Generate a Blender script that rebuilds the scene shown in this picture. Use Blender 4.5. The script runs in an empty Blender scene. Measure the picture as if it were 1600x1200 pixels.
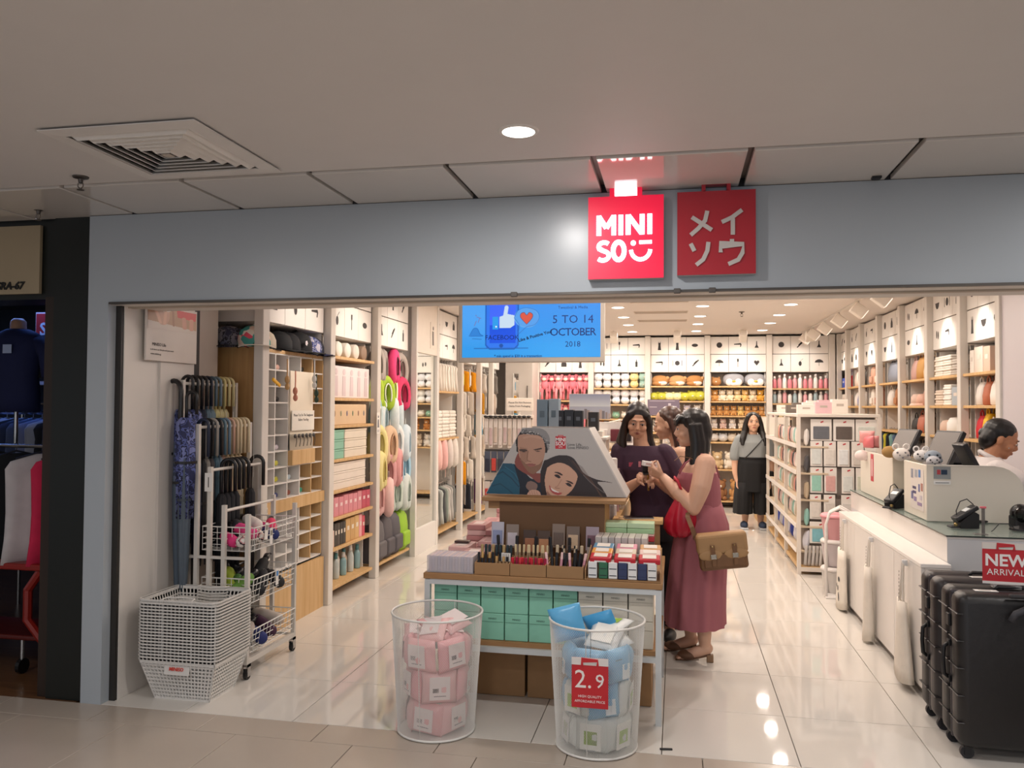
import bpy, bmesh, math, random
import numpy as np
from mathutils import Vector, Matrix, Euler
R=math.radians; PI=math.pi
SC=bpy.context.scene; C=SC.collection
rnd=random.Random(7)
# ---------------- camera
cd=bpy.data.cameras.new('camera'); cam=bpy.data.objects.new('camera',cd); C.objects.link(cam)
cd.sensor_width=36; cd.lens=36*1275/1600; cd.clip_start=.05; cd.clip_end=100
cx=Vector((.980130695,.198257228,.00615564721)); cy=Vector((-.000682298569,-.0276637992,.999617051)); cz=Vector((-.198351594,.979759555,.0269788681))
mm=Matrix((cx,cy,-cz)).transposed().to_4x4(); mm.translation=Vector((0,0,1.62)); cam.matrix_world=mm
SC.camera=cam
# ---------------- world, exposure
w=bpy.data.worlds.new('world'); SC.world=w; w.use_nodes=True
bg=w.node_tree.nodes['Background']; bg.inputs[0].default_value=(.92,.93,1,1); bg.inputs[1].default_value=.30
SC.view_settings.view_transform='Standard'; SC.view_settings.look='None'; SC.view_settings.exposure=0; SC.view_settings.gamma=1
SC.view_settings.use_curve_mapping=False
SC.cycles.max_bounces=7; SC.cycles.diffuse_bounces=4; SC.cycles.glossy_bounces=4; SC.cycles.transparent_max_bounces=12
SC.cycles.sample_clamp_indirect=4; SC.cycles.use_denoising=True
def col(h,a=1):
    h=h.lstrip('#'); v=[int(h[i:i+2],16)/255 for i in (0,2,4)]
    return tuple((x/12.92 if x<=.04045 else ((x+.055)/1.055)**2.4) for x in v)+(a,)
def lamp(kind,name,loc,energy,color='#ffffff',size=.1,rot=(0,0,0),spot=90,blend=.6,sy=None):
    l=bpy.data.lights.new(name,kind); l.energy=energy; l.color=col(color)[:3]
    if kind=='AREA':
        l.shape='DISK' if sy is None else 'RECTANGLE'; l.size=size
        if sy: l.size_y=sy
    elif kind=='SPOT': l.spot_size=R(spot); l.spot_blend=blend; l.shadow_soft_size=size
    else: l.shadow_soft_size=size
    o=bpy.data.objects.new(name,l); o.location=loc; o.rotation_euler=rot; C.objects.link(o); return o
def aim(o,t): o.rotation_euler=(Vector(t)-Vector(o.location)).to_track_quat('-Z','Y').to_euler()
# concourse downlights (first one in view; the rest unseen, added to light the concourse)
CZ=2.66
DOWN=[(-.588,3.0),(-3.4,1.2),(-.588,.6),(2.2,3.0),(2.2,.6),(-3.4,-1.5),(-.588,-1.8),(2.2,-1.8)]
for x,y in DOWN: lamp('AREA','downlight_lamp',(x,y,CZ-.012),17,'#fffaf6',.13)
lamp('AREA','concourse_fill_lamp',(-.5,-6,1.7),50,'#e2eaf8',5,(R(90),0,0),sy=1.8)  # unseen fill lamp added to light the fascia from across the concourse
# shop ceiling downlights
IZ=2.8
SHOPD=[(x,y) for x in (-1.65,-.69,.29,1.27) for y in (5.35,6.45,7.55,8.65,9.72,10.79,11.82,12.9) if not (x<-1 and y<6)]
for x,y in SHOPD: lamp('AREA','downlight_lamp',(x,y,IZ-.012),8.5,'#fff0e2',.15)
# track spots washing the shelf walls
WASH=[(-1.75,5.7,-2.95,5.75)]
for y in (6.75,7.85,9.8,10.9,11.7,12.5): WASH.append((-1.75,y,-2.95,y))
for y in (5.9,7.45,8.4,9.4,10.5,11.5,12.4,13.2): WASH.append((1.93,y,2.7,y))
for x in (-1.9,-.95,0,.96,1.9): WASH.append((x,12.55,x,13.8))
for (x,y,tx,ty) in WASH:
    v_=(Vector((tx,ty,2.12))-Vector((x,y,IZ-.12))).normalized()*.17; l=lamp('SPOT','track_spot_lamp',(x+v_.x,y+v_.y,IZ-.12+v_.z),24,'#fff3e6',.04,spot=58,blend=.9); aim(l,(tx,ty,2.12))
lamp('AREA','next_shop_tube',(-4.9,5.1,2.5),6,'#6f9cff',1.0,sy=.15)

# ---------------- materials
_m={}
def M(h,rough=.55,metal=0,spec=.5,var=.05,scale=6,bump=0,trans=0,alpha=1,emit=0,coat=0,stretch=None):
    key=(h,rough,metal,spec,var,scale,bump,trans,alpha,emit,coat,stretch)
    if key in _m: return _m[key]
    m=bpy.data.materials.new('paint_'+h.strip('#')); m.use_nodes=True; nt=m.node_tree; b=nt.nodes['Principled BSDF']; L=nt.links
    c=col(h); b.inputs['Base Color'].default_value=c
    b.inputs['Roughness'].default_value=rough; b.inputs['Metallic'].default_value=metal; b.inputs['Specular IOR Level'].default_value=spec
    if coat: b.inputs['Coat Weight'].default_value=coat
    if trans: b.inputs['Transmission Weight'].default_value=trans
    if alpha<1: b.inputs['Alpha'].default_value=alpha
    if emit:
        b.inputs['Emission Color'].default_value=c; b.inputs['Emission Strength'].default_value=emit
    if var or bump:
        tc=nt.nodes.new('ShaderNodeTexCoord'); nz=nt.nodes.new('ShaderNodeTexNoise'); nz.inputs['Scale'].default_value=scale; nz.inputs['Detail'].default_value=3
        src=tc.outputs['Object']
        if stretch:
            mp=nt.nodes.new('ShaderNodeMapping'); mp.inputs['Scale'].default_value=stretch; L.new(src,mp.inputs[0]); src=mp.outputs[0]
        L.new(src,nz.inputs['Vector'])
        if var:
            mx=nt.nodes.new('ShaderNodeMix'); mx.data_type='RGBA'
            mx.inputs[6].default_value=tuple(max(0,v*(1-var*1.6)) for v in c[:3])+(1,); mx.inputs[7].default_value=tuple(min(1,v*(1+var)) for v in c[:3])+(1,)
            L.new(nz.outputs['Fac'],mx.inputs[0]); L.new(mx.outputs[2],b.inputs['Base Color'])
        if bump:
            bp=nt.nodes.new('ShaderNodeBump'); bp.inputs['Strength'].default_value=bump; bp.inputs['Distance'].default_value=.01
            L.new(nz.outputs['Fac'],bp.inputs['Height']); L.new(bp.outputs[0],b.inputs['Normal'])
    _m[key]=m; return m
def pattern(name,cols,scale=12,rough=.7,kind='noise'):
    m=bpy.data.materials.new(name); m.use_nodes=True; nt=m.node_tree; b=nt.nodes['Principled BSDF']; L=nt.links
    tc=nt.nodes.new('ShaderNodeTexCoord')
    t=nt.nodes.new('ShaderNodeTexNoise' if kind=='noise' else 'ShaderNodeTexVoronoi'); t.inputs['Scale'].default_value=scale
    L.new(tc.outputs['Object'],t.inputs['Vector'])
    r=nt.nodes.new('ShaderNodeValToRGB'); r.color_ramp.interpolation='CONSTANT'
    n=len(cols); e=r.color_ramp.elements
    while len(e)<n: e.new(.5)
    for i,c in enumerate(cols):
        e[i].position=(0 if i==0 else (.36+.28*i/(n) if kind=='noise' else i/n)); e[i].color=col(c)
    L.new(t.outputs['Fac'] if kind=='noise' else t.outputs['Color'],r.inputs[0]); L.new(r.outputs[0],b.inputs['Base Color']); b.inputs['Roughness'].default_value=rough
    return m
def glass(h='#ffffff',rough=.05,mixf=.75):
    """thin clear plastic or glass: part transparent, part glossy"""
    key=('glass',h,rough,mixf)
    if key in _m: return _m[key]
    m=bpy.data.materials.new('clear_plastic'); m.use_nodes=True; nt=m.node_tree; b=nt.nodes['Principled BSDF']
    b.inputs['Base Color'].default_value=col(h); b.inputs['Roughness'].default_value=rough; b.inputs['Alpha'].default_value=1-mixf
    _m[key]=m; return m
def wood(h,h2,rough=.5,scale=1.0,stretch=(30,30,2)):
    key=('wood',h,h2,rough,stretch)
    if key in _m: return _m[key]
    m=bpy.data.materials.new('wood_grain'); m.use_nodes=True; nt=m.node_tree; b=nt.nodes['Principled BSDF']; L=nt.links
    tc=nt.nodes.new('ShaderNodeTexCoord'); mp=nt.nodes.new('ShaderNodeMapping'); mp.inputs['Scale'].default_value=stretch
    nz=nt.nodes.new('ShaderNodeTexNoise'); nz.inputs['Scale'].default_value=scale; nz.inputs['Detail'].default_value=5; nz.inputs['Distortion'].default_value=.6
    r=nt.nodes.new('ShaderNodeValToRGB'); r.color_ramp.elements[0].color=col(h); r.color_ramp.elements[1].color=col(h2); r.color_ramp.elements[0].position=.3; r.color_ramp.elements[1].position=.7
    L.new(tc.outputs['Object'],mp.inputs[0]); L.new(mp.outputs[0],nz.inputs['Vector']); L.new(nz.outputs['Fac'],r.inputs[0]); L.new(r.outputs[0],b.inputs['Base Color']); b.inputs['Roughness'].default_value=rough
    _m[key]=m; return m
WHITE=M('#e8e4df',.45,var=.02); CREAM=M('#e3ddd6',.5,var=.03); OAK=wood('#c9a06a','#dab684'); KRAFT=M('#a27d55',.75,var=.06,scale=20)
BLACK=M('#17171a',.5); DKGREY=M('#3a3a3d',.5); CHROME=M('#c8c8c8',.2,metal=1,var=0); WIREW=M('#e4e2dd',.35,var=0); RED=M('#d0202c',.45,var=.02)

# ---------------- mesh tools
class MB:
    def __init__(s): s.v=[]; s.f=[]; s.m=[]; s.mi=0
    def add(s,vs,fs):
        o=len(s.v); s.v+= [tuple(v) for v in vs]; s.f+=[tuple(i+o for i in f) for f in fs]; s.m+=[s.mi]*len(fs); return s
    def box(s,x0,x1,y0,y1,z0,z1,T=None):
        vs=[(x,y,z) for z in (z0,z1) for y in (y0,y1) for x in (x0,x1)]
        if T is not None: vs=[T@Vector(v) for v in vs]
        return s.add(vs,[(0,2,3,1),(4,5,7,6),(0,1,5,4),(1,3,7,5),(3,2,6,7),(2,0,4,6)])
    def cbox(s,c,d,T=None): return s.box(c[0]-d[0]/2,c[0]+d[0]/2,c[1]-d[1]/2,c[1]+d[1]/2,c[2]-d[2]/2,c[2]+d[2]/2,T)
    def rbox(s,x0,x1,y0,y1,z0,z1,r=.01,T=None,n=3):
        """box with rounded vertical and horizontal edges: superellipse-like rings"""
        cx_,cy_=(x0+x1)/2,(y0+y1)/2; hx,hy=(x1-x0)/2,(y1-y0)/2; r=min(r,hx,hy,(z1-z0)/2)
        rings=[]
        for k in range(n+1):
            a=PI/2*k/n; rings.append((z0+r-r*math.cos(a),r-r*math.sin(a)))
        for k in range(n+1):
            a=PI/2*k/n; rings.append((z1-r+r*math.sin(a),r-r*math.cos(a)))
        pts=[]
        for z,ins in rings:
            rr=max(r-ins*.999,1e-4)
            for q,(sx,sy) in enumerate(((1,1),(-1,1),(-1,-1),(1,-1))):
                for k in range(n+1):
                    a=PI/2*(q+k/n)
                    pts.append((cx_+sx*(hx-r)+rr*math.cos(a),cy_+sy*(hy-r)+rr*math.sin(a),z))
        m=4*(n+1); fs=[]
        for i in range(len(rings)-1):
            for j in range(m): a=i*m+j; b=i*m+(j+1)%m; fs.append((a,b,b+m,a+m))
        fs.append(tuple(range(m-1,-1,-1))); fs.append(tuple(range((len(rings)-1)*m,len(rings)*m)))
        if T is not None: pts=[T@Vector(p) for p in pts]
        return s.add(pts,fs)
    def tube(s,pts,r,n=8,closed=False,cap=True):
        pts=[Vector(p) for p in pts]; N=len(pts); rs=r if isinstance(r,(list,tuple)) else [r]*N
        vs=[]; up=None
        for i,p in enumerate(pts):
            if closed: t=(pts[(i+1)%N]-pts[i-1])
            else: t=pts[min(i+1,N-1)]-pts[max(i-1,0)]
            t=t.normalized() if t.length>1e-9 else Vector((0,0,1))
            if up is None:
                up=Vector((0,0,1)) if abs(t.z)<.9 else Vector((1,0,0))
            a=(up-t*up.dot(t))
            if a.length<1e-5: a=t.orthogonal()
            a.normalize(); up=a; b=t.cross(a)
            for k in range(n):
                q=2*PI*k/n; vs.append(p+(a*math.cos(q)+b*math.sin(q))*rs[i])
        fs=[]
        for i in range(N if closed else N-1):
            for k in range(n):
                a0=i*n+k; a1=i*n+(k+1)%n; b0=((i+1)%N)*n+k; b1=((i+1)%N)*n+(k+1)%n
                fs.append((a0,a1,b1,b0))
        if cap and not closed: fs.append(tuple(range(n-1,-1,-1))); fs.append(tuple(range((N-1)*n,N*n)))
        return s.add(vs,fs)
    def lathe(s,prof,n=20,c=(0,0,0),cap=True):
        vs=[]; 
        for r_,z in prof:
            for k in range(n): a=2*PI*k/n; vs.append((c[0]+r_*math.cos(a),c[1]+r_*math.sin(a),c[2]+z))
        fs=[]
        for i in range(len(prof)-1):
            for k in range(n): a=i*n+k; b=i*n+(k+1)%n; fs.append((a,b,b+n,a+n))
        if cap: fs.append(tuple(range(n-1,-1,-1))); fs.append(tuple(range((len(prof)-1)*n,len(prof)*n)))
        return s.add(vs,fs)
    def loft(s,rings,cap=True):
        n=len(rings[0]); vs=[p for r_ in rings for p in r_]; fs=[]
        for i in range(len(rings)-1):
            for k in range(n): a=i*n+k; b=i*n+(k+1)%n; fs.append((a,b,b+n,a+n))
        if cap: fs.append(tuple(range(n-1,-1,-1))); fs.append(tuple(range((len(rings)-1)*n,len(rings)*n)))
        return s.add(vs,fs)
    def prism(s,poly,y0,y1,T=None):
        """polygon in XZ (counter-clockwise seen from the front, -Y), thickness along Y"""
        n=len(poly); vs=[(x,y0,z) for x,z in poly]+[(x,y1,z) for x,z in poly]
        if T is not None: vs=[T@Vector(v) for v in vs]
        return s.add(vs,[tuple(range(n)),tuple(range(2*n-1,n-1,-1))]+[(i,i+n,(i+1)%n+n,(i+1)%n) for i in range(n)])
    def ell(s,c,r,n=12,m=8,T=None,pw=1.0):
        vs=[];rx,ry,rz=r
        sp=lambda v:math.copysign(abs(v)**pw,v)
        for i in range(m+1):
            t=-PI/2+PI*i/m; t=max(min(t,PI/2-.02),-PI/2+.02)
            for k in range(n):
                a=2*PI*k/n; vs.append(Vector((rx*sp(math.cos(t))*sp(math.cos(a)),ry*sp(math.cos(t))*sp(math.sin(a)),rz*sp(math.sin(t)))))
        if T is not None: vs=[T@v for v in vs]
        vs=[(v[0]+c[0],v[1]+c[1],v[2]+c[2]) for v in vs]
        fs=[]
        for i in range(m):
            for k in range(n): a=i*n+k; b=i*n+(k+1)%n; fs.append((a,b,b+n,a+n))
        fs.append(tuple(range(n-1,-1,-1))); fs.append(tuple(range(m*n,m*n+n)))
        return s.add(vs,fs)
    def cyl(s,c,r,h,n=16,axis='z'):
        ax={'z':Vector((0,0,h/2)),'x':Vector((h/2,0,0)),'y':Vector((0,h/2,0))}[axis]; c=Vector(c)
        return s.tube([c-ax,c+ax],r,n)
    def mesh(s,name='mesh',smooth=False,nslots=None):
        me=bpy.data.meshes.new(name); me.from_pydata(s.v,[],s.f); 
        if smooth: me.polygons.foreach_set('use_smooth',[True]*len(me.polygons))
        for _ in range(nslots or (max(s.m or [0])+1)): me.materials.append(None)
        if any(s.m): me.polygons.foreach_set('material_index',s.m)
        me.update(); return me
_c={}
def cached(key,fn,smooth=False):
    if key not in _c:
        b=MB(); fn(b); _c[key]=b.mesh(str(key[0]) if isinstance(key,tuple) else key,smooth)
    return _c[key]
def boxm(x,y,z,r=0):
    """box mesh standing on z=0 centred in x and y"""
    x,y,z=round(x,3),round(y,3),round(z,3)
    return cached(('box',x,y,z,r),lambda b:(b.rbox(-x/2,x/2,-y/2,y/2,0,z,r,n=2) if r else b.box(-x/2,x/2,-y/2,y/2,0,z)))
def part(parent,name,me,mats,loc=(0,0,0),rot=(0,0,0),scale=None):
    """one mesh object; its materials sit on the object so meshes can be shared"""
    if isinstance(me,MB): me=me.mesh(name)
    o=bpy.data.objects.new(name,me); C.objects.link(o)
    if not isinstance(mats,(list,tuple)): mats=[mats]
    for i,m in enumerate(mats):
        if i<len(o.material_slots): o.material_slots[i].link='OBJECT'; o.material_slots[i].material=m
    o.location=loc; o.rotation_euler=rot
    if scale: o.scale=scale
    if parent is not None: o.parent=parent
    return o
_labels={}
def tag(o,label,cat,group=None,kind=None):
    if label: 
        o['label']=label; _labels.setdefault(label,[]).append((o.name,group))
        n=len(label.split())
        if n>16 or n<4: print('LABEL LEN',n,label)
    if cat: o['category']=cat
    if group: o['group']=group
    if kind: o['kind']=kind
    return o
def thing(name,label,cat,loc=(0,0,0),rotz=0,group=None,rot=None):
    o=bpy.data.objects.new(name,None); C.objects.link(o); o.empty_display_size=.05
    o.location=loc; o.rotation_euler=rot or (0,0,rotz); return tag(o,label,cat,group)
def struct(name,me,mats,loc=(0,0,0),rot=(0,0,0)):
    o=part(None,name,me,mats,loc,rot); o['kind']='structure'; return o
def smooth(me):
    me.polygons.foreach_set('use_smooth',[True]*len(me.polygons)); return me
def text_mesh(s,size,extrude=.001,align='CENTER',bold=0,shear=0,spacing=1,line=1):
    key=('txt',s,size,extrude,align,bold,shear,spacing)
    if key in _c: return _c[key]
    cu=bpy.data.curves.new('txt','FONT'); cu.body=s; cu.size=size; cu.extrude=extrude; cu.align_x=align; cu.align_y='CENTER'; cu.offset=bold; cu.shear=shear; cu.space_character=spacing; cu.space_line=line
    cu.resolution_u=2
    o=bpy.data.objects.new('txt',cu); C.objects.link(o); me=bpy.data.meshes.new_from_object(o); 
    bpy.data.objects.remove(o); bpy.data.curves.remove(cu)
    if not me.materials: me.materials.append(None)
    _c[key]=me; return me
def text(parent,name,s,size,mat,loc,rot=(PI/2,0,0),**k): return part(parent,name,text_mesh(s,size,**k),mat,loc,rot)
ORD=['first','second','third','fourth','fifth','sixth','seventh','eighth','ninth','tenth','eleventh','twelfth','thirteenth','fourteenth','fifteenth','sixteenth','seventeenth','eighteenth','nineteenth','twentieth','twenty-first','twenty-second','twenty-third','twenty-fourth','twenty-fifth','twenty-sixth']
ORDL=['topmost','second highest','third highest','fourth highest','fifth highest','sixth highest','seventh highest','lowest']
# ---------------- printed pictures: a numpy painter whose pixels become vertex colours of a flat print
class Print:
    def __init__(s,W,H,bgc):
        s.W,s.H=W,H; s.a=np.empty((H,W,3)); s.a[:]=col(bgc)[:3]
        s.X,s.Y=np.meshgrid(np.arange(W)+.5,np.arange(H)+.5); s.k=1; s.ox=s.oy=0
    def win(s,ox,oy,k): s.ox,s.oy,s.k=ox,oy,k
    def _blend(s,m,c):
        c=np.array(col(c)[:3]); s.a+= (c-s.a)*m[...,None]
    def ell(s,cx_,cy_,rx,ry,c,rot=0,soft=1.5,op=1):
        cx_,cy_,rx,ry=(cx_-s.ox)*s.k,(cy_-s.oy)*s.k,rx*s.k,ry*s.k
        a=R(rot); dx,dy=s.X-cx_,s.Y-cy_; u=dx*math.cos(a)+dy*math.sin(a); v=-dx*math.sin(a)+dy*math.cos(a)
        d=(np.sqrt((u/rx)**2+(v/ry)**2)-1)*min(rx,ry); s._blend(np.clip(.5-d/soft,0,1)*op,c)
    def poly(s,pts,c,op=1):
        P=[((x-s.ox)*s.k,(y-s.oy)*s.k) for x,y in pts]; ins=np.zeros(s.X.shape,bool)
        for (x1,y1),(x2,y2) in zip(P,P[1:]+P[:1]):
            if y1==y2: continue
            ins^=((s.Y>=min(y1,y2))&(s.Y<max(y1,y2))&(s.X<(x2-x1)*(s.Y-y1)/(y2-y1)+x1))
        s._blend(ins*float(op),c)
    def line(s,pts,w,c,op=1):
        P=[((x-s.ox)*s.k,(y-s.oy)*s.k) for x,y in pts]; w=w*s.k/2; m=np.zeros(s.X.shape)
        for (x1,y1),(x2,y2) in zip(P,P[1:]):
            L2=(x2-x1)**2+(y2-y1)**2+1e-9; t=np.clip(((s.X-x1)*(x2-x1)+(s.Y-y1)*(y2-y1))/L2,0,1)
            d=np.hypot(s.X-x1-t*(x2-x1),s.Y-y1-t*(y2-y1)); m=np.maximum(m,np.clip(w-d+.5,0,1))
        s._blend(m*op,c)
    def curve(s,pts,n=8):
        out=[];P=[pts[0]]+list(pts)+[pts[-1]]
        for i in range(1,len(P)-2):
            p0,p1,p2,p3=P[i-1:i+3]
            for k in range(n):
                t=k/n; out.append(tuple(.5*((2*p1[j])+(-p0[j]+p2[j])*t+(2*p0[j]-5*p1[j]+4*p2[j]-p3[j])*t*t+(-p0[j]+3*p1[j]-3*p2[j]+p3[j])*t**3) for j in (0,1)))
        out.append(tuple(pts[-1])); return out
    def cpoly(s,pts,c,n=6,op=1): s.poly(s.curve(list(pts)+[pts[0]],n)[:-1],c,op)
    def mesh(s,name,w,h,fmap=None):
        """flat grid in XZ centred at the origin, facing -Y"""
        W,H=s.W,s.H; xs=np.linspace(-w/2,w/2,W+1); zs=np.linspace(h/2,-h/2,H+1)
        GX,GZ=np.meshgrid(xs,zs)
        if fmap: GX=fmap(GX,GZ)
        co=np.zeros(((W+1)*(H+1),3)); co[:,0]=GX.ravel(); co[:,2]=GZ.ravel()
        i=np.arange(H)[:,None]*(W+1)+np.arange(W)[None]; q=np.stack([i,i+W+1,i+W+2,i+1],-1).reshape(-1,4)
        me=bpy.data.meshes.new(name); me.vertices.add(len(co)); me.vertices.foreach_set('co',co.ravel())
        me.loops.add(q.size); me.loops.foreach_set('vertex_index',q.ravel().astype(np.int32)); me.polygons.add(len(q)); me.polygons.foreach_set('loop_start',np.arange(0,q.size,4,dtype=np.int32))
        me.update(); at=me.color_attributes.new('print','FLOAT_COLOR','CORNER')
        cc=np.ones((len(q),4,4)); cc[...,:3]=s.a.reshape(-1,1,3); at.data.foreach_set('color',cc.ravel()); me.materials.append(None); return me
def print_mat(emit=0,rough=.35):
    k=('pm',emit,rough)
    if k in _m: return _m[k]
    m=bpy.data.materials.new('print'); m.use_nodes=True; nt=m.node_tree; b=nt.nodes['Principled BSDF']
    a=nt.nodes.new('ShaderNodeAttribute'); a.attribute_name='print'; b.inputs['Roughness'].default_value=rough
    if emit:
        b.inputs['Base Color'].default_value=(.01,.01,.01,1); nt.links.new(a.outputs[0],b.inputs['Emission Color']); b.inputs['Emission Strength'].default_value=emit
    else: nt.links.new(a.outputs[0],b.inputs['Base Color'])
    _m[k]=m; return m
# ======================= the setting
TILE_OUT=M('#b9ada1',.22,var=.05,scale=3); TILE_IN=M('#dcd7d0',.045,spec=.42,var=.03,scale=2.5); GROUT=M('#7d7366',.8)
fl=struct('floor',MB().box(-9,7,-7,15,-.12,-.012),GROUT)
def tiles(xs,ys,mat,parent,g=.002,z=0):
    for x0,x1 in zip(xs,xs[1:]):
        for y0,y1 in zip(ys,ys[1:]):
            w_,d_=round(x1-x0-2*g,3),round(y1-y0-2*g,3)
            me=cached(('tile',w_,d_),lambda b:(b.add([(sx*(w_/2-i),sy*(d_/2-i),zz) for zz,i in ((-.012,0),(-.0015,0),(0,.0015)) for sx,sy in ((-1,-1),(1,-1),(1,1),(-1,1))],
                [(0,1,5,4),(1,2,6,5),(2,3,7,6),(3,0,4,7),(4,5,9,8),(5,6,10,9),(6,7,11,10),(7,4,8,11),(8,9,10,11)])))
            part(parent,'floor_tile',me,mat,((x0+x1)/2,(y0+y1)/2,z))
rx=lambda a,n,s:[round(a+s*i,3) for i in range(n)]
# concourse tiles (narrow row along the threshold, then big ones), shop tiles
tiles(rx(-5.42,13,.615),[3.705,3.915],TILE_OUT,fl)
tiles(rx(-5.175,12,.61),[1.875,2.485,3.095,3.705],TILE_OUT,fl)
tiles(rx(-3.17,11,.62),[3.915,4.53]+[round(4.53+.67*i,3) for i in range(1,15)],TILE_IN,fl)
fl2=part(fl,'concourse_paving',MB().box(-9,7,-7,1.87,-.012,-.0005),TILE_OUT); 
part(fl,'next_shop_boards',MB().box(-9,-3.2,3.915,8,-.012,-.001),wood('#5a3d28','#7a5638',.3,stretch=(3,40,3)))
# concourse ceiling with the panel strip
CEIL=M('#dcd9d7',.6,var=.015)
part_c=struct('ceiling',MB().box(-9,7,-7,3.36,CZ,CZ+.1),CEIL)
CP=M('#d9d4ce',.045,spec=.6,var=.02)
struct('trim_1',MB().box(-9,7,3.36,3.374,CZ+.006,CZ+.1),M('#b8b0a8',.4))
strip=struct('trim_2',MB().box(-9,7,3.374,4.0,CZ+.03,CZ+.1),M('#8c8580',.5))
for i in range(-8,10):
    x0=-.345+.637*i
    part(strip,'ceiling_panel',cached('cpanel',lambda b:b.rbox(-.306,.306,-.285,.285,0,.025,.004,n=2)),CP,(x0+.3185,3.662,CZ-.009))
# fascia
FAS=M('#adb5bc',.28,spec=.5,var=.02,scale=1.5)
struct('wall_front',MB().box(-3.165,7,3.91,4.25,2.172,CZ-.012),[FAS])
struct('trim_3',MB().box(-3.165,7,3.915,4.25,CZ-.012,CZ+.1),M('#2c2c30',.6))
struct('trim_4',MB().box(-3.03,7,3.900,3.925,2.160,2.172),M('#5a5652',.35,metal=.6))
struct('ceiling_soffit',MB().box(-3.04,7,3.925,4.25,2.160,2.1715),CREAM)
struct('trim_5',MB().box(-3.03,7,4.02,4.06,2.152,2.16),M('#b9aa98',.5))
for x in (-.0,.16,-.78): struct('trim_6',MB().rbox(x-.016,x+.016,3.88,3.90,2.152,2.176,.004),M('#55504c',.5))
# end pier
struct('wall_left_pier',MB().box(-3.165,-3.04,3.91,3.99,0,2.172),FAS)
struct('trim_7',MB().box(-3.04,-3.005,3.975,3.995,0,2.16),M('#2a2724',.5))
struct('wall_left_pier_back',MB().box(-3.165,-3.0,3.995,4.3,0,2.8),CREAM)
# shop shell
WALLM=M('#d8d1ca',.5,var=.02)
wl=struct('wall_left',MB().box(-3.5,-3.42,4.0,14.0,0,IZ),WALLM)
struct('wall_left_panel',MB().box(-3.16,-2.985,4.3,4.64,0,2.8),WALLM)
struct('wall_left_panel_deep',MB().box(-3.42,-3.06,4.72,5.03,0,2.8),M('#cabfb4',.5))
struct('trim_8',MB().box(-3.42,-3.0,4.64,4.72,0,2.8),M('#241f1d',.6))
struct('wall_back',MB().box(-3.5,3.1,14.05,14.15,0,IZ),WALLM)
struct('wall_right',MB().box(2.9,3.0,3.9,14.1,0,IZ),WALLM)
struct('wall_right_panel',MB().box(2.48,2.9,4.25,6.98,0,IZ),M('#cfc8cd',.4,var=.01))
struct('wall_right_pier',MB().box(3.2,3.4,3.9,4.25,0,2.2),FAS)
ICE=M('#e6ddd6',.6,var=.01)
ci=struct('ceiling_shop',MB().box(-3.5,3.0,4.25,14.1,IZ,IZ+.1),ICE)
struct('wall_header_back',MB().box(-3.5,3.4,4.25,4.32,2.172,IZ+.1),ICE)
# column with slot mirror at the far corner
cl=struct('wall_column',MB().box(-2.74,-2.30,13.0,14.0,0,IZ),WALLM)
part(cl,'mirror_strip',MB().box(-2.62,-2.52,12.985,13.0,.1,2.15),M('#d8d8d8',.03,metal=1,var=0))
part(cl,'pull_handle',MB().box(-2.38,-2.37,12.97,13.0,1.65,1.95),M('#5a544e',.4))
# linear grilles and sprinklers in the shop ceiling
for i,(x,y) in enumerate(((-.2,9.2),(-.2,10.3),(-.2,11.3))):
    t=thing('ceiling_vent','linear air grille in the shop ceiling, '+('nearest the screen','midway to the back wall','closest to the back cabinets')[i],'vent',(x,y,IZ),0,'linear grilles in the shop ceiling')
    b=MB(); [b.box(-.33,.33,yy,yy+.012,-.008,0) for yy in (-.10,.09)]; [b.box(xx,xx+.012,-.09,.09,-.008,0) for xx in (-.33,.318)]; part(t,'frame',b,M('#d8cbbc'))
    for k in range(6): part(t,'slat',cached('gslat',lambda b:b.box(-.318,.318,-.004,.004,-.006,0)),M('#cbbfb2'),(0,-.07+.028*k,0))
def sprinkler(x,y,z,label,s=1):
    t=thing('fire_sprinkler',label,'sprinkler',(x,y,z),0,'sprinkler heads')
    part(t,'escutcheon',cached('esc',lambda b:b.lathe([(.036,0),(.034,-.006),(.012,-.012),(.009,-.03)],14)),M('#5d5752',.4,metal=.7))
    part(t,'frame',cached('spf',lambda b:(b.tube([(-.012,0,-.03),(-.014,0,-.045),(0,0,-.06)],.003,5),b.tube([(.012,0,-.03),(.014,0,-.045),(0,0,-.06)],.003,5))),M('#8a817a',.3,metal=.8))
    part(t,'deflector',cached('spd',lambda b:b.cyl((0,0,-.061),.016,.003,12)),M('#6a625c',.4,metal=.7))
sprinkler(-2.683,3.25,CZ,'dark sprinkler head on the concourse ceiling below the square vent')
sprinkler(-3.35,3.75,CZ,'pale sprinkler head above the dark shopfront frame of the next shop')
sprinkler(.78,10.4,IZ,'small sprinkler head in the shop ceiling between the round downlights')
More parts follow.
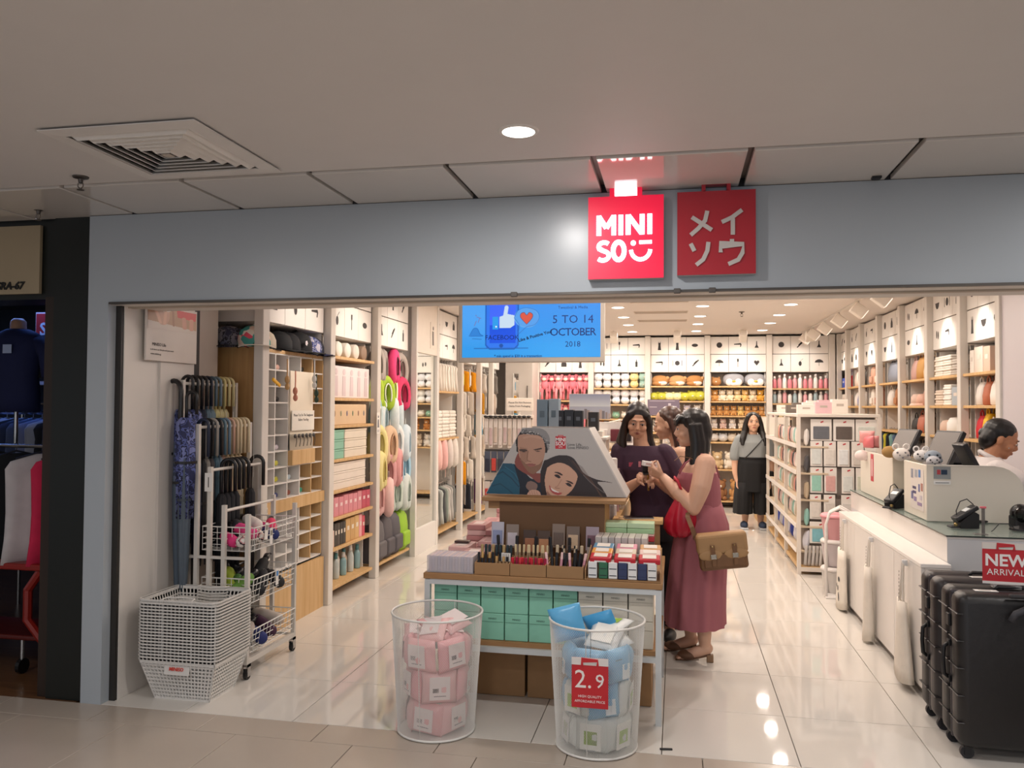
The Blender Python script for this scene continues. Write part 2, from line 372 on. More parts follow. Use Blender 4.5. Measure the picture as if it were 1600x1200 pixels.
# ceiling lights
def downlight(x,y,z,r,label,group,e):
    t=thing('ceiling_light',label,'light',(x,y,z),0,group)
    part(t,'trim_ring',cached(('ring',r),lambda b:b.lathe([(r,-.001),(r,-.006),(r+.012,-.005),(r+.016,0),(r+.016,.001)],24,cap=False)),M('#eeeae4',.4))
    part(t,'diffuser',cached(('diff',r),lambda b:b.cyl((0,0,-.004),r,.004,24)),M('#fff6ec' if e>3 else '#ffffff',.4,emit=e,var=0))
downlight(-.588,3.0,CZ,.062,'round recessed downlight in the concourse ceiling above the shop sign','concourse downlights',9)
order=sorted(range(len(SHOPD)),key=lambda i:(SHOPD[i][0]>0.9)*100+(SHOPD[i][0]<0)*50+SHOPD[i][1])
for i,(x,y) in enumerate(SHOPD):
    row={1.27:'over the aisle by the tills',.29:'in the row over the aisle',-.69:'over the display tables',-1.65:'towards the pillow wall'}[x]
    k=sum(1 for (a,b_) in SHOPD if abs(a-x)<.3 and b_<y)
    downlight(x,y,IZ,.072,f'round shop downlight {row}, {ORD[k]} from the entrance','shop downlights',7)
# square supply vent of the concourse
t=thing('air_vent','large square white ceiling diffuser with concentric louvres and a dusty corner','vent',(-2.045,2.97,CZ))
b=MB()
def sqring(b,r0,r1,z0,z1):
    vs=[(sx*r,sy*r,z) for r,z in ((r0,z0),(r1,z1)) for sx,sy in ((-1,-1),(1,-1),(1,1),(-1,1))]
    vs+=[(v[0],v[1],v[2]+.004) for v in vs]
    b.add(vs,[(i,(i+1)%4,4+(i+1)%4,4+i) for i in range(4)]+[(8+i,12+i,12+(i+1)%4,8+(i+1)%4) for i in range(4)]+[(i+4,(i+1)%4+4,(i+1)%4+12,i+12) for i in range(4)]+[(i,i+8,(i+1)%4+8,(i+1)%4) for i in range(4)])
sqring(b,.33,.262,-.012,-.016); part(t,'frame',b,M('#e6e3e0',.5))
part(t,'dark_plenum',MB().box(-.262,.262,-.262,.262,-.0015,-.0005),M('#241f1c',.9))
for k in range(6):
    r=.255-.04*k; b=MB(); sqring(b,r,r-.022,-.004,-.024); part(t,'louvre',b,M('#eeebe6',.5))
part(t,'centre_plate',MB().box(-.02,.02,-.02,.02,-.024,-.018),M('#c9bfb3',.5))
# light tracks with square heads by the right-hand cabinets
tr=thing('light_track','long white ceiling track carrying square spot heads above the bag cabinets','track',(1.93,0,IZ))
part(tr,'rail',MB().box(-.015,.015,5.5,13.4,-.02,0),CREAM)
def spot(x,y,rz,label,group):
    t=thing('track_spot',label,'spotlight',(x,y,IZ-.02),rz,group)
    part(t,'stem',cached('stem',lambda b:b.cyl((0,0,-.03),.008,.06,8)),CREAM)
    part(t,'lamp_head',cached('head',lambda b:b.rbox(-.055,.055,-.075,.075,-.06,.06,.01)),M('#efe6da',.4),(0,0,-.1),(R(-38),0,0))
    part(t,'lamp_face',cached('hface',lambda b:b.cbox((0,.077,0),(.09,.004,.1))),M('#fff1dd',.3,emit=2.0,var=0),(0,0,-.1),(R(-38),0,0))
n=0
for (x,y,tx,ty) in WASH:
    if x>1.5 and ty<13.5: spot(x,y,R(-90),f'white square track spot beside the bag cabinets, {ORD[n]} counting from the entrance','spots over the bag wall'); n+=1
n=0
for (x,y,tx,ty) in WASH:
    if ty>13.5: spot(x,y,0,f'white square spotlight in front of the back cabinets, {ORD[n]} counting from the pink plush bay','spots before the back wall'); n+=1
n=0
for (x,y,tx,ty) in WASH:
    if x<-1.5 and ty<13.5 and tx<-2.5: spot(x,y,R(90),f'white square track spot facing the cap and pillow wall, {ORD[n]} from the entrance','spots over the cap wall'); n+=1
# screws on the pier and bolt on the floor
tag(part(None,'floor_bolt',MB().rbox(-.03,.03,-.006,.006,0,.008,.003),BLACK,(-.05,3.97,0),(0,0,R(8))),'short black floor bolt plate on the threshold by the clear bag bin','bolt')
# ---------------- red signs
SGN=M('#c8102e',.35,emit=0,var=0)
def sign_body(t,w_,h_,d_,mat,side,hw,hh,win):
    b=MB(); b.mi=0
    b.box(-w_/2,w_/2,0,.004,0,h_); part(t,'face',b,mat,(0,-d_,0))
    part(t,'casing',MB().box(-w_/2,w_/2,-d_+.004,0,0,h_),side)
    # handle: a frame with an open window
    x=hw/2; z=h_; k=.012
    b=MB(); c=.035*.6
    outer=[(-x,z),(-x,z+hh-c),(-x+c,z+hh),(x-c,z+hh),(x,z+hh-c),(x,z)]
    iw,ih=win; inner=[(-iw/2,z+.004),(-iw/2,z+ih),(-iw/2,z+ih),(iw/2,z+ih),(iw/2,z+ih),(iw/2,z+.004)]
    n=6; vs=[(p[0],-d_,p[1]) for p in outer]+[(p[0],-d_,p[1]) for p in inner]+[(p[0],-.004,p[1]) for p in outer]+[(p[0],-.004,p[1]) for p in inner]
    fs=[(i+1,i,n+i,n+i+1) for i in range(n-1)]+[(2*n+i,2*n+i+1,3*n+i+1,3*n+i) for i in range(n-1)]+[(i,i+1,2*n+i+1,2*n+i) for i in range(n-1)]+[(n+i+1,n+i,3*n+i,3*n+i+1) for i in range(n-1)]
    b.add(vs,fs); part(t,'handle',b,mat)
LIT=M('#ee1040',.4,emit=.5,var=0); LITW=M('#ffffff',.4,emit=3.2,var=0)
s1=thing('lit_sign','glowing red bag-shaped shop sign with white letters and a winking smile','sign',(-.238,3.905,2.222))
sign_body(s1,.352,.39,.06,LIT,M('#b9bcc0',.4),.15,.062,(.105,.042))
part(s1,'handle_panel',MB().box(-.052,.052,-.055,-.01,.398,.436),LITW)
def strokes(lst,w,n=8):
    """flat thick strokes in XZ, front face at y=0, 4 mm deep"""
    b=MB()
    for si,pts in enumerate(lst):
        ww=w
        if isinstance(pts[0],(int,float)): ww=pts[0]; pts=pts[1]
        L_,Rr=[],[]
        for i,p in enumerate(pts):
            a=Vector(pts[max(i-1,0)]); c_=Vector(pts[min(i+1,len(pts)-1)]); d=(c_-a).normalized(); nn=Vector((-d.y,d.x))
            sc=1
            if 0<i<len(pts)-1:
                d1=(Vector(p)-a).normalized(); sc=1/max(.5,abs(nn.dot(Vector((-d1.y,d1.x)))))
            L_.append(Vector(p)+nn*ww/2*sc); Rr.append(Vector(p)-nn*ww/2*sc)
        for i in range(len(pts)-1):
            b.prism([tuple(Rr[i]),tuple(Rr[i+1]),tuple(L_[i+1]),tuple(L_[i])],-.0005*si-.0002*(i%2),.004)
    return b
def arc(cx_,cz_,rx_,rz_,a0,a1,n=14): return [(cx_+rx_*math.cos(R(a0+(a1-a0)*i/n)),cz_+rz_*math.sin(R(a0+(a1-a0)*i/n))) for i in range(n+1)]
T=.021
def brand(parent,mat,loc,s=1.0,rot=(0,0,0),deep=1):
    def P(name,b,at=(0,0)):
        for v in range(len(b.v)): x,y,z=b.v[v]; b.v[v]=((x)*s,y*deep,(z)*s)
        part(parent,name,b,mat,loc,rot)
    t=.022
    P('letter_m',strokes([[(-.125,0),(-.125,.095)],[(-.125,.09),(-.09,.035)],[(-.09,.035),(-.055,.09)],[(-.055,.095),(-.055,0)]],t))
    P('letter_i',strokes([[(-.022,0),(-.022,.095)]],t))
    P('letter_n',strokes([[(.012,0),(.012,.095)],[(.014,.09),(.075,.005)],[(.077,.095),(.077,0)]],t))
    P('letter_i',strokes([[(.112,0),(.112,.095)]],t))
    P('letter_s',strokes([arc(-.1,-.053,.026,.020,40,250,10)[:9]+arc(-.106,-.096,.028,.022,80,-140,10)],.020))
    P('letter_o',strokes([arc(-.032,-.075,.026,.042,0,360,20)],.022))
    P('wink_dot',MB().prism(arc(.036,-.04,.012,.012,0,360,14)[:-1],0,.004))
    P('wink_dash',strokes([[(.064,-.037),(.122,-.037)]],.016))
    P('smile',strokes([arc(.07,-.068,.045,.05,185,355,12)],.018))
brand(s1,LITW,(0,-.066,.205),1.0)
s2=thing('unlit_sign','unlit dull red bag-shaped sign with four grey Japanese characters','sign',(.176,3.905,2.232))
DR=M('#b21f2e',.35,var=.02); sign_body(s2,.352,.388,.05,DR,M('#b9bcc0',.4),.13,.056,(.095,.03))
GT=M('#c9c4c0',.5)
for nm,cx_,cz_,st in (('character_me',-.07,.235,[[(-.045,-.05),(-.01,-.02),(.02,.015),(.03,.06)],[(-.04,.033),(0,.005),(.05,-.03)]]),
    ('character_i',.07,.235,[[(-.045,.005),(0,.025),(.045,.058)],[(.004,.02),(.004,-.055)]]),
    ('character_so',-.07,.10,[[(-.045,.045),(-.028,.01)],[(-.02,-.055),(.012,-.03),(.03,.01),(.035,.05)]]),
    ('character_u',.07,.10,[[(0,.06),(0,.035)],[(-.05,.0),(-.05,.035),(.05,.035),(.046,-.005),(.028,-.036),(-.016,-.055)]])):
    part(s2,nm,strokes(st,.019),GT,(cx_,-.057,cz_))
# sign cable bits
tag(part(None,'cable_clip',MB().rbox(-.02,.02,-.02,.02,0,.02,.006),BLACK,(.87,3.86,CZ-.02)),'tiny black cable clip at the fascia top past the unlit sign','clip')
# ======================= goods: builders (each returns a top-level thing)
def flat(pts,d=.0015): return lambda b:[b.prism(p,-d,0) for p in pts]
def circ(cx_,cz_,r,n=12,rz=None): return [(cx_+r*math.cos(2*PI*i/n),cz_+(rz or r)*math.sin(2*PI*i/n)) for i in range(n)]
ICON={'dress':[[(-.018,-.05),(.018,-.05),(.012,.0),(.013,.03),(.009,.05),(.006,.03),(-.006,.03),(-.009,.05),(-.013,.03),(-.012,0)]],
'tank':[[(-.03,-.035),(.03,-.035),(.03,0),(.018,.02),(.018,.04),(.01,.04),(.006,.02),(-.006,.02),(-.01,.04),(-.018,.04),(-.018,.02),(-.03,0)]],
'hanger':[[(-.05,-.02),(.05,-.02),(.05,-.026),(-.05,-.026)],[(-.05,-.022),(-.044,-.022),(0,.012),(0,.018)],[(.05,-.022),(0,.018),(0,.012),(.044,-.022)],[(-.002,.016),(.002,.016),(.006,.036),(.001,.04),(-.002,.03)]],
'umbrella':[[(-.045,0),(.045,0),(.036,.02),(.012,.034),(-.012,.034),(-.036,.02)],[(-.002,-.035),(.002,-.035),(.002,.0),(-.002,.0)]],
'bowl':[[(-.04,.015),(-.03,-.01),(-.012,-.025),(.012,-.025),(.03,-.01),(.04,.015)]],
'comb':[[(-.035,-.03),(-.025,-.036),(.04,.03),(.03,.038)],[(-.02,-.005),(-.01,-.012),(.02,.022),(.012,.028)]],
'bottle':[[(-.012,-.04),(.012,-.04),(.012,.012),(.004,.024),(.004,.04),(-.004,.04),(-.004,.024),(-.012,.012)]],
'plate':[circ(0,0,.026),[(-.052,-.03),(-.047,-.03),(-.047,.03),(-.052,.03)],[(.047,-.03),(.052,-.03),(.052,.03),(.047,.03)]],
'heart':[[(0,-.03),(.028,.005),(.024,.022),(.01,.026),(0,.016),(-.01,.026),(-.024,.022),(-.028,.005)]],
'fork':[[(-.003,-.045),(.003,-.045),(.003,.01),(.009,.018),(.009,.045),(-.009,.045),(-.009,.018),(-.003,.01)]],
'sandals':[circ(-.016,0,.009,10,.026),circ(.016,-.006,.009,10,.026)],
'toast':[circ(-.005,0,.034,12,.018)],
'brush':[[(-.006,.0),(.006,.0),(.004,.04),(-.004,.04)],[(-.022,-.032),(.022,-.032),(.006,.0),(-.006,.0)]],
'mouse':[circ(0,-.01,.016,12,.026),[(-.001,.016),(.002,.016),(.03,.04),(.028,.042)]],
'clock':[circ(0,0,.03,16)],'dryer':[[(-.04,.012),(.03,.02),(.038,.004),(.03,-.022),(.022,-.022),(.026,.002),(-.04,.002)]]}
IK=list(ICON)
ICONM=M('#2e2a2a',.6,var=0)
def card_print(parent,w_,h_,colr,loc): return part(parent,'label_print',cached(('cp',round(w_,3),round(h_,3)),lambda b:b.box(-w_/2,w_/2,-.001,0,-h_/2,h_/2)),M(colr,.6,var=.02),loc)
def carton(loc,rz,w_,d_,h_,c,label,group,mark=None,cat='box',name='box'):
    if mark is None: return tag(part(None,name,boxm(w_,d_,h_,.004),M(c,.6),loc,(0,0,rz)),label,cat,group)
    t=thing(name,label,cat,loc,rz,group); part(t,'carton_body',boxm(w_,d_,h_,.004),M(c,.6))
    card_print(t,w_*.45,h_*.18,mark,(0,-d_/2-.0005,h_*.6)); return t
def storage_box(loc,rz,w_,d_,h_,c,label,group,line='#8a8378'):
    t=thing('storage_box',label,'box',loc,rz,group)
    part(t,'box_body',boxm(w_,d_,h_*.78,.004),M(c,.6)); part(t,'lid',boxm(w_+.006,d_+.006,h_*.2,.004),M(c,.6),(0,0,h_*.79)); return t
def bottle(loc,rz,r,h_,c,cap,label,group):
    t=thing('bottle',label,'bottle',loc,rz,group)
    part(t,'bottle_body',cached(('bt',r,h_),lambda b:b.lathe([(r*.9,0),(r,.008),(r,h_*.62),(r*.75,h_*.72),(r*.45,h_*.78)],10),True),M(c,.25))
    part(t,'cap',cached(('btc',r,h_),lambda b:b.lathe([(r*.55,h_*.78),(r*.55,h_*.97),(r*.45,h_)],10),True),M(cap,.35)); return t
def plush(loc,rz,s,c,label,group,kind='bear',c2=None,lean=0):
    """soft toy: body and head in one mesh, ears, muzzle and eyes as parts; s = height"""
    t=thing('plush_toy',label,'soft toy',loc,rz,group); c2=c2 or c; F=lambda h:M(h,.95,var=.08,scale=40,bump=.3)
    if kind=='round':
        part(t,'body',cached('plr',lambda b:b.ell((0,0,.42),(.5,.45,.42),14,9),True),F(c),scale=(s,s,s))
        for sx in (-1,1): part(t,'ear',cached('ple',lambda b:b.ell((0,0,0),(.11,.07,.11),8,6),True),F(c),(sx*.3*s,0,.78*s),scale=(s,s,s))
    elif kind=='long':
        part(t,'body',cached('pll',lambda b:(b.ell((0,0,.62),(.16,.12,.2),12,8),b.ell((0,-.02,.86),(.17,.14,.13),12,8),b.tube([(-.08,0,.5),(-.1,-.03,.25),(-.09,-.06,.03)],[.055,.05,.06],8),b.tube([(.08,0,.5),(.1,-.03,.25),(.09,-.06,.03)],[.055,.05,.06],8),b.tube([(-.15,0,.72),(-.2,-.05,.5),(-.17,-.08,.33)],.04,7),b.tube([(.15,0,.72),(.2,-.05,.5),(.17,-.08,.33)],.04,7)),True),F(c),scale=(s,s,s))
        for sx in (-1,1): part(t,'ear',cached('ple',None),F(c),(sx*.13*s,0,.97*s),scale=(s*.6,s*.6,s*.6))
    else:
        part(t,'body',cached('plb',lambda b:(b.ell((0,0,.28),(.26,.22,.28),12,8),b.ell((-.2,-.12,.1),(.11,.16,.1),8,6),b.ell((.2,-.12,.1),(.11,.16,.1),8,6),b.ell((-.25,-.04,.36),(.08,.09,.17),8,6),b.ell((.25,-.04,.36),(.08,.09,.17),8,6)),True),F(c),scale=(s,s,s))
        part(t,'head',cached('plh',lambda b:b.ell((0,0,0),(.27,.23,.23),12,8),True),F(c2),(0,-.02*s,.68*s),scale=(s,s,s))
        for sx in (-1,1): part(t,'ear',cached('ple',None),F(c2),(sx*.2*s,0,.87*s),scale=(s*.8,s*.8,s*.8))
    if s>.12:
        z={'round':.45,'long':.87,'bear':.68}[kind]*s; y={'round':-.43,'long':-.155,'bear':-.235}[kind]*s
        part(t,'muzzle',cached('plm',lambda b:b.ell((0,0,0),(.09,.05,.06),8,6),True),F('#f4ead8'),(0,y,z-.04*s),scale=(s,s,s))
        for sx in (-1,1): part(t,'eye',cached('plq',lambda b:b.ell((0,0,0),(.02,.014,.02),6,4),True),M('#1a1512',.3),(sx*.09*s,y+.02*s,z+.05*s),scale=(s,s,s))
    if lean: t.rotation_euler=(0,lean,rz)
    return t
cached('ple',lambda b:b.ell((0,0,0),(.11,.07,.11),8,6),True)
def neck_pillow(loc,rz,c,c2,label,group,s=1.0,tilt=0):
    """U-shaped travel pillow hung up by its closed end; front faces -y"""
    t=thing('neck_pillow',label,'pillow',loc,0,group,rot=(0,tilt,rz))
    P=[]; rr=[]
    for i in range(15):
        a=R(-70+320*i/14); P.append((.105*math.cos(a),0,-.02+.16*math.sin(a))); rr.append(.052 if 0<i<14 else .03)
    part(t,'cushion',cached('npil',lambda b:b.tube(P,rr,9),True),M(c,.85,var=.05,bump=.2,scale=30),scale=(s,s*1.0,s))
    part(t,'inner_piping',cached('npip',lambda b:b.tube([(p[0]*.56,-.046,p[2]*.68) for p in P[1:-1]],.008,6),True),M(c2,.8),scale=(s,s,s))
    part(t,'hang_loop',cached('nloop',lambda b:b.tube([(0,0,.18),(-.012,0,.22),(0,0,.245),(.012,0,.22),(0,0,.18)],.003,5)),WIREW,scale=(s,s,s)); return t
def cap_hat(loc,rz,mat,brim,label,group,s=1):
    t=thing('baseball_cap',label,'cap',loc,rz,group)
    part(t,'crown',cached('crown',lambda b:b.lathe([(.088,0),(.092,.02),(.09,.06),(.075,.095),(.045,.118),(.008,.126)],14),True),mat,scale=(s,s,s))
    def br(b):
        top=[];n=10
        o=[(.105*math.sin(R(-75+150*i/n)),-.09-.075*math.cos(R(-80+160*i/n)),.006-.012*abs(-1+2*i/n)**2) for i in range(n+1)]
        i_=[(.09*math.sin(R(-75+150*i/n)),-.088*math.cos(R(-75+150*i/n)),.012) for i in range(n+1)]
        vs=o+i_+[(x,y,z-.004) for x,y,z in o]+[(x,y,z-.004) for x,y,z in i_]; m=n+1
        b.add(vs,[(k,k+1,m+k+1,m+k) for k in range(n)]+[(2*m+k+1,2*m+k,3*m+k,3*m+k+1) for k in range(n)]+[(k+1,k,2*m+k,2*m+k+1) for k in range(n)])
    part(t,'brim',cached('brim',br,True),brim,scale=(s,s,s))
    part(t,'button',cached('btn',lambda b:b.ell((0,0,.128),(.008,.008,.005),6,4),True),brim,scale=(s,s,s)); return t
def pack(loc,rz,w_,h_,c,win,label,group,tilt=0,th=.012,cat='packet',name='hanging_pack'):
    """goods on a printed card hung from a peg: origin at the peg hole"""
    t=thing(name,label,cat,loc,0,group,rot=(0,tilt,rz))
    part(t,'card',cached(('card',round(w_,3),round(h_,3)),lambda b:b.rbox(-w_/2,w_/2,-.002,.002,-h_,.01,.0015,n=1)),M(c,.5))
    part(t,'goods',cached(('gd',round(w_,3),round(h_,3),th),lambda b:b.rbox(-w_*.38,w_*.38,-.002-th,-.002,-h_*.92,-h_*.3,min(.01,th*.8),n=2)),M(win,.5,var=.1,scale=30)); return t
def garment(loc,rz,w_,h_,c,label,group,name='garment',cat='clothing',th=.03,hanger='#26262a',sleeve=True,seed=0,two=None):
    """a garment hanging from a rail, seen side on or face on; origin at the rail, front -y"""
    t=thing(name,label,cat,loc,rz,group); 
    def g(b):
        r_=random.Random(seed); rings=[]; n=28; ph=[r_.uniform(0,6) for _ in range(3)]
        for k,(z,fx,fy) in enumerate(((-.045,.18,.5),(-.06,.45,.8),(-.085,.86,1),(-.13,1,1.1),(-.3,.96,1.2),(-.55,.98,1.3),(-.8,1.04,1.4),(-1,1.08,1.5))):
            zz=-.045-( -z-.045)*h_/ .955 if k>3 else z*min(1,h_/.6)
            ring=[]
            for i in range(n):
                a=2*PI*i/n; fold=1+.16*min(1,k/5)*math.sin(7*a+ph[0])+.1*min(1,k/5)*math.sin(11*a+ph[1])
                ring.append((w_/2*fx*math.cos(a)*(1+.05*math.sin(3*a+ph[2]+k)*(k>3)),th*fy*math.sin(a)*fold,zz))
            rings.append(ring)
        b.loft(rings[::-1])
    part(t,'cloth',cached(('gar',round(w_,2),round(h_,2),th,seed),g,True),M(c,.9,var=.1,scale=15,bump=.2))
    if sleeve:
        for sx in (-1,1): part(t,'sleeve',cached(('slv',round(w_,2),round(h_,2),sx),lambda b:b.tube([(sx*w_*.4,0,-.09),(sx*w_*.52,-.01,-.16),(sx*w_*.56,-.015,-.16-h_*.25)],[.05,.055,.045],9),True),M(two or c,.9,var=.1,scale=15))
    part(t,'hanger',cached(('hgr',round(w_,2)),lambda b:(b.tube([(-w_*.36,0,-.07),(0,0,-.03),(w_*.36,0,-.07)],.006,6),b.tube([(0,0,-.03),(0,0,-.005),(.012,0,.012),(0,0,.022),(-.012,0,.012)],.003,5))),M(hanger,.4)); return t
def tote(loc,rz,w_,h_,d_,c,label,group,handle=.12,cat='bag',name='shoulder_bag',hc=None):
    t=thing(name,label,cat,loc,rz,group)
    part(t,'bag_body',cached(('tote',w_,h_,d_),lambda b:b.loft([[(w_/2*fx*math.copysign(abs(math.cos(a))**.5,math.cos(a)),d_/2*fy*math.copysign(abs(math.sin(a))**.6,math.sin(a)),z*h_) for a in [2*PI*i/20 for i in range(20)]] for z,fx,fy in ((0,.86,.8),(.04,.98,1),(.4,1,1.04),(.75,.95,.85),(.97,.9,.5),(1,.86,.4))]),True),M(c,.6,var=.06))
    for s_ in (-1,1): part(t,'handle',cached(('toh',w_,h_,d_,handle,s_),lambda b:b.tube([(-w_*.25,s_*d_*.2,h_*.9),(-w_*.22,s_*d_*.2,h_+handle*.6),(0,s_*d_*.2,h_+handle),(w_*.22,s_*d_*.2,h_+handle*.6),(w_*.25,s_*d_*.2,h_*.9)],.007,6),True),M(hc or c,.5))
    return t
def backpack(loc,rz,s,c,label,group):
    t=thing('backpack',label,'backpack',loc,rz,group); m=M(c,.7,var=.05)
    part(t,'main_body',cached('bpk',lambda b:b.loft([[(x*fx*math.copysign(abs(math.cos(a))**.5,math.cos(a)),.09*fy*math.copysign(abs(math.sin(a))**.6,math.sin(a)),z) for a in [2*PI*i/18 for i in range(18)]] for z,fx,fy,x in ((0,.85,.85,.15),(.03,1,1,.15),(.25,1,1.05,.15),(.36,.9,.9,.15),(.41,.6,.6,.15),(.42,.3,.3,.15))]),True),m,scale=(s,s,s))
    part(t,'front_pocket',cached('bpp',lambda b:b.rbox(-.11,.11,-.125,-.07,.04,.2,.03)),m,scale=(s,s,s))
    part(t,'carry_loop',cached('bpl',lambda b:b.tube([(-.03,0,.41),(-.025,0,.45),(.025,0,.45),(.03,0,.41)],.008,6),True),M('#222226',.6),scale=(s,s,s)); return t
def towel(loc,rz,w_,d_,h_,c,label,group,name='folded_towel',cat='towel'):
    return tag(part(None,name,cached(('tw',round(w_,3),round(d_,3),round(h_,3)),lambda b:(b.rbox(-w_/2,w_/2,-d_/2,d_/2,0,h_*.52,h_*.25),b.rbox(-w_/2+.004,w_/2-.004,-d_/2+.006,d_/2,h_*.48,h_,h_*.25)),True),M(c,.95,var=.07,scale=25,bump=.3),loc,(0,0,rz)),label,cat,group)
def roll(loc,rz,r,l,c,label,group,name='rolled_mat',cat='mat'):
    t=thing(name,label,cat,loc,rz,group)
    part(t,'roll_body',cached(('rl',r,l),lambda b:b.tube([(0,-l/2,r),(0,-l/2+.01,r),(0,l/2-.01,r),(0,l/2,r)],[r*.9,r,r,r*.9],16),True),M(c,.8,var=.06))
    part(t,'band',cached(('rlb',r),lambda b:b.tube([(0,-.01,r),(0,.01,r)],r*1.03,16)),M('#8d8379',.6)); return t
def pouch(loc,rot,w_,h_,th,c,label,group,name='soft_pack',cat='packet',print_=None,parent=None,seed=0):
    """pillow-shaped soft pack standing on z=0 of its own frame"""
    def g(b):
        r_=random.Random(seed); n=9; m=9; vs=[]; 
        for s_ in (-1,1):
            for i in range(n+1):
                for j in range(m+1):
                    u,v=-1+2*i/n,-1+2*j/m; k=((1-abs(u)**2.6)*(1-abs(v)**2.6))**.5
                    vs.append((u*w_/2*(1-.04*(1-v*v)),s_*(th/2*k*(1+.12*math.sin(5*u+seed)*math.cos(4*v+seed)))+.0005*s_,(v+1)*h_/2))
        fs=[]; q=(n+1)*(m+1)
        for i in range(n):
            for j in range(m):
                a=i*(m+1)+j; fs.append((a,a+m+1,a+m+2,a+1)); fs.append((q+a,q+a+1,q+a+m+2,q+a+m+1))
        rim=[i*(m+1) for i in range(n+1)]+[n*(m+1)+j for j in range(1,m+1)]+[i*(m+1)+m for i in range(n-1,-1,-1)]+[j for j in range(m-1,0,-1)]
        for a,b_ in zip(rim,rim[1:]+rim[:1]): fs.append((a,q+a,q+b_,b_))
        b.add(vs,fs)
    me=cached(('pouch',round(w_,3),round(h_,3),round(th,3),seed),g,True)
    if print_ is None:
        o=part(parent,name,me,M(c,.35,var=.05,coat=.2),loc,rot); return tag(o,label,cat,group) if parent is None else o
    t=thing(name,label,cat,loc,0,group,rot=rot); part(t,'wrapper',me,M(c,.35,var=.05,coat=.2))
    if print_ is not None:
        for (nm,x,z,ww,hh,cc) in print_: part(t,nm,cached(('pp',ww,hh,th),lambda b:b.rbox(-ww/2,ww/2,-.0012,0,-hh/2,hh/2,.0008,n=1)),M(cc,.4),(x,-th/2*1.0-.001,z))
    return t
# ======================= shelving bays
class Bay:
    def __init__(s,loc,rz,w_,name,label,depth=.42,posts=(1,0),cab=True,doors=3,group=None,back=True,backc=None,sides=True,seed=0,top=2.78,low=2.2):
        s.l=Vector(loc); s.rz=rz; s.w=w_; s.d=depth
        t=s.t=thing(name,label,'shelving',loc,rz,group)
        P=WHITE
        xs=[0]*posts[0]+[w_]*posts[1]
        for x in xs: part(t,'post',cached('post',lambda b:b.rbox(-.045,.045,-.02,.05,0,2.785,.004,n=1)),M('#e0dad2',.5,var=.02),(x,0,0))
        if back: part(t,'back_panel',boxm(w_-.1,.02,low-.06),M(backc or '#e2dbd3',.55),(w_/2,depth-.02,.05))
        if sides: part(t,'side_panel',boxm(.014,depth-.11,low-.06),P,(.056,depth/2+.04,.05)); part(t,'side_panel',boxm(.014,depth-.11,low-.06),P,(w_-.056,depth/2+.04,.05))
        if cab:
            part(t,'cabinet_body',boxm(w_-.095,depth-.05,top-low-.002),P,(w_/2,depth/2+.03,low))
            part(t,'cabinet_gap',boxm(w_-.095,.01,top-low-.01),M('#3a322c',.9),(w_/2,.056,low+.004))
            dw=(w_-.09)/doors; rr=random.Random(seed*7+3)
            for row in range(2):
                dh=(top-low)/2-.008; z0=low+.003+row*((top-low)/2)
                for k in range(doors):
                    x=.045+dw*(k+.5)
                    d_=part(t,'cabinet_door',cached(('cdoor',round(dw,3),round(dh,3)),lambda b:b.rbox(-dw/2+.0025,dw/2-.0025,-.012,.0,0,dh,.002,n=1)),M('#ebe6e0',.4,var=.015),(x,.05,z0))
                    ic=rr.choice(IK); part(d_,'icon',cached(('icon',ic),flat(ICON[ic])),ICONM,(0,-.0125,dh*.52),scale=(1.5,1,1.5))
    def W(s,x,y,z):
        c,s_=math.cos(s.rz),math.sin(s.rz); return (s.l.x+c*x-s_*y,s.l.y+s_*x+c*y,s.l.z+z+.0012)
    def shelf(s,z,d=None,name='shelf',m=None,front=.0):
        d=d or s.d-.03
        part(s.t,name,boxm(s.w-.096,d,.025,.003),m or OAK,(s.w/2,front+d/2,z-.025))
        return z
    def rail(s,z,y=.06,m=None): part(s.t,'hanging_rail',cached(('rail',round(s.w,2)),lambda b:b.tube([(.05,0,0),(s.w-.05,0,0)],.01,8)),m or CHROME,(0,y,z))
    def bracket(s,z):
        for x in (.07,s.w-.07): part(s.t,'bracket',cached('brk',lambda b:b.add([(sx*.006,y,z_) for sx in (-1,1) for y,z_ in ((.0,0),(.35,0),(.35,-.12),(.3,-.12))],[(0,1,2,3),(7,6,5,4),(0,4,5,1),(1,5,6,2),(2,6,7,3),(3,7,4,0)])),WHITE,(x,.02,z-.026))
def note(bay,x,z,label,group='small product notices on the posts'):
    t=thing('notice_card',label,'notice',bay.W(x,-.024,z),bay.rz,group)
    part(t,'card',boxm(.075,.003,.2),M('#f3efe9',.4)); 
    part(t,'print_figure',cached('npf',flat([circ(0,.12,.012,8),[(-.02,.02),(.02,.02),(.012,.095),(-.012,.095)]],.001)),M('#6d7078',.5),(0,-.0018,.04))
    for k in range(2): part(t,'print_line',boxm(.05,.001,.004),M('#6d7078',.5),(0,-.002,.02+.012*k))
# ======================= left wall, from the entrance inwards.  local x -> world +Y
LX=-2.78; rzL=PI/2
OAKD=wood('#b78d58','#c99f69'); LAV=M('#e4dce6',.5,var=.02)
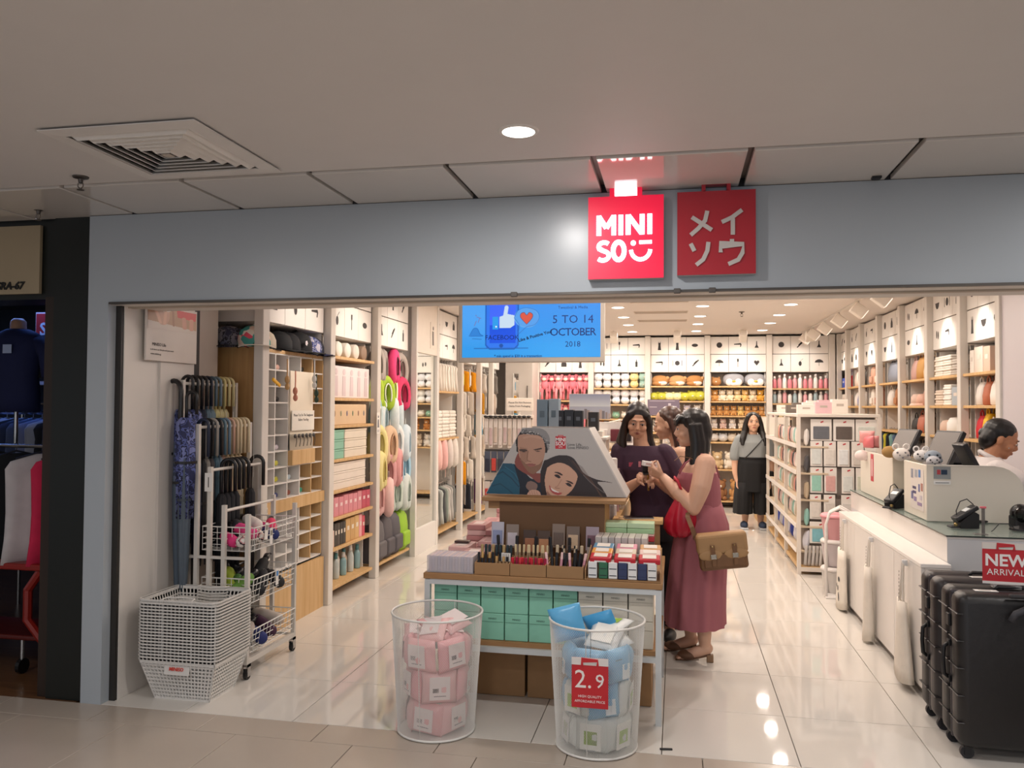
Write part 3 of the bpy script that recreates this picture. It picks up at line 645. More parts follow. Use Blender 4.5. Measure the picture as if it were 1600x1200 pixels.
# --- cap bay with pigeon holes
B=Bay((LX,5.14,0),rzL,1.09,'cap_display_bay','first bay by the entrance with caps over white pigeonholes and oak fronts',.62,seed=1,back=False,sides=False)
part(B.t,'side_panel',boxm(.02,.6,2.04),OAKD,(.03,.34,0)); part(B.t,'side_panel',boxm(.02,.54,2.2),WHITE,(1.08,.34,0)); part(B.t,'back_panel',boxm(1.04,.02,2.2),M('#d9cfc4',.6),(.54,.6,0))
part(B.t,'top_board',boxm(1.02,.56,.03,.003),OAK,(.54,.32,1.985)); part(B.t,'kick_panel',boxm(1.0,.03,.40),OAK,(.55,.03,0)); part(B.t,'oak_band',boxm(1.0,.03,.085),OAK,(.55,.03,.845))
def pig(z0,z1,rows,skip=None):
    cols=5; w0=.05; cw=(1.0-.0)/cols
    for k in range(cols+1):
        x=w0+cw*k
        part(B.t,'divider',boxm(.012,.25,z1-z0),WHITE if k<4 else OAK,(min(x,1.045),.165,z0))
    part(B.t,'pigeonhole_back',boxm(1.0,.01,z1-z0),LAV,(.55,.29,z0))
    for r_ in range(rows+1):
        z=z0+(z1-z0)*r_/rows
        for k in range(cols):
            if skip and skip(r_,k): continue
            part(B.t,'pigeonhole_shelf',boxm(cw-.012,.25,.01),WHITE,(w0+cw*(k+.5),.165,z-.005))
pig(.42,.845,4); pig(.93,1.985,9,lambda r_,k:k in (2,3) and r_ in (4,5,6,7))
# display board in the grid
t=thing('display_board','cream display board with small printed sign set into the pigeonhole wall','display board',B.W(.65,-.002,1.17),rzL)
part(t,'oak_box',boxm(.385,.05,.11,.003),OAK,(0,.03,0)); part(t,'backboard',boxm(.385,.02,.47),M('#efe3cf',.5),(0,.04,.23)); part(t,'sign_plate',boxm(.375,.006,.15),M('#f2ede2',.5),(0,.018,.255))
text(t,'print_line','Please Try On The Sunglasses',.027,ICONM,(0,.0145,.37),extrude=.0004); text(t,'print_line','Before You Buy',.027,ICONM,(0,.0145,.335),extrude=.0004)
part(t,'back_card',boxm(.385,.008,.12),M('#b9ae9c',.6),(0,.03,.11))
for i in range(6):
    o=thing('sunglasses',f'{ORD[i]} pair of dark glasses hanging in a row under the board sign','glasses',B.W(.49+.063*i,.0,1.385),rzL,'glasses in the board row')
    part(o,'lens',cached('gls',lambda b:(b.ell((-.0,0,0),(.026,.006,.016),8,6))),BLACK,(0,0,0)); part(o,'temple',cached('gtm',lambda b:b.tube([(0,0,0),(.004,.0,-.04),(0,.005,-.08)],.003,5)),M('#5a5550',.4),(.02,0,0))
GI=[(0,8,'#1b1b20'),(0,7,'#1b1b20'),(1,7,'#2b2b30'),(1,8,'#ddb0a0'),(3,8,'#1d1f22'),(1,2,'#d8d455'),(0,1,'#b5486a'),(2,1,'#b7c7cf'),(1,1,'#c6c238'),(1,0,'#33407f'),(2,0,'#8a4a3a'),(3,0,'#2c9a80'),(1,6,'#1b1b20'),(1,3,'#dcd3dc')]
GN={8:'top row',7:'second row',6:'third row',5:'fourth row',4:'fifth row',3:'sixth row',2:'seventh row',1:'eighth row',0:'bottom row'}
CN={'#1b1b20':'black','#2b2b30':'charcoal','#ddb0a0':'peach','#1d1f22':'black','#d8d455':'yellow','#b5486a':'pink','#b7c7cf':'pale blue','#c6c238':'lime','#33407f':'navy','#8a4a3a':'brown','#2c9a80':'teal','#dcd3dc':'lilac'}
for k,r_,c in GI:
    z=.93+.1172*r_+.006
    o=thing('eyewear',f'{CN[c]} glasses in the {GN[r_]} of the pigeonholes, column {"one two three four five".split()[k]}','glasses',B.W(.15+.2*k,.1,z),rzL,'eyewear in the pigeonholes')
    part(o,'lens_frame',cached('eyf',lambda b:(b.tube(circ3(-.035,0,.018,.03,.018),.004,5,closed=True),b.tube(circ3(.035,0,.018,.03,.018),.004,5,closed=True),b.ell((-.035,.002,.018),(.026,.003,.014),8,4),b.ell((.035,.002,.018),(.026,.003,.014),8,4)) ) if False else cached('eyf2',lambda b:(b.ell((-.037,0,.02),(.032,.01,.02),10,6),b.ell((.037,0,.02),(.032,.01,.02),10,6))),M(c,.3))
    part(o,'temple',cached('eyt',lambda b:(b.tube([(-.068,0,.024),(-.066,.08,.024),(-.064,.11,.012)],.003,5),b.tube([(.068,0,.024),(.066,.08,.024),(.064,.11,.012)],.003,5))),M(c,.3))
# loose hanging bits: yellow tag, sunglasses on tags
tag(part(None,'shoe_horn',cached('horn',lambda b:b.rbox(-.06,.06,-.008,.008,-.013,.013,.008)),M('#f0b51e',.5),B.W(.15,-.02,1.775),(0,R(22),rzL)),'bright yellow plastic tag sticking out of a pigeonhole','tag')
for i,(x,z,c,nm) in enumerate(((.33,1.95,'#caa06a','tan'),(.46,1.87,'#d98f78','coral'),(.82,1.86,'#1f3a2a','dark green'),(.78,1.97,'#c9c9c9','silver'))):
    o=thing('hanging_sunglasses',f'{nm} sunglasses hanging by one temple in front of the pigeonholes','glasses',B.W(x,-.01,z),rzL,'sunglasses hung on the pigeonholes')
    part(o,'temple',cached('hst',lambda b:b.tube([(0,0,0),(.003,0,-.07),(0,0,-.13)],.005,6)),M(c,.4)); part(o,'lens_frame',cached('hsl',lambda b:(b.ell((0,0,-.15),(.012,.02,.03),8,6),b.ell((.004,.0,-.2),(.012,.02,.026),8,6))),M(c,.3))
# caps on the top board
CAMO=pattern('camo_cloth',['#3b3b52','#6a6c7d','#22222e','#8d8a92'],28); CAMO2=pattern('dark_camo',['#1d2030','#3a4060','#15161d','#5b5f74'],30)
FLOR=pattern('floral_cloth',['#f4eadc','#e6526b','#4aa39a','#f0d8c8','#2f6b53'],26,kind='voronoi'); BLK=M('#15161b',.8); PLAID=pattern('blue_plaid',['#23336b','#8e93b5','#31438c','#c5c2cf'],24)
caps=[(.06,.30,CAMO,BLK,'grey camo'),(.14,.16,M('#b9b2ad',.8),BLK,'light grey'),(.22,.33,CAMO2,BLK,'dark camo'),(.33,.20,M('#c3b6a3',.8),BLK,'beige'),(.05,.10,FLOR,M('#f1e7da',.8),'floral pink and green'),(.46,.14,BLK,BLK,'plain black'),(.58,.13,BLK,BLK,'black flower-embroidered'),(.74,.13,BLK,BLK,'wide black'),(.86,.3,CAMO,BLK,'grey patterned'),(.93,.12,PLAID,M('#1c2348',.8),'blue checked'),(1.02,.14,CAMO2,BLK,'navy camo')]
for i,(x,y,m,bm,nm) in enumerate(caps):
    cap_hat(B.W(x,y,2.015),rzL-(.9 if i<5 else -.5)*(1 if i<5 else 1),m,bm,f'{nm} baseball cap on the board above the pigeonholes','caps over the pigeonholes',1.22 if i!=7 else 1.4)
tag(part(None,'flower_patch',cached('fp',lambda b:[b.ell((.012*math.cos(a),0,.012*math.sin(a)),(.009,.003,.009),6,4) for a in (0,1.25,2.5,3.8,5)]),M('#e9dfe4',.6),B.W(.66,.0,2.09),(0,0,rzL)),'small white flower patch on the front of the black cap','patch')
t=thing('price_tag_holder','tiny grey price label clipped on the oak band under the pigeonholes','label',B.W(.06,-.002,.86),rzL); part(t,'card',boxm(.045,.003,.045),M('#e8e4dc',.5)); part(t,'print',boxm(.03,.001,.025),M('#77726c',.5),(0,-.002,.01))
# --- box bay
B1=B=Bay((LX,6.25,0),rzL,1.03,'box_shelf_bay','second bay with storage boxes in mint, cream and pink',.42,seed=2)
zs=[2.03,1.68,1.45,1.165,.905,.68,.43,.115]
for z in zs: B.shelf(z); B.bracket(z)
for i in range(5): roll(B.W(.12+.19*i,.16,2.03),rzL,.068,.2,['#d9cfc6','#f0eadf','#efe8de','#e6ddd1','#a78f7c'][i],f'{["grey-beige","bright white","white striped","cream","brown-ended"][i]} rolled cushion on the top shelf of the box bay','rolled cushions')
def slipper_box(B,x0,x1,z,h_,c,n,mc,label,kind):
    t=thing('display_box',label,'box',B.W((x0+x1)/2,.17,z),rzL); w_=x1-x0
    part(t,'carton_body',boxm(w_,.3,h_,.005),M(c,.6))
    for k in range(n):
        x=-w_/2+w_*(k+.5)/n
        if kind=='dot': part(t,'print_mark',cached('pmd',flat([circ(0,0,.012,10,.024)],.001)),M(['#9b7a5d','#8a8f72','#6f6a86','#7a8a6a','#9a7060','#6e7380'][k%6],.5),(x,-.151,h_*.55))
        else: part(t,'print_figure',cached('pmf',flat([[(-.035,-.12),(.035,-.12),(.03,.05),(-.03,.05)],circ(0,.085,.028,10)],.001)),M(mc,.5),(x,-.151,h_*.5))
slipper_box(B,.07,.9,1.68,.27,'#f0e2e0',5,'#dcc9cb','large pale pink printed box on the second shelf of the box bay','fig')
slipper_box(B,.07,.84,1.45,.175,'#e2c39d',6,'','kraft storage box with six dark oval marks along its front','dot')
for i,c in enumerate(['#8fc4ad','#eadfcd']):
    for k in range(3): storage_box(B.W(.2 if i==0 else .6,.17,1.165+.082*k),rzL,.27 if i==0 else .5,.3,.08,c,f'{["mint","cream"][i]} flat storage box, {["lowest","middle","uppermost"][k]} of three on the fourth shelf','flat mint and cream boxes')
for k in range(3): storage_box(B.W(.44,.17,.905+.075*k),rzL,.78,.3,.073,'#ece0d3',f'wide off-white storage box, {["lowest","middle","uppermost"][k]} of three on the fifth shelf of box bay','wide off-white boxes')
for k in range(9): carton(B.W(.1+.103*k,.15,.68),rzL,.097,.25,.165-.004*(k%3),'#dc8f98' if k<7 else '#c9596b',f'{ORD[k]} pink carton from the entrance on the sixth shelf of box bay','pink cartons',mark='#f2d5d5')
x=.08
for k,(w_,h_,c,nm) in enumerate(((.09,.14,'#e3c5b5','pale peach'),(.06,.19,'#4a443e','black taped'),(.06,.19,'#57504a','charcoal taped'),(.06,.19,'#3f3a36','black printed'),(.06,.19,'#494440','dark grey'),(.1,.2,'#d2a870','kraft'),(.1,.2,'#cda36c','tan kraft'),(.1,.205,'#d8b078','light kraft'),(.07,.2,'#e9a7ab','rose'),(.07,.18,'#cf5564','red pink'))):
    carton(B.W(x+w_/2,.15,.43),rzL,w_-.004,.25,h_,c,f'{nm} box standing on the seventh shelf of the box bay','mixed boxes on the seventh shelf',mark='#e9ddcc'); x+=w_
for k in range(11): bottle(B.W(.1+.08*k,.12+.03*(k%2),.115),rzL,.03,.2+.02*(k%3),['#cfd8d6','#e8e4df','#93b9c0','#d5c3b0'][k%4],['#e8e8e8','#5f9aa5','#ffffff'][k%3],f'{ORD[k]} bagged bottle from the entrance on the bottom shelf of box bay','bottles on the bottom shelf of the box bay')
note(B1,1.03,1.35,'white notice card with a grey figure on the post beside the neck pillows')
# --- neck pillow bay
B2=B=Bay((LX,7.31,0),rzL,1.04,'neck_pillow_bay','third bay hung with U-shaped travel pillows over grey backpacks',.42,seed=3,backc='#5d564f')
B.shelf(.115); B.bracket(.115)
NP=[('#b5aaa3','#8f857e','light grey'),('#a89e98','#857b74','stone grey'),('#e8447c','#5c1f35','hot pink'),('#b9aea6','#8d827b','pale grey'),
 ('#b6d23c','#5a6b20','lime green'),('#a9c83a','#f2f2e6','lime and white'),('#eef1e2','#b4cd3e','white with green lining'),('#e6426f','#7a2038','crimson pink'),
 ('#a9d3d8','#e6f1f1','pale aqua'),('#dfeaec','#9cb9c2','icy white'),('#e3eef0','#a7bcc4','white furry'),('#cfdfe4','#9fb6bf','cloud grey'),
 ('#efe3a0','#cdbd6c','butter yellow'),('#e5c3a2','#b58f6f','tan'),('#eef0ef','#b9c6c9','snow white'),('#d4e4ec','#9ab2bf','faded blue'),
 ('#ece09c','#c9ba6d','soft yellow'),('#e2abab','#b97b7b','dusty pink'),('#dd9f9f','#b67c7c','rose pink'),('#a9d0e4','#7fa9bf','sky blue'),
 ('#efc3bf','#cf9691','blush'),('#efc9c4','#d29c95','pale blush'),('#cfdcd2','#9db0a2','pale sage'),('#d5dfda','#a3b3aa','misty sage')]
for i,(c,c2,nm) in enumerate(NP):
    r_,k=divmod(i,4); s_=.98 if r_<2 else 1.05
    neck_pillow(B.W(.17+.25*k,.08+.03*((k+r_)%2)-.05*(r_>2),2.02-.258*r_-.02*(k%2)),rzL+rnd.uniform(-.3,.5),c,c2,f'{nm} U-shaped travel pillow in the {ORD[r_]} row of the pillow bay','travel pillows hung in the pillow bay',s_*.98,rnd.uniform(-.12,.12))
for r_ in range(6): B.rail(2.02-.258*r_+.23,.14)
for k,(c,nm) in enumerate((('#6c686b','mid grey'),('#5b575c','dark grey'),('#57545a','graphite'),('#9cc93a','lime green'))): backpack(B.W(.17+.235*k,.1,.115),rzL,.98,c,f'{nm} backpack standing on the bottom shelf under the travel pillows','backpacks under the pillows')
# --- mirror bay
t=thing('mirror_panel','tall wall mirror in a white frame between the pillow bay and the towel bay','mirror',(LX,8.42,0),rzL)
part(t,'frame_post',boxm(.05,.06,2.78),WHITE,(.0,.0,0)); part(t,'frame_post',boxm(.05,.06,2.78),WHITE,(.78,.0,0)); part(t,'base_board',boxm(.73,.05,.28),WHITE,(.39,.0,0)); part(t,'header_board',boxm(.73,.05,.58),M('#efe5d9',.45),(.39,0,2.2))
part(t,'glass',boxm(.73,.01,1.92),M('#d9dcd8',.02,metal=1,var=0),(.39,.0,.28)); part(t,'backing',boxm(.73,.3,2.78),WHITE,(.39,.18,0))
pr=thing('small_poster','small framed poster with grey figures stuck high above the tall mirror','poster',(LX+.028,9.0,2.27),rzL); part(pr,'paper',boxm(.2,.003,.3),M('#efe6da',.5)); part(pr,'figure_print',cached('fgp',flat([[(-.03,.04),(.03,.04),(.02,.2),(-.04,.2)],circ(0,.235,.025,8)],.001)),M('#7d756f',.5),(0,-.002,0))
# --- towel / plush / clothes bays
B4=B=Bay((LX,9.25,0),rzL,1.07,'towel_bay','bay beyond the mirror with white towels, pink plush and grey coats',.42,seed=4)
for z in (1.80,1.22,.115): B.shelf(z); B.bracket(z)
for k in range(8):
    garment(B.W(.12+.12*k,.12,2.17),rzL+R(70),.26,.33,'#f3ece2',f'{ORD[k]} white bathrobe or towel hanging over the top shelf of the towel bay','white towels hung high',name='hanging_towel',cat='towel',th=.02,sleeve=False,seed=k%3)
for r_ in range(4):
    for k in range(3): towel(B.W(.2+.32*k,.16,1.22+.085*r_),rzL,.29,.28,.083,['#f4efe6','#efe8de','#ece6dc'][(k+r_)%3],f'white folded bath towel, {["lowest","second lowest","second highest","uppermost"][r_]} of the {["first","middle","last"][k]} pile in the towel bay','folded bath towels')
for k,(c,nm) in enumerate((('#efc0b9','blush pink'),('#eebbb6','rose pink'),('#dcd2cb','pale grey'),('#e9e1d8','off-white'))): 
    o=neck_pillow(B.W(.18+.24*k,.05,1.03),rzL+.5,c,'#d9b0a8',f'{nm} long-eared plush pillow hanging below the towels','plush pillows below the towels',1.05,.1)
B.rail(.92,.15); B.rail(.66,.12)
for k in range(7): pack(B.W(.1+.14*k,.08,.91),rzL+.3,.09,.2,'#e8e0d6',['#5b5854','#c9a79c','#8d8880'][k%3],f'{ORD[k]} boxed sock pack on the rail under the plush pillows','sock packs under the plush pillows')
for k in range(9): garment(B.W(.08+.11*k,.14,.64),rzL+R(75),.26,.42,['#d9d5cf','#c4c1bd','#8f918d','#d3d8d3','#5b5d5f','#a9b5ac'][k%6],f'{ORD[k]} grey or white T-shirt on the low rail of the towel bay','shirts on the low rail of the towel bay',th=.02,sleeve=False,seed=k%3)
def hangbay(Y,w_,nm,lab,seed,pal,rows=((2.12,.26),(1.84,.3),(1.52,.28),(1.22,.3),(.9,.3),(.58,.34)),n=7,rz=rzL,X=LX,gname='packs',kinds=None,short='',bt=None):
    B=Bay((X,Y,0),rz,w_,nm,lab,.42,seed=seed)
    B.shelf(.115); B.bracket(.115)
    for r_,(z,h_) in enumerate(rows):
        B.rail(z+.01,.1)
        for k in range(n):
            c,cn=pal[(k*3+r_*5+k*k)%len(pal)]; x=.1+(w_-.2)*k/(n-1)
            lb=f'{ORD[k]} item, {cn}, on the {ORD[r_]} rail down in the {short}'
            if (r_+k)%3==0: garment(B.W(x,.1,z),rz+R(60),.2,h_,c,lb,gname,name='hanging_bag',cat='bag',th=.022,sleeve=False,seed=k%3)
            else: pack(B.W(x,.08,z),rz+rnd.uniform(.1,.5),min(.12,(w_-.2)/n*1.05),h_*.92,'#eee6db',c,lb,gname,rnd.uniform(-.04,.04))
    return B
PA=[('#f3ede3','white'),('#ece4da','off-white'),('#e9e0d4','ivory'),('#f0eae0','snowy'),('#efe7dc','cream'),('#2d2f3a','navy'),('#f0a018','orange'),('#2b2b2e','black'),('#c9c3ba','grey'),('#ddd3c7','oat'),('#d9d34b','yellow'),('#3c57a8','blue')]
hangbay(10.38,1.0,'accessory_bay','bay with small bags and pouches, an orange one halfway down',5,PA,short='first accessory bay past the towels',gname='accessories in the first accessory bay')
PB=[('#efe8de','white'),('#b33a34','red'),('#ebe3d9','off-white'),('#f1ebe2','ivory'),('#55a7c9','blue'),('#e6a531','amber'),('#5f9a57','green'),('#2d2f3a','navy'),('#e2d9cf','cream'),('#7b3c86','purple')]
hangbay(11.42,.75,'toy_pack_bay','narrow bay with colourful packs next to the towel side accessories',6,PB,n=5,short='narrow colourful bay',gname='packs in the narrow bay')
hangbay(12.2,.72,'corner_pack_bay','last narrow bay of white packs before the corner column',7,[('#f2ece2','white'),('#e9dfd3','cream'),('#8b857f','grey'),('#d9c7b9','beige')],n=5,short='last bay before the corner column',gname='packs in the corner bay')
# ======================= back wall: local x -> +X
BX=[-2.33,-1.41,-.475,.48,1.445]; YB=13.6
names=[('pink_plush_bay','back bay filled with pink long-legged plush animals'),('white_plush_bay','back bay piled with white, green and yellow round plush'),('tan_plush_bay','back bay with tan plush, green bottles of plush and the purple placard in front'),
 ('bear_plush_bay','back bay with grey bird cushions and rows of small brown bears'),('bottle_bay','back bay of pink and white bottles next to the far corner')]
names[2]=('tan_plush_bay','back bay with tan lying plush above yellow-green round plush')
bb=[]
for i,x in enumerate(BX): bb.append(Bay((x,YB,0),0,((BX+[2.395])[i+1]-x),names[i][0],names[i][1],.42,seed=20+i,posts=(1,1 if i==4 else 0),top=2.77,low=2.19))
B=bb[0]
for z in (1.72,1.2,.115): B.shelf(z)
for r_ in range(2):
    for k in range(7): plush(B.W(.12+.12*k,.12+.05*(k%2),[1.72,1.22][r_]),0,.43,['#f08c98','#ea7f8d','#f3a0a8'][k%3],f'{ORD[k]} pink long-legged plush animal on the {["upper","lower"][r_]} shelf of the pink bay','pink plush animals','long')
B=bb[1]
for z in (1.93,1.66,1.42,1.2,.9,.115): B.shelf(z)
PW=['#f1f1f4','#ecedf2','#f4f4f2','#e7e9f0']
for r_,(z,s_) in enumerate(((1.93,.2),(1.66,.2),(1.42,.19))):
    for k in range(6):
        c=PW[(k+r_)%4]; nm='white'
        if r_==0 and k>=4: c,nm=('#ead79a','yellow') if k==4 else ('#a9c9bd','mint')
        if r_==2: c,nm=('#8db79f','green') if k%2==0 else ('#f1ece0','cream')
        for q in range(2 if r_<2 else 1):
            plush(B.W(.11+.15*k,.12-.0*q,z+.115*q),rnd.uniform(-.3,.3),s_*(.8 if q else .72),c,f'{nm} round plush, {ORD[k]} along, {["lower","upper"][q]} layer, {ORD[r_]} shelf of the white plush bay','round white and green plush','round')
for k in range(5): plush(B.W(.13+.18*k,.12,.9),0,.24,['#e9e2da','#d8c8b4'][k%2],f'{ORD[k]} pale plush on the low shelf of the white plush bay','pale plush low in the white bay')
for k in range(4): plush(B.W(.15+.2*k,.12,1.2),0,.2,'#c98a4e',f'{ORD[k]} brown bear plush under the green plush of the white plush bay','bears under the green plush')
B=bb[2]
for z in (1.965,1.72,1.47,1.2,.9,.115): B.shelf(z)
for k in range(3):
    t=thing('lying_plush',f'{ORD[k]} tan plush animal lying along the top shelf of the tan plush bay','soft toy',B.W(.2+.28*k,.13,1.965),0,'tan lying plush')
    part(t,'body',cached('lpb',lambda b:(b.ell((0,0,.09),(.15,.1,.09),14,8),b.ell((-.02,-.06,.04),(.12,.05,.04),10,6)),True),M(['#b98653','#c29465','#b4804c'][k],.95,bump=.3,scale=40)); part(t,'belly',cached('lpe',lambda b:b.ell((.02,-.07,.045),(.1,.04,.04),10,6),True),M('#f1dfd2',.9)); part(t,'ear',cached('lpr',lambda b:b.ell((.12,-.05,.13),(.03,.02,.03),8,6),True),M('#c89a68',.9))
for k in range(7):
    plush(B.W(.1+.125*k,.12,1.72),0,.17 if k<5 else .2,'#c8c84a' if k not in (2,3) else '#e7e8b4',f'{ORD[k]} yellow-green round plush on the second shelf of the tan plush bay','yellow-green round plush','round')
for k in range(5): plush(B.W(.14+.165*k,.13,1.47),0,.2,['#f0ebe6','#dcd7d4','#e9e4e6','#e2dcea','#f3efe8'][k],f'{["white","grey-white","pearl","lilac white","ivory"][k]} bear plush on the third shelf of the tan plush bay','pale bears behind the placard')
for r_ in range(2):
    for k in range(5): plush(B.W(.14+.165*k,.13,[1.2,.9][r_]),0,.22,['#efe8df','#d9c5a6','#ddd9d6'][(k+r_)%3],f'{ORD[k]} small pale plush on the {["fourth","fifth"][r_]} shelf of the tan plush bay','small pale plush low in the tan bay')
B=bb[3]
for z in (1.965,1.72,1.485,1.27,1.06,.62,.115): B.shelf(z)
for k in range(2):
    t=thing('bird_cushion',f'large grey and white bird cushion, {["nearer the bears plush","nearer the bottle bay"][k]}'.replace('bears plush','tan plush bay'),'soft toy',B.W(.42+.34*k,.13,1.965),0,'grey bird cushions')
    part(t,'body',cached('bcb',lambda b:b.ell((0,.02,.105),(.17,.1,.105),16,10,pw=.8),True),M('#a7a7ad',.95,bump=.2,scale=40)); part(t,'belly',cached('bcl',lambda b:(b.ell((-.07,-.07,.06),(.06,.04,.06),10,8),b.ell((.07,-.07,.06),(.06,.04,.06),10,8),b.ell((0,-.07,.035),(.1,.04,.036),10,6)),True),M('#f4f2f0',.95)); part(t,'beak',cached('bck',lambda b:b.ell((0,-.115,.075),(.03,.012,.014),8,6),True),M('#e8c53e',.7))
plush(B.W(.14,.13,1.965),0,.17,'#b98654','brown plush tucked at the end of the shelf beside the bird cushions','grey bird cushions','round')
for k in range(7): plush(B.W(.12+.12*k,.13,1.72),rnd.uniform(-.4,.4),.2,['#d9a15e','#f1e6cf','#efe2c6','#e8cfa0','#e9c07a','#e6d6b8','#e0a848'][k],f'{["orange tan","pale cream","cream","straw","honey","oat","golden"][k]} plush on the second shelf above the little bears','plush above the little bears')
for k in range(8): plush(B.W(.09+.11*k,.12,1.485),0,.17,'#d09a5c' if k!=4 else '#e6c47c',f'{ORD[k]} little brown bear in the row on the third shelf','little brown bears')
for k in range(6): plush(B.W(.11+.145*k,.12,1.27),0,.175,['#eee9e6','#e5c9c2','#f2efee','#efe3d2','#e9e4e2','#f2ece6'][k],f'{ORD[k]} pale plush on the fourth shelf of the bear bay','pale plush on the fourth shelf')
for k in range(6): plush(B.W(.11+.145*k,.12,1.06),0,.16,['#efece9','#dfe3e8','#e9dfcf'][k%3],f'{ORD[k]} white plush on the fifth shelf of the bear bay','white plush on the fifth shelf','round')
for k in range(4):
    plush(B.W(.16+.2*k,.1,.62),0,.3,['#d5b98f','#eadfce','#c9a273','#8f5d3c'][k],f'{["sandy","cream","tan","dark brown"][k]} large plush standing on the low shelf of the bear bay','large plush on the low shelf')
for k in range(3): plush(B.W(.2+.26*k,.1,.115),0,.36,['#9b6b45','#c5925c','#b07a48'][k],f'{["dark brown","light brown","mid brown"][k]} big bear on the floor shelf of the bear bay','big bears on the floor shelf')
B=bb[4]
for z in (1.93,1.69,1.45,1.2,.9,.6,.115): B.shelf(z,m=M('#caa87c',.5))
def brow(B,z,n,pal,nm,sh,h_=.19,r_=.033):
    for k in range(n):
        c,cp,cn=pal[k%len(pal)]
        bottle(B.W(.09+(.8)*k/(n-1)*.98,.1,z),0,r_,h_*(1+.1*((k*7)%3)),c,cp,f'{ORD[k]} {cn} bottle on the {sh} shelf of the bottle bay','bottles in the back corner bay')
brow(B,1.93,11,[('#e98a98','#f4f1ee','pink with white neck'),('#eda3ac','#f0ece8','rose'),('#f4f1ee','#f4f1ee','white')],'','top')
brow(B,1.69,11,[('#a9bfc6','#f2f0ed','pale blue'),('#e9e6e2','#ffffff','white'),('#e7a9b0','#f4f1ee','blush'),('#efece8','#3a3a3c','white with black cap')],'','second')
brow(B,1.45,9,[('#d9b7b5','#efe9e4','dusty pink'),('#ecdcae','#f5f0e6','pale yellow'),('#efe9e6','#ffffff','ivory')],'','third',.13,.036)
brow(B,1.2,9,[('#e0c9d0','#ffffff','lilac'),('#efe9e6','#ffffff','ivory')],'','fourth',.16)
# ======================= right wall: local x -> world -Y
rzR=-PI/2; RX=2.48
edges=[7.02,7.92,8.9,9.93,10.98,11.98,12.9,13.58]
RN=[('red_bag_bay','bag bay nearest the tills with red and yellow bags'),('white_cap_bay','bag bay with white folded cloth over white sun hats'),('tan_bag_bay','bag bay with a large tan hat on its top shelf'),
('zebra_bag_bay','bag bay with a silver patterned duffel on its top shelf'),('pink_backpack_bay','bag bay with beige backpacks'),('pale_bag_bay','bag bay with pale handbags and blue pouches'),('far_bag_bay','last bag bay by the back corner with red and blue boxes')]
rb=[]
for i,(nm,lb) in enumerate(RN): rb.append(Bay((RX,edges[i+1],0),rzR,edges[i+1]-edges[i],nm,lb,.4,seed=40+i,posts=(1,1 if i==0 else 0),doors=3))
def items(B,z,lst,grp,wh):
    x=.1
    for k,(kind,w_,h_,c,cn) in enumerate(lst):
        L_=B.W(x+w_/2,.14,z); lb=f'{cn} on the {wh}'
        if kind=='bag': tote(L_,rzR,w_,h_,.13,c,lb,grp,handle=.05)
        elif kind=='pack': backpack(L_,rzR,h_/.45,c,lb,grp)
        elif kind=='cloth':
            n=max(1,round(h_/.05))
            for q in range(n): towel((L_[0],L_[1],L_[2]+.05*q),rzR,w_,.22,.049,c,f'{cn}, {ORD[q]} from below, on the {wh}',grp,'folded_cloth','cloth')
        elif kind=='hat':
            t=thing('sun_hat',lb,'hat',L_,rzR,grp); part(t,'crown',cached(('hat',w_,h_),lambda b:b.lathe([(w_*.42,.02),(w_*.4,h_*.7),(w_*.3,h_*.95),(.01,h_)],14),True),M(c,.8)); part(t,'brim',cached(('hatb',w_),lambda b:b.lathe([(w_*.40,.03),(w_*.5,.005),(w_*.5,0),(w_*.4,.02)],16,cap=False),True),M(c,.8))
        elif kind=='box': carton(L_,rzR,w_,.2,h_,c,lb,grp,mark='#ddd2c6')
        x+=w_+.012
for B in rb:
    for z in (1.93,1.65,1.36,1.08,.8,.45,.115): B.shelf(z,m=wood('#cfa469','#ddb67f'))
items(rb[0],1.93,[('box',.1,.2,'#f0e7dd','white fabric box'),('box',.2,.22,'#dfd0c3','beige canvas box'),('box',.15,.21,'#d3b7a4','tan canvas box'),('bag',.2,.2,'#a79d99','grey striped bag')],'goods on the bag bay nearest the tills','top shelf of the bag bay nearest the tills')
items(rb[0],1.65,[('bag',.15,.2,'#f1ece6','white pouch'),('bag',.15,.2,'#b8694a','rust brown bag'),('bag',.22,.21,'#f2ebe3','round white bag'),('bag',.18,.22,'#6d727e','slate blue bag')],'goods on the bag bay nearest the tills','second shelf of the bag bay nearest the tills')
items(rb[0],1.36,[('bag',.14,.2,'#cf2233','scarlet bag'),('bag',.12,.22,'#f2c11f','bright yellow bag'),('bag',.1,.14,'#f0e9e2','white clutch'),('bag',.24,.22,'#c3142c','wide crimson bag')],'goods on the bag bay nearest the tills','third shelf of the bag bay nearest the tills')
items(rb[0],1.08,[('bag',.2,.18,'#4a3434','dark maroon bag'),('bag',.2,.16,'#5b4a44','brown bag'),('bag',.2,.17,'#8d8a7a','olive grey bag')],'goods on the bag bay nearest the tills','fourth shelf of the bag bay nearest the tills')
items(rb[1],1.93,[('cloth',.24,.2,'#efe7dc','white folded cloth pile'),('cloth',.24,.2,'#d9cfc4','cream folded cloth pile'),('cloth',.2,.15,'#bdb4aa','grey folded cloth pile')],'folded cloth in the white bay','top shelf of the sun hat bay')
items(rb[1],1.65,[('cloth',.25,.15,'#e3d2c2','beige towel pile'),('cloth',.22,.2,'#f4efe8','bright white towel pile'),('box',.2,.17,'#a9b2ba','grey-blue box')],'folded cloth in the white bay','second shelf of the sun hat bay')
items(rb[1],1.36,[('hat',.22,.15,'#e3c6b4','pink beige sun hat'),('hat',.24,.18,'#f7f4ef','large white sun hat'),('hat',.2,.17,'#f2efea','smaller white sun hat')],'sun hats','third shelf of the sun hat bay')
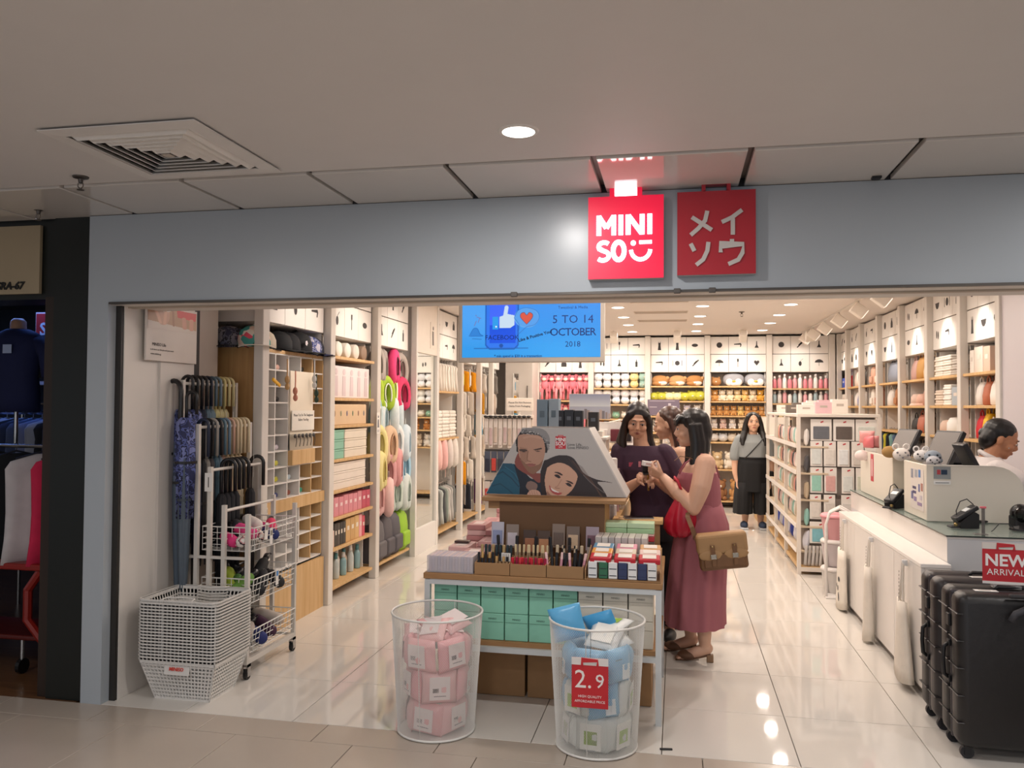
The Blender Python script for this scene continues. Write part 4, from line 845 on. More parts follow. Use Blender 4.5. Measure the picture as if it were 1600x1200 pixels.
items(rb[1],1.08,[('bag',.2,.16,'#2a2827','black handbag'),('bag',.24,.2,'#8f8a86','grey boxy handbag'),('bag',.2,.14,'#3a3230','dark brown handbag')],'handbags of the sun hat bay','fourth shelf of the sun hat bay')
items(rb[1],.8,[('bag',.24,.16,'#4a4a4d','charcoal shopper'),('bag',.24,.16,'#c9c9cb','silver shopper'),('bag',.2,.16,'#6a6766','grey shopper')],'handbags of the sun hat bay','fifth shelf of the sun hat bay')
items(rb[2],1.93,[('bag',.18,.22,'#c9a29a','pink flower pouch'),('bag',.26,.24,'#a87a3a','large ochre round bag'),('bag',.22,.2,'#cdb595','sand bag')],'bags with the ochre bag','top shelf of the ochre bag bay')
items(rb[2],1.65,[('hat',.2,.13,'#e9cdbf','blush sun hat'),('hat',.2,.13,'#e2b8a6','peach sun hat'),('bag',.2,.19,'#b98a78','dusty brown bag'),('bag',.18,.2,'#6f625c','taupe bag')],'bags with the ochre bag','second shelf of the ochre bag bay')
items(rb[2],1.36,[('bag',.2,.16,'#33302f','black purse'),('bag',.24,.19,'#bd7059','terracotta purse'),('bag',.2,.17,'#5c4a40','umber purse')],'bags with the ochre bag','third shelf of the ochre bag bay')
items(rb[2],1.08,[('bag',.26,.16,'#4f4b4a','dark satchel'),('bag',.26,.17,'#7a6d66','mushroom satchel')],'bags with the ochre bag','fourth shelf of the ochre bag bay')
items(rb[3],1.93,[('bag',.46,.25,'#7c8290','silver-blue patterned duffel'),('bag',.25,.2,'#e8e4e0','white patterned pouch')],'bags with the duffel','top shelf of the duffel bay')
items(rb[3],1.65,[('bag',.2,.2,'#e9e2db','ivory tote'),('pack',.3,.23,'#b07850','brown backpack'),('bag',.18,.2,'#9b8f88','taupe tote')],'bags with the duffel','second shelf of the duffel bay')
def clothesrow(B,z,pal,n,wh):
    B.rail(z+.01,.12)
    for k in range(n):
        c,cn=pal[k%len(pal)]; garment(B.W(.1+(B.w-.2)*k/(n-1),.13,z),rzR+R(70),.26,.36,c,f'{ORD[k]} hanging shirt, {cn}, on the rail of the {wh}',f'shirts on the rail of the {wh}',th=.022,sleeve=False,seed=k%3)
clothesrow(rb[3],1.36,[('#3c4a5e','slate'),('#d9cb3e','yellow'),('#23272f','black'),('#8fb7ae','aqua'),('#5f7590','denim')],7,'duffel bay')
clothesrow(rb[4],1.36,[('#8fbcb2','aqua'),('#cfd8d6','pale grey'),('#3d5568','blue')],6,'backpack bay')
items(rb[4],1.93,[('pack',.3,.27,'#c99c86','rose beige backpack'),('pack',.28,.26,'#dfc9b8','cream backpack')],'backpacks by the wall','top shelf of the backpack bay')
items(rb[4],1.65,[('pack',.28,.25,'#efe6dc','white backpack'),('pack',.28,.25,'#b98570','copper backpack')],'backpacks by the wall','second shelf of the backpack bay')
items(rb[5],1.93,[('bag',.22,.22,'#e3d3c8','shell pink bag'),('bag',.22,.24,'#d9cdc3','putty bag'),('bag',.22,.2,'#44403e','charcoal bag')],'pale handbags','top shelf of the pale bag bay')
items(rb[5],1.65,[('bag',.2,.2,'#f1ece8','white bag'),('bag',.22,.22,'#2f3fa0','royal blue pouch'),('bag',.2,.2,'#e9e4df','off-white bag')],'pale handbags','second shelf of the pale bag bay')
items(rb[6],1.93,[('box',.2,.15,'#2d4fae','blue box'),('box',.2,.18,'#c03038','red box')],'far corner goods','top shelf of the far corner bay')
items(rb[6],1.65,[('box',.2,.18,'#efe6dc','white box'),('box',.2,.16,'#e2c9b8','salmon box')],'far corner goods','second shelf of the far corner bay')
items(rb[6],1.36,[('box',.2,.15,'#efe9e0','cream box'),('box',.2,.16,'#d9b3ab','pink box')],'far corner goods','third shelf of the far corner bay')
note(rb[1],rb[1].w,1.15,'white notice card on the post between the ochre bags and the sun hats'); note(rb[0],rb[0].w*0,1.15,'white notice card on the post between the sun hats and red bags')
# ======================= wire bins with soft packs
def wire_bin(x,y,r0,r1,h_,label,group):
    t=thing('wire_bin',label,'bin',(x,y,0),0,group)
    part(t,'rim',cached(('rim',r1,h_),lambda b:b.tube([(r1*math.cos(2*PI*i/40),r1*math.sin(2*PI*i/40),h_) for i in range(40)],.0055,8,closed=True),True),WIREW)
    part(t,'bottom_ring',cached(('brim',r0),lambda b:b.tube([(r0*math.cos(2*PI*i/40),r0*math.sin(2*PI*i/40),.008) for i in range(40)],.006,8,closed=True),True),WIREW)
    def wm(b):
        n=150; k=16; w_=.0006
        for sgn in (-1,1):
            for i in range(n):
                vs=[]
                for j in range(k+1):
                    f=j/k; a=2*PI*i/n+sgn*f*1.9; r_=r0+(r1-r0)*f
                    c,s_=math.cos(a),math.sin(a); z=.01+(h_-.01)*f
                    vs+=[((r_+dr)*c-dt*s_*sgn,(r_+dr)*s_+dt*c*sgn,z) for dr,dt in ((.0008,0),(-.0004,w_),(-.0004,-w_))]
                b.add(vs,[(3*j+q,3*j+(q+1)%3,3*j+3+(q+1)%3,3*j+3+q) for j in range(k) for q in range(3)])
    o=part(t,'wire_mesh',cached(('wm',r0,r1,h_),wm),WIREW); o['kind']='stuff'
    part(t,'base_plate',cached(('bpl',r0),lambda b:b.cyl((0,0,.006),r0-.004,.004,30)),WIREW)
    for a in (R(-98),R(82)): part(t,'seam_rod',cached(('seam',r0,r1,h_),lambda b:b.tube([(r0-.004,0,.01),(r1-.006,0,h_)],.002,5)),WIREW,rot=(0,0,a))
    return t
PINK1=[('label_print',0,.085,.1,.11,'#efe2e0'),('print_mark',-.02,.075,.03,.022,'#7c6a70'),('print_line',.0,.048,.06,.006,'#8f7d82')]
wire_bin(-1.185,3.99,.192,.228,.585,'white wire mesh bin filled with pink wrapped soft packs','wire mesh bins')
RW=['bottom','second','third']
def ring(cx_,cy_,rad,z,n,a0,fn):
    for k in range(n):
        a=a0+2*PI*k/n; fn(k,(cx_+rad*math.cos(a),cy_+rad*math.sin(a),z),a+PI/2)
for L_ in range(3):
    def f(k,p,rz,L_=L_):
        if math.sin(rz-PI/2)>.75: return
        pouch(p,(R(rnd.uniform(-4,3)),R(rnd.uniform(-5,5)),rz),.172,.158,.08,['#efb6b8','#f0c0c0','#ecabb0'][(k+L_)%3],f'pink soft pack in the {RW[L_]} layer of the pink bin, {ORD[k]} going round','pink packs in the wire bin',print_=PINK1,seed=k%3)
    ring(-1.185,3.99,[.112,.12,.128][L_],.014+.152*L_,5 if L_<2 else 5,R(-100+32*L_),f)
for k,(x,y,z,rx_,ry_,rz_,nm) in enumerate(((-.09,-.03,.43,70,8,20,'crumpled one on the basket side'),(-.01,-.1,.452,55,-12,-8,'one leaning up at the front'),(.1,-.02,.45,72,10,35,'one lying on the bin side'),(.0,.09,.455,60,-6,160,'one at the back of the heap'),(.02,.0,.50,78,15,-30,'one right on top of the heap'))):
    pouch((-1.185+x,3.99+y,z),(R(-rx_),R(ry_),R(rz_)),.15,.15,.06,['#eeb9ba','#f0c3c2','#e9aeb1'][k%3],'pink soft pack on top of the pink bin, '+nm,'pink packs heaped on top',print_=PINK1[:1],seed=k%3)
wire_bin(-.378,3.965,.192,.228,.6,'white wire mesh bin with blue and green-marked packs and a price tag','wire mesh bins')
GRN=[('label_print',.0,.08,.1,.12,'#f0f0ea'),('round_mark',0,.075,.062,.062,'#a8cf45'),('print_line',.0,.018,.05,.008,'#8a8f92')]
BLU=[('cloud_print',.02,.06,.05,.07,'#e6eef2'),('print_line',-.03,.12,.04,.006,'#6f8fa5')]
for L_ in range(3):
    def f(k,p,rz,L_=L_):
        if math.sin(rz-PI/2)>.75: return
        g_=L_<2 and (k+L_)%2==0
        c='#dfe3df' if L_==0 or g_ else '#7fb9dd'
        nm='green-disc pack' if g_ else ('plain white pack' if L_==0 else 'blue cloud pack')
        pouch(p,(R(rnd.uniform(-4,3)),R(rnd.uniform(-4,4)),rz),.16,.162,.08,c,f'{nm}, {RW[L_]} layer of the tagged bin, {ORD[k]} round','packs in the tagged bin',print_=GRN if g_ or L_==0 and k%2 else (BLU if L_ else GRN[:1]),seed=k%3)
    ring(-.378,3.965,[.12,.125,.13][L_],.014+.156*L_,6,R(-95+28*L_),f)
for k,(x,y,z,rx_,ry_,rz_,c,pr,nm) in enumerate(((-.12,-.03,.50,8,-14,10,'#5fb0e0',None,'sky blue pack sticking up at the side towards the pink bin'),(.02,-.08,.48,62,5,-12,'#e8ebea',GRN[:1],'white pack lying at the front of the tagged bin'),(.11,-.02,.47,70,-14,30,'#eceeed',None,'white pack lying at the side of the tagged bin'),(.05,.1,.47,20,20,170,'#4fa8de',None,'bright blue pack standing at the back of the tagged bin'),(.03,.02,.53,80,-8,-30,'#f0f2f0',[('round_mark',0.02,.09,.05,.05,'#a8cf45')],'white pack with green mark on top of the tagged bin'))):
    pouch((-.378+x,3.965+y,z),(R(-rx_),R(ry_),R(rz_)),.16,.16,.05,c,nm,'packs heaped on the tagged bin',print_=pr,seed=k%3)
# price tag
t=thing('price_tag','red bag-shaped price tag reading 2.9 hung on the wire bin','price tag',(-.385,3.715,.43),0)
part(t,'tag_body',MB().rbox(-.083,.083,-.002,.002,-.17,.055,.002,n=1),M('#c5262f',.4,var=.02))
part(t,'white_top',MB().box(-.083,.083,-.0035,-.002,.022,.055),M('#e6e2de',.4)); part(t,'handle_print',strokes([[(-.035,.022),(-.035,.045),(.035,.045),(.035,.022)]],.011),M('#c5262f',.4,var=.02),(0,-.0075,0))
WT=M('#f2ecea',.4)
text(t,'price_digit','2.',.115,WT,(-.03,-.003,-.045),extrude=.0006); text(t,'price_digit','9',.088,WT,(.045,-.003,-.05),extrude=.0006); text(t,'print_line','HIGH QUALITY',.0155,WT,(0,-.003,-.118),extrude=.0005); text(t,'print_line','AFFORDABLE PRICE',.0155,WT,(0,-.003,-.14),extrude=.0005)
part(t,'string',MB().tube([(0,-.002,.045),(.003,.004,.1),(.0,.022,.168)],.0012,5),M('#55504c'))
# ======================= stack of shopping baskets
def basket_body(b):
    X0,Y0,X1,Y1,H=.165,.125,.232,.185,.24
    def P(u,side,f):
        hx,hy=X0+(X1-X0)*f,Y0+(Y1-Y0)*f; z=H*f
        return {0:(u*hx,-hy,z),1:(hx,u*hy,z),2:(-u*hx,hy,z),3:(-hx,-u*hy,z)}[side]
    for s_ in range(4):
        n=19 if s_%2==0 else 15
        nx,ny={0:(0,1),1:(-1,0),2:(0,-1),3:(1,0)}[s_]
        def bar(p,q,t_,up):
            p,q=Vector(p),Vector(q); d=Vector(up)*t_/2; o=Vector((nx,ny,0))*.0022
            b.add([p-d,q-d,q+d,p+d,p-d+o,q-d+o,q+d+o,p+d+o],[(0,1,2,3),(7,6,5,4),(0,4,5,1),(1,5,6,2),(2,6,7,3),(3,7,4,0)])
        side={0:(1,0,0),1:(0,1,0),2:(-1,0,0),3:(0,-1,0)}[s_]
        for k in range(n+1):
            u=-1+2*k/n; bar(P(u,s_,0),P(u,s_,.97),.0075,side)
        for k in range(10): f=k/11*.97+.02; bar(P(-1,s_,f),P(1,s_,f),.008 if k else .02,(0,0,1))
        bar(P(-1,s_,.92),P(1,s_,.92),.035,(0,0,1))
    b.box(-X0,X0,-Y0,Y0,0,.004)
def basket_rim(b):
    X1,Y1,H=.236,.189,.24; P=[]
    for q,(sx,sy) in enumerate(((1,1),(-1,1),(-1,-1),(1,-1))):
        for k in range(5):
            a=PI/2*(q+k/4); P.append((sx*(X1-.04)+.04*math.cos(a),sy*(Y1-.04)+.04*math.sin(a)))
    n=len(P); vs=[]
    for z,o in ((H-.002,0),(H+.0025,.007),(H+.0025,-.002),(H-.0045,.007),(H-.0045,.0)):
        for x,y in P: r_=math.hypot(x,y); vs.append((x+o*x/r_,y+o*y/r_,z))
    fs=[]
    for a,c in ((0,2),(2,1),(1,3),(3,4)):
        for i in range(n): j=(i+1)%n; fs.append((a*n+i,a*n+j,c*n+j,c*n+i))
    b.add(vs,fs)
BW=M('#dedbd6',.38,var=.02)
for k in range(19):
    nm='lowest white plastic shopping basket of the stack, with red lettering' if k==0 else ('topmost white plastic shopping basket of the stack beside the umbrella rack' if k==18 else f'white plastic shopping basket, {ORD[k]} from the floor in the nested stack')
    t=thing('shopping_basket',nm,'basket',(-2.655,4.19,.002+.0172*k),R(.0),'nested shopping baskets')
    part(t,'basket_body',cached('bskb',basket_body),BW); part(t,'rim',cached('bskr',basket_rim),BW)
    for s_ in (-1,1): part(t,'handle',cached(('bskh',s_),lambda b:b.tube([(-.09,s_*.186,.245),(-.085,s_*.15,.247),(0,s_*.13,.247),(.085,s_*.15,.247),(.09,s_*.186,.245)],.004,6)),BW)
    if k==0:
        part(t,'logo_panel',MB().rbox(-.075,.075,-.003,.003,-.026,.026,.002,n=1),BW,(0,-.1765,.175),(R(-14),0,0))
        text(t,'red_lettering','MINISO',.026,M('#d8402f',.5),(0,-.183,.182),(PI/2-R(14),0,0),extrude=.0008,bold=.0006); text(t,'red_lettering','LIFE',.013,M('#d8402f',.5),(0,-.178,.161),(PI/2-R(14),0,0),extrude=.0006)
# ======================= umbrella rack with wire baskets, on castors
RK=M('#d6d0c8',.4,var=.02)
t=thing('umbrella_rack','white wheeled rack stepping down from hanging umbrellas to wire baskets','rack',(0,0,0)); rack=t
Y0,Y1=4.44,5.04
tiers=[(-2.93,1.765),(-2.82,1.50),(-2.735,1.245),(-2.64,1.02),(-2.485,.97)]
for i,(x,h_) in enumerate(tiers):
    for y in (Y0,Y1): part(t,'post',boxm(.024,.024,h_-.09),RK,(x,y,.09))
    if i<3: part(t,'hanging_rod',cached('rod',lambda b:b.tube([(0,Y0,0),(0,Y1,0)],.0095,8)),RK,(x,0,h_-.02))
part(t,'hanging_rod',cached('rod',None),RK,(-2.64,0,.985))
for z in (.10,.70): part(t,'cross_bar',MB().box(-2.93,-2.485,-.008,.008,z,z+.016),RK,(0,Y0,0)); part(t,'cross_bar',MB().box(-2.93,-2.485,-.008,.008,z,z+.016),RK,(0,Y1,0))
part(t,'base_rail',MB().box(-2.497,-2.473,Y0,Y1,.09,.12),RK); part(t,'base_rail',MB().box(-2.942,-2.918,Y0,Y1,.09,.12),RK)
for x in (-2.485,-2.93):
    for y in (Y0+.01,Y1-.01):
        c=part(t,'castor',cached('cst',lambda b:b.cyl((0,0,.03),.03,.02,14,'x')),M('#1d1d1f',.5),(x,y,0)); part(c,'castor_fork',cached('csf',lambda b:(b.box(-.016,-.012,-.018,.018,.02,.09),b.box(.012,.016,-.018,.018,.02,.09),b.box(-.016,.016,-.018,.018,.075,.09))),CHROME)
for q,(zf,zr) in enumerate(((.745,.885),(.44,.58),(.15,.285))):
    x0,x1,y0,y1=-2.80,-2.46,Y0+.03,Y1-.03
    o=part(t,'wire_basket',MB().tube([(x0,y0,zr),(x1,y0,zr),(x1,y1,zr),(x0,y1,zr)],.004,6,closed=True).tube([(x0,y0,zf),(x1-.02,y0,zf),(x1-.02,y1,zf),(x0,y1,zf)],.003,6,closed=True),WIREW)
    b=MB()
    for k in range(3):
        f=(k+1)/4; z=zf+(zr-zf)*f; b.tube([(x0,y0,z),(x1-.02*(1-f),y0,z),(x1-.02*(1-f),y1,z),(x0,y1,z)],.0022,5,closed=True)
    for k in range(13):
        y=y0+(y1-y0)*k/12; b.tube([(x1,y,zr),(x1-.02,y,zf),(x0,y,zf)],.002,5)
    for k in range(8):
        x=x0+(x1-x0)*k/7; b.tube([(x,y0,zr),(x,y0,zf)],.002,5); b.tube([(x,y1,zr),(x,y1,zf)],.002,5)
    g=part(o,'basket_wires',b,WIREW); g['kind']='stuff'
CAM_B=pattern('blue_camo_cloth',['#2c3158','#5a64a0','#1c2040','#7880b5'],22)
def umbrella(x,y,z,fall,hl,c,hc,label,group,r_=.026,cr=.034,yaw=0,L_=.80,hr=.010):
    """hooked over a rod running along Y; the crook opens downward"""
    t=thing('umbrella',label,'umbrella',(x,y,z),yaw,group)
    P=[(cr*math.cos(a),0,cr*math.sin(a)) for a in [PI*k/8 for k in range(9)]]
    part(t,'crook_handle',cached(('crk',hl,cr,hr),lambda b:b.tube([(cr,0,-hl)]+P+[(-cr,0,-hl*.55),(-cr,0,-hl-.02)],hr,8),True),hc)
    m=c
    def can(b):
        rings=[]; 
        for z_,f in ((0,.55),(-.03,1),(-.3,1.15),(-.6,.95),(-L_+.1,.6),(-L_+.04,.35)):
            rings.append([(-cr+r_*f*(1+.22*math.cos(8*a))*math.cos(a),r_*f*(1+.22*math.cos(8*a))*math.sin(a),z_-hl-.02) for a in [2*PI*i/24 for i in range(24)]])
        b.loft(rings[::-1])
    part(t,'canopy',cached(('can',hl,r_,L_,cr),can,True),m)
    part(t,'tip',cached(('tip',hl,L_,cr),lambda b:b.tube([(-cr,0,-hl-L_+.0),(-cr,0,-hl-L_-.05)],[.007,.004],6)),DKGREY)
    part(t,'tie_strap',cached(('str',hl,r_,cr),lambda b:b.tube([(-cr,0,-hl-.28),(-cr,0,-hl-.295)],r_*1.42,12)),hc); return t
def CL(h): return M(h,.75,var=.1,scale=20)
HB=M('#1b1a1c',.35)
row1=[('cam',HB,'blue camouflage',''),('#20202a',HB,'black',''),('cam',HB,'blue camouflage',''),('#2c3346',HB,'dark slate',''),('#1e2436',M('#1d2230',.4),'midnight blue',''),('#5f7482',M('#5b6f7b',.4),'slate blue',''),('#6f828c',M('#72858f',.4),'grey-blue',''),('#cfc38d',M('#cdbf83',.45),'pale yellow',''),('#d3c798',M('#d6ca96',.45),'cream yellow',''),('#cbbf92',M('#cfc495',.45),'light straw','')]
for k,(c,hc,nm,_) in enumerate(row1): umbrella(-2.93,Y0+.05+.052*k,1.757,0,.15,CAM_B if c=='cam' else CL(c),hc,f'{nm} umbrella, {ORD[k]} from the front on the highest rod','umbrellas on the highest rod',yaw=rnd.uniform(-.2,.2),r_=.05 if k in (0,2) else .028)
row2=[('#1d2740',M('#1f2940',.4),'navy'),('#1d1c20',HB,'black'),('#8d8781',M('#a09a93',.4),'silver grey'),('#4a4446',HB,'charcoal'),('#54707f',M('#5a7583',.4),'teal grey'),('#6e8597',M('#6f8699',.4),'steel blue'),('#c9a592',M('#c79f8a',.45),'salmon tan'),('#d0bb9b',M('#d2bd9c',.45),'beige'),('#d6c6a6',M('#d8c8a6',.45),'light beige'),('#cbb795',M('#cdb997',.45),'sand'),('#d9caab',M('#dbccad',.45),'pale cream')]
for k,(c,hc,nm) in enumerate(row2): umbrella(-2.82,Y0+.05+.048*k,1.492,0,.19,CL(c),hc,f'{nm} umbrella, {ORD[k]} from the front on the second rod','umbrellas on the second rod',yaw=rnd.uniform(-.15,.15),L_=.62,r_=.022)
for k,y in enumerate((.2,.25,.3,.36,.55)): umbrella(-2.735,Y0+y,1.235,0,.15,CL('#1d1d22'),HB,f'black umbrella, {ORD[k]} from the front on the third rod','black umbrellas on the third rod',yaw=.3,L_=.5,r_=.026,cr=.042,hr=.012)
umbrella(-2.845,Y0-.035,1.66,0,.1,CAM_B,HB,'thick blue camouflage umbrella hanging in front of the others by the rack post','umbrellas at the wall side',r_=.048,L_=.68)
# big umbrella hooked outside at the wall
umbrella(-2.97,Y0-.03,1.70,0,.26,CL('#4d5a68'),HB,'large umbrella with thick black crook and slate cloth hooked beside the rack','umbrellas at the wall side',yaw=PI*.93,L_=1.0,cr=.06,hr=.015,r_=.03)
umbrella(-2.90,Y0-.045,1.44,0,.1,CL('#59646f'),M('#3f4852',.5),'slate grey umbrella hanging lowest at the wall side of the rack','umbrellas at the wall side',yaw=PI*.9,L_=.95,cr=.03,r_=.028)
tg=thing('price_card','white vertical price card hanging on the front post of the umbrella rack','price tag',(-2.735,Y0-.02,1.10)); part(tg,'card',boxm(.05,.002,.11),M('#ebe7e2',.5)); part(tg,'print_line',boxm(.006,.001,.06),M('#55504d',.5),(.0,-.002,.025))
for k,(y,x) in enumerate(((.42,-2.885),(.50,-2.885),(.55,-2.76))):
    tg=thing('price_card',['white price card on a slate umbrella of the highest rod','curled white price card on a yellow umbrella of the highest rod','white price card on a beige umbrella of the second rod'][k],'price tag',(x,Y0+y,1.42 if k<2 else 1.14),R(-60),'cards on the umbrellas'); part(tg,'card',boxm(.045,.002,.15),M('#ebe7e2',.5)); part(tg,'print_line',boxm(.02,.001,.03),M('#77726d',.5),(0,-.002,.03))
# compact umbrellas in the wire baskets
def compact(x,y,z,l,r_,rot,c,label,group,strap='#1b1a1c'):
    t=thing('compact_umbrella',label,'umbrella',(x,y,z),0,group,rot=rot)
    part(t,'sleeve',cached(('cmp',l,r_),lambda b:b.tube([(0,-l/2,0),(0,-l/2+.02,0),(0,0,0),(0,l/2-.03,0),(0,l/2,0)],[r_*.7,r_,r_*1.08,r_*.95,r_*.5],12),True),c)
    part(t,'grip',cached(('cmg',l,r_),lambda b:b.tube([(0,l/2-.005,0),(0,l/2+.04,0)],r_*.55,10),True),HB)
    part(t,'wrist_loop',cached(('cml',l),lambda b:b.tube([(0,l/2+.04,0),(.02,l/2+.07,-.01),(.0,l/2+.1,-.03),(-.02,l/2+.07,-.02),(0,l/2+.04,0)],.003,5)),M(strap,.6)); return t
STR=pattern('striped_cloth',['#e8ded6','#3a2a30','#d9a0a0','#f0e9e2'],18); NVY=CL('#2a3470')
cz=.785
CU=[(-2.66,4.53,.80,(.1,.1,.9),CL('#e2367e'),'hot pink'),(-2.60,4.60,.845,(.2,-.2,1.2),CL('#e64a8c'),'bright pink'),(-2.56,4.52,.80,(0,.1,.4),STR,'striped'),(-2.56,4.68,.81,(.1,0,.7),STR,'pink striped'),(-2.54,4.80,.80,(0,.2,.9),NVY,'blue'),(-2.58,4.90,.83,(.2,0,.5),CL('#e93b6b'),'rose red'),(-2.65,4.78,.87,(.15,.1,1.0),CL('#e9dfd8'),'white'),(-2.7,4.68,.86,(0,.1,.6),CL('#23232a'),'black'),(-2.66,4.9,.82,(0,0,1.2),CL('#d13a78'),'magenta')]
for k,(x,y,z,ro,m,nm) in enumerate(CU): compact(x,y,z+.004,.2,.034,ro,m,f'{nm} folded umbrella in the top wire basket of the rack','folded umbrellas in the top wire basket')
CU=[(-2.62,4.52,.50,(.9,.2,.3),CL('#3f6b2e'),'leaf green'),(-2.66,4.56,.55,(.6,.1,.9),CL('#9fb23c'),'yellow-green'),(-2.56,4.50,.53,(.5,.0,-.3),CL('#5d8a34'),'bright green'),(-2.54,4.64,.49,(.0,.1,.8),CL('#1e1f24'),'black'),(-2.56,4.76,.52,(.3,.0,.5),CL('#26272c'),'charcoal'),(-2.54,4.88,.50,(.2,.1,.9),CL('#2a2b2e'),'soft black'),(-2.62,4.84,.56,(.5,.1,.2),CL('#191a1d'),'jet black'),(-2.68,4.72,.53,(.5,.3,1.2),CL('#24262b'),'dark grey')]
for k,(x,y,z,ro,m,nm) in enumerate(CU): compact(x,y,z+.004,.2,.036,ro,m,f'{nm} folded umbrella in the middle wire basket of the rack','folded umbrellas in the middle wire basket')
CU=[(-2.56,4.55,.21,(.5,.1,.2),CL('#b8aaa2'),'taupe grey'),(-2.54,4.66,.20,(.0,.0,.8),NVY,'navy'),(-2.57,4.80,.22,(.2,.0,1.0),CL('#4b2a44'),'plum'),(-2.6,4.9,.25,(.1,.0,1.3),CL('#cabdb2'),'beige patterned'),(-2.68,4.62,.2,(.3,.1,.3),CL('#223a6b'),'deep blue')]
for k,(x,y,z,ro,m,nm) in enumerate(CU): compact(x,y,z+.004,.24,.038,ro,m,f'{nm} folded umbrella in the lowest wire basket of the rack','folded umbrellas in the lowest wire basket')
for k,(x,y,z,ry,nm) in enumerate(((-2.455,4.60,.80,.1,'white hang tag dangling over the top wire basket edge, front one'),(-2.452,4.66,.76,0,'white hang tag dangling over the top wire basket edge, rear one'),(-2.440,4.72,.50,.0,'blue and orange hang tag over the middle wire basket'))):
    tg=thing('hang_tag',nm,'price tag',(x,y,z),rzL,'tags on the wire baskets',); tg.rotation_euler=(0,ry,rzL); part(tg,'card',boxm(.035,.002,.1),M('#ece8e2',.5)); part(tg,'print_block',boxm(.022,.001,.03),M('#3f86c9' if k==2 else '#8b8680',.5),(0,-.002,.055))
# poster on the wall panel
pw,ph=.47,.32
P=Print(140,100,'#cfc4bb'); P.win(60,60,140/245.); 
P.poly([(60,60),(305,60),(305,205),(60,172)],'#b08a6a')
P.cpoly([(80,65),(150,65),(165,120),(150,185),(118,190),(100,130)],'#c59a82'); P.cpoly([(70,60),(160,60),(160,85),(80,90)],'#e6ded8'); P.line([(100,90),(120,180)],14,'#d8ac92'); P.line([(145,90),(140,185)],14,'#d8ac92')
P.poly([(200,60),(305,60),(300,128),(205,118)],'#c81f24'); P.line([(238,120),(242,195)],22,'#c9917a'); P.line([(278,125),(278,200)],22,'#c9917a'); P.line([(180,60),(185,190)],10,'#9a6c50')
wp=thing('wall_poster','white wall poster with legs in white and red clothing above small lettering','poster',(-2.972,4.385,1.87),rzL)
part(wp,'panel',boxm(.50,.012,.33,.002),M('#d5ccc4',.4),(.0,0,-.0))
part(wp,'picture',P.mesh('picture',.48,.13),print_mat(),(0,-.0075,.25))
text(wp,'lettering','MINISO Life',.026,ICONM,(-.13,-.007,.095),extrude=.0004); text(wp,'lettering','is all about our lifestyle and your needs',.014,M('#6b655f'),(-.1,-.007,.065),extrude=.0003); text(wp,'lettering','www.miniso.sg',.016,ICONM,(-.16,-.007,.04),extrude=.0003)
# ======================= next shop
JP=M('#101512',.35); BRN=M('#2b1d15',.5)
struct('wall_next_pier',MB().box(-3.40,-3.17,3.93,4.25,0,CZ),JP); struct('wall_next_pier_trim',MB().box(-3.47,-3.40,3.95,4.3,0,2.215),BRN)
struct('wall_next_header',MB().box(-6.5,-3.40,3.97,4.2,2.205,CZ),JP)
sg=thing('shop_sign_board','plain beige sign board with small dark italic lettering above the next shop','sign',(-4.9,3.955,2.235)); part(sg,'panel',boxm(2.78,.02,.385),M('#a8987c',.45,var=.08,scale=2))
text(sg,'lettering','SRA-67',.058,M('#15130f',.5),(1.20,-.0125,.045),extrude=.003,bold=.002,shear=.25)
struct('wall_next_back',MB().box(-8,-3.5,7.0,7.1,0,2.8),M('#25324a',.7)); struct('wall_next_side',MB().box(-3.56,-3.5,4.3,7.0,0,2.8),M('#20242e',.7)); struct('ceiling_next',MB().box(-8,-3.5,4.2,7.1,2.55,2.6),M('#3b4658',.7))
struct('wall_next_far',MB().box(-8,-7.9,3.9,7.1,0,2.8),M('#1c2029',.7))
NB='shirts on the front rail of the next shop'
rk=thing('garment_trolley','red trolley base with bowed legs under the hanging clothes','rack',(-4.15,4.42,0)); RD=M('#8e1f16',.35)
part(rk,'top_board',MB().rbox(-.55,.72,-.2,.2,.62,.66,.01),RD)
for x in (.5,-.35): part(rk,'leg',MB().tube([(x-.08,-.16,.62),(x-.17,-.16,.5),(x-.17,-.16,.32),(x-.06,-.16,.2),(x+.13,-.16,.13)],.026,8),RD); part(rk,'leg',MB().tube([(x-.08,.16,.62),(x-.17,.16,.5),(x-.17,.16,.32),(x-.06,.16,.2),(x+.13,.16,.13)],.026,8),RD)
part(rk,'lower_shelf',MB().rbox(-.5,.68,-.18,.18,.2,.23,.01),M('#5a150f',.4))
for x in (-.35,.3):
    for y in (-.16,.16): part(rk,'castor',cached('cst2',lambda b:b.cyl((0,0,.045),.045,.025,14,'x')),M('#141416',.4),(x,y,0)); part(rk,'castor_stem',cached('cst3',lambda b:b.cyl((0,0,.13),.012,.14,8)),CHROME,(x,y,0))
part(rk,'rail_post',MB().cyl((-.5,0,1.0),.012,.7,8),CHROME); part(rk,'rail_post',MB().cyl((.68,0,1.0),.012,.7,8),CHROME); part(rk,'rail',MB().tube([(-.5,0,1.35),(.68,0,1.35)],.012,8),CHROME)
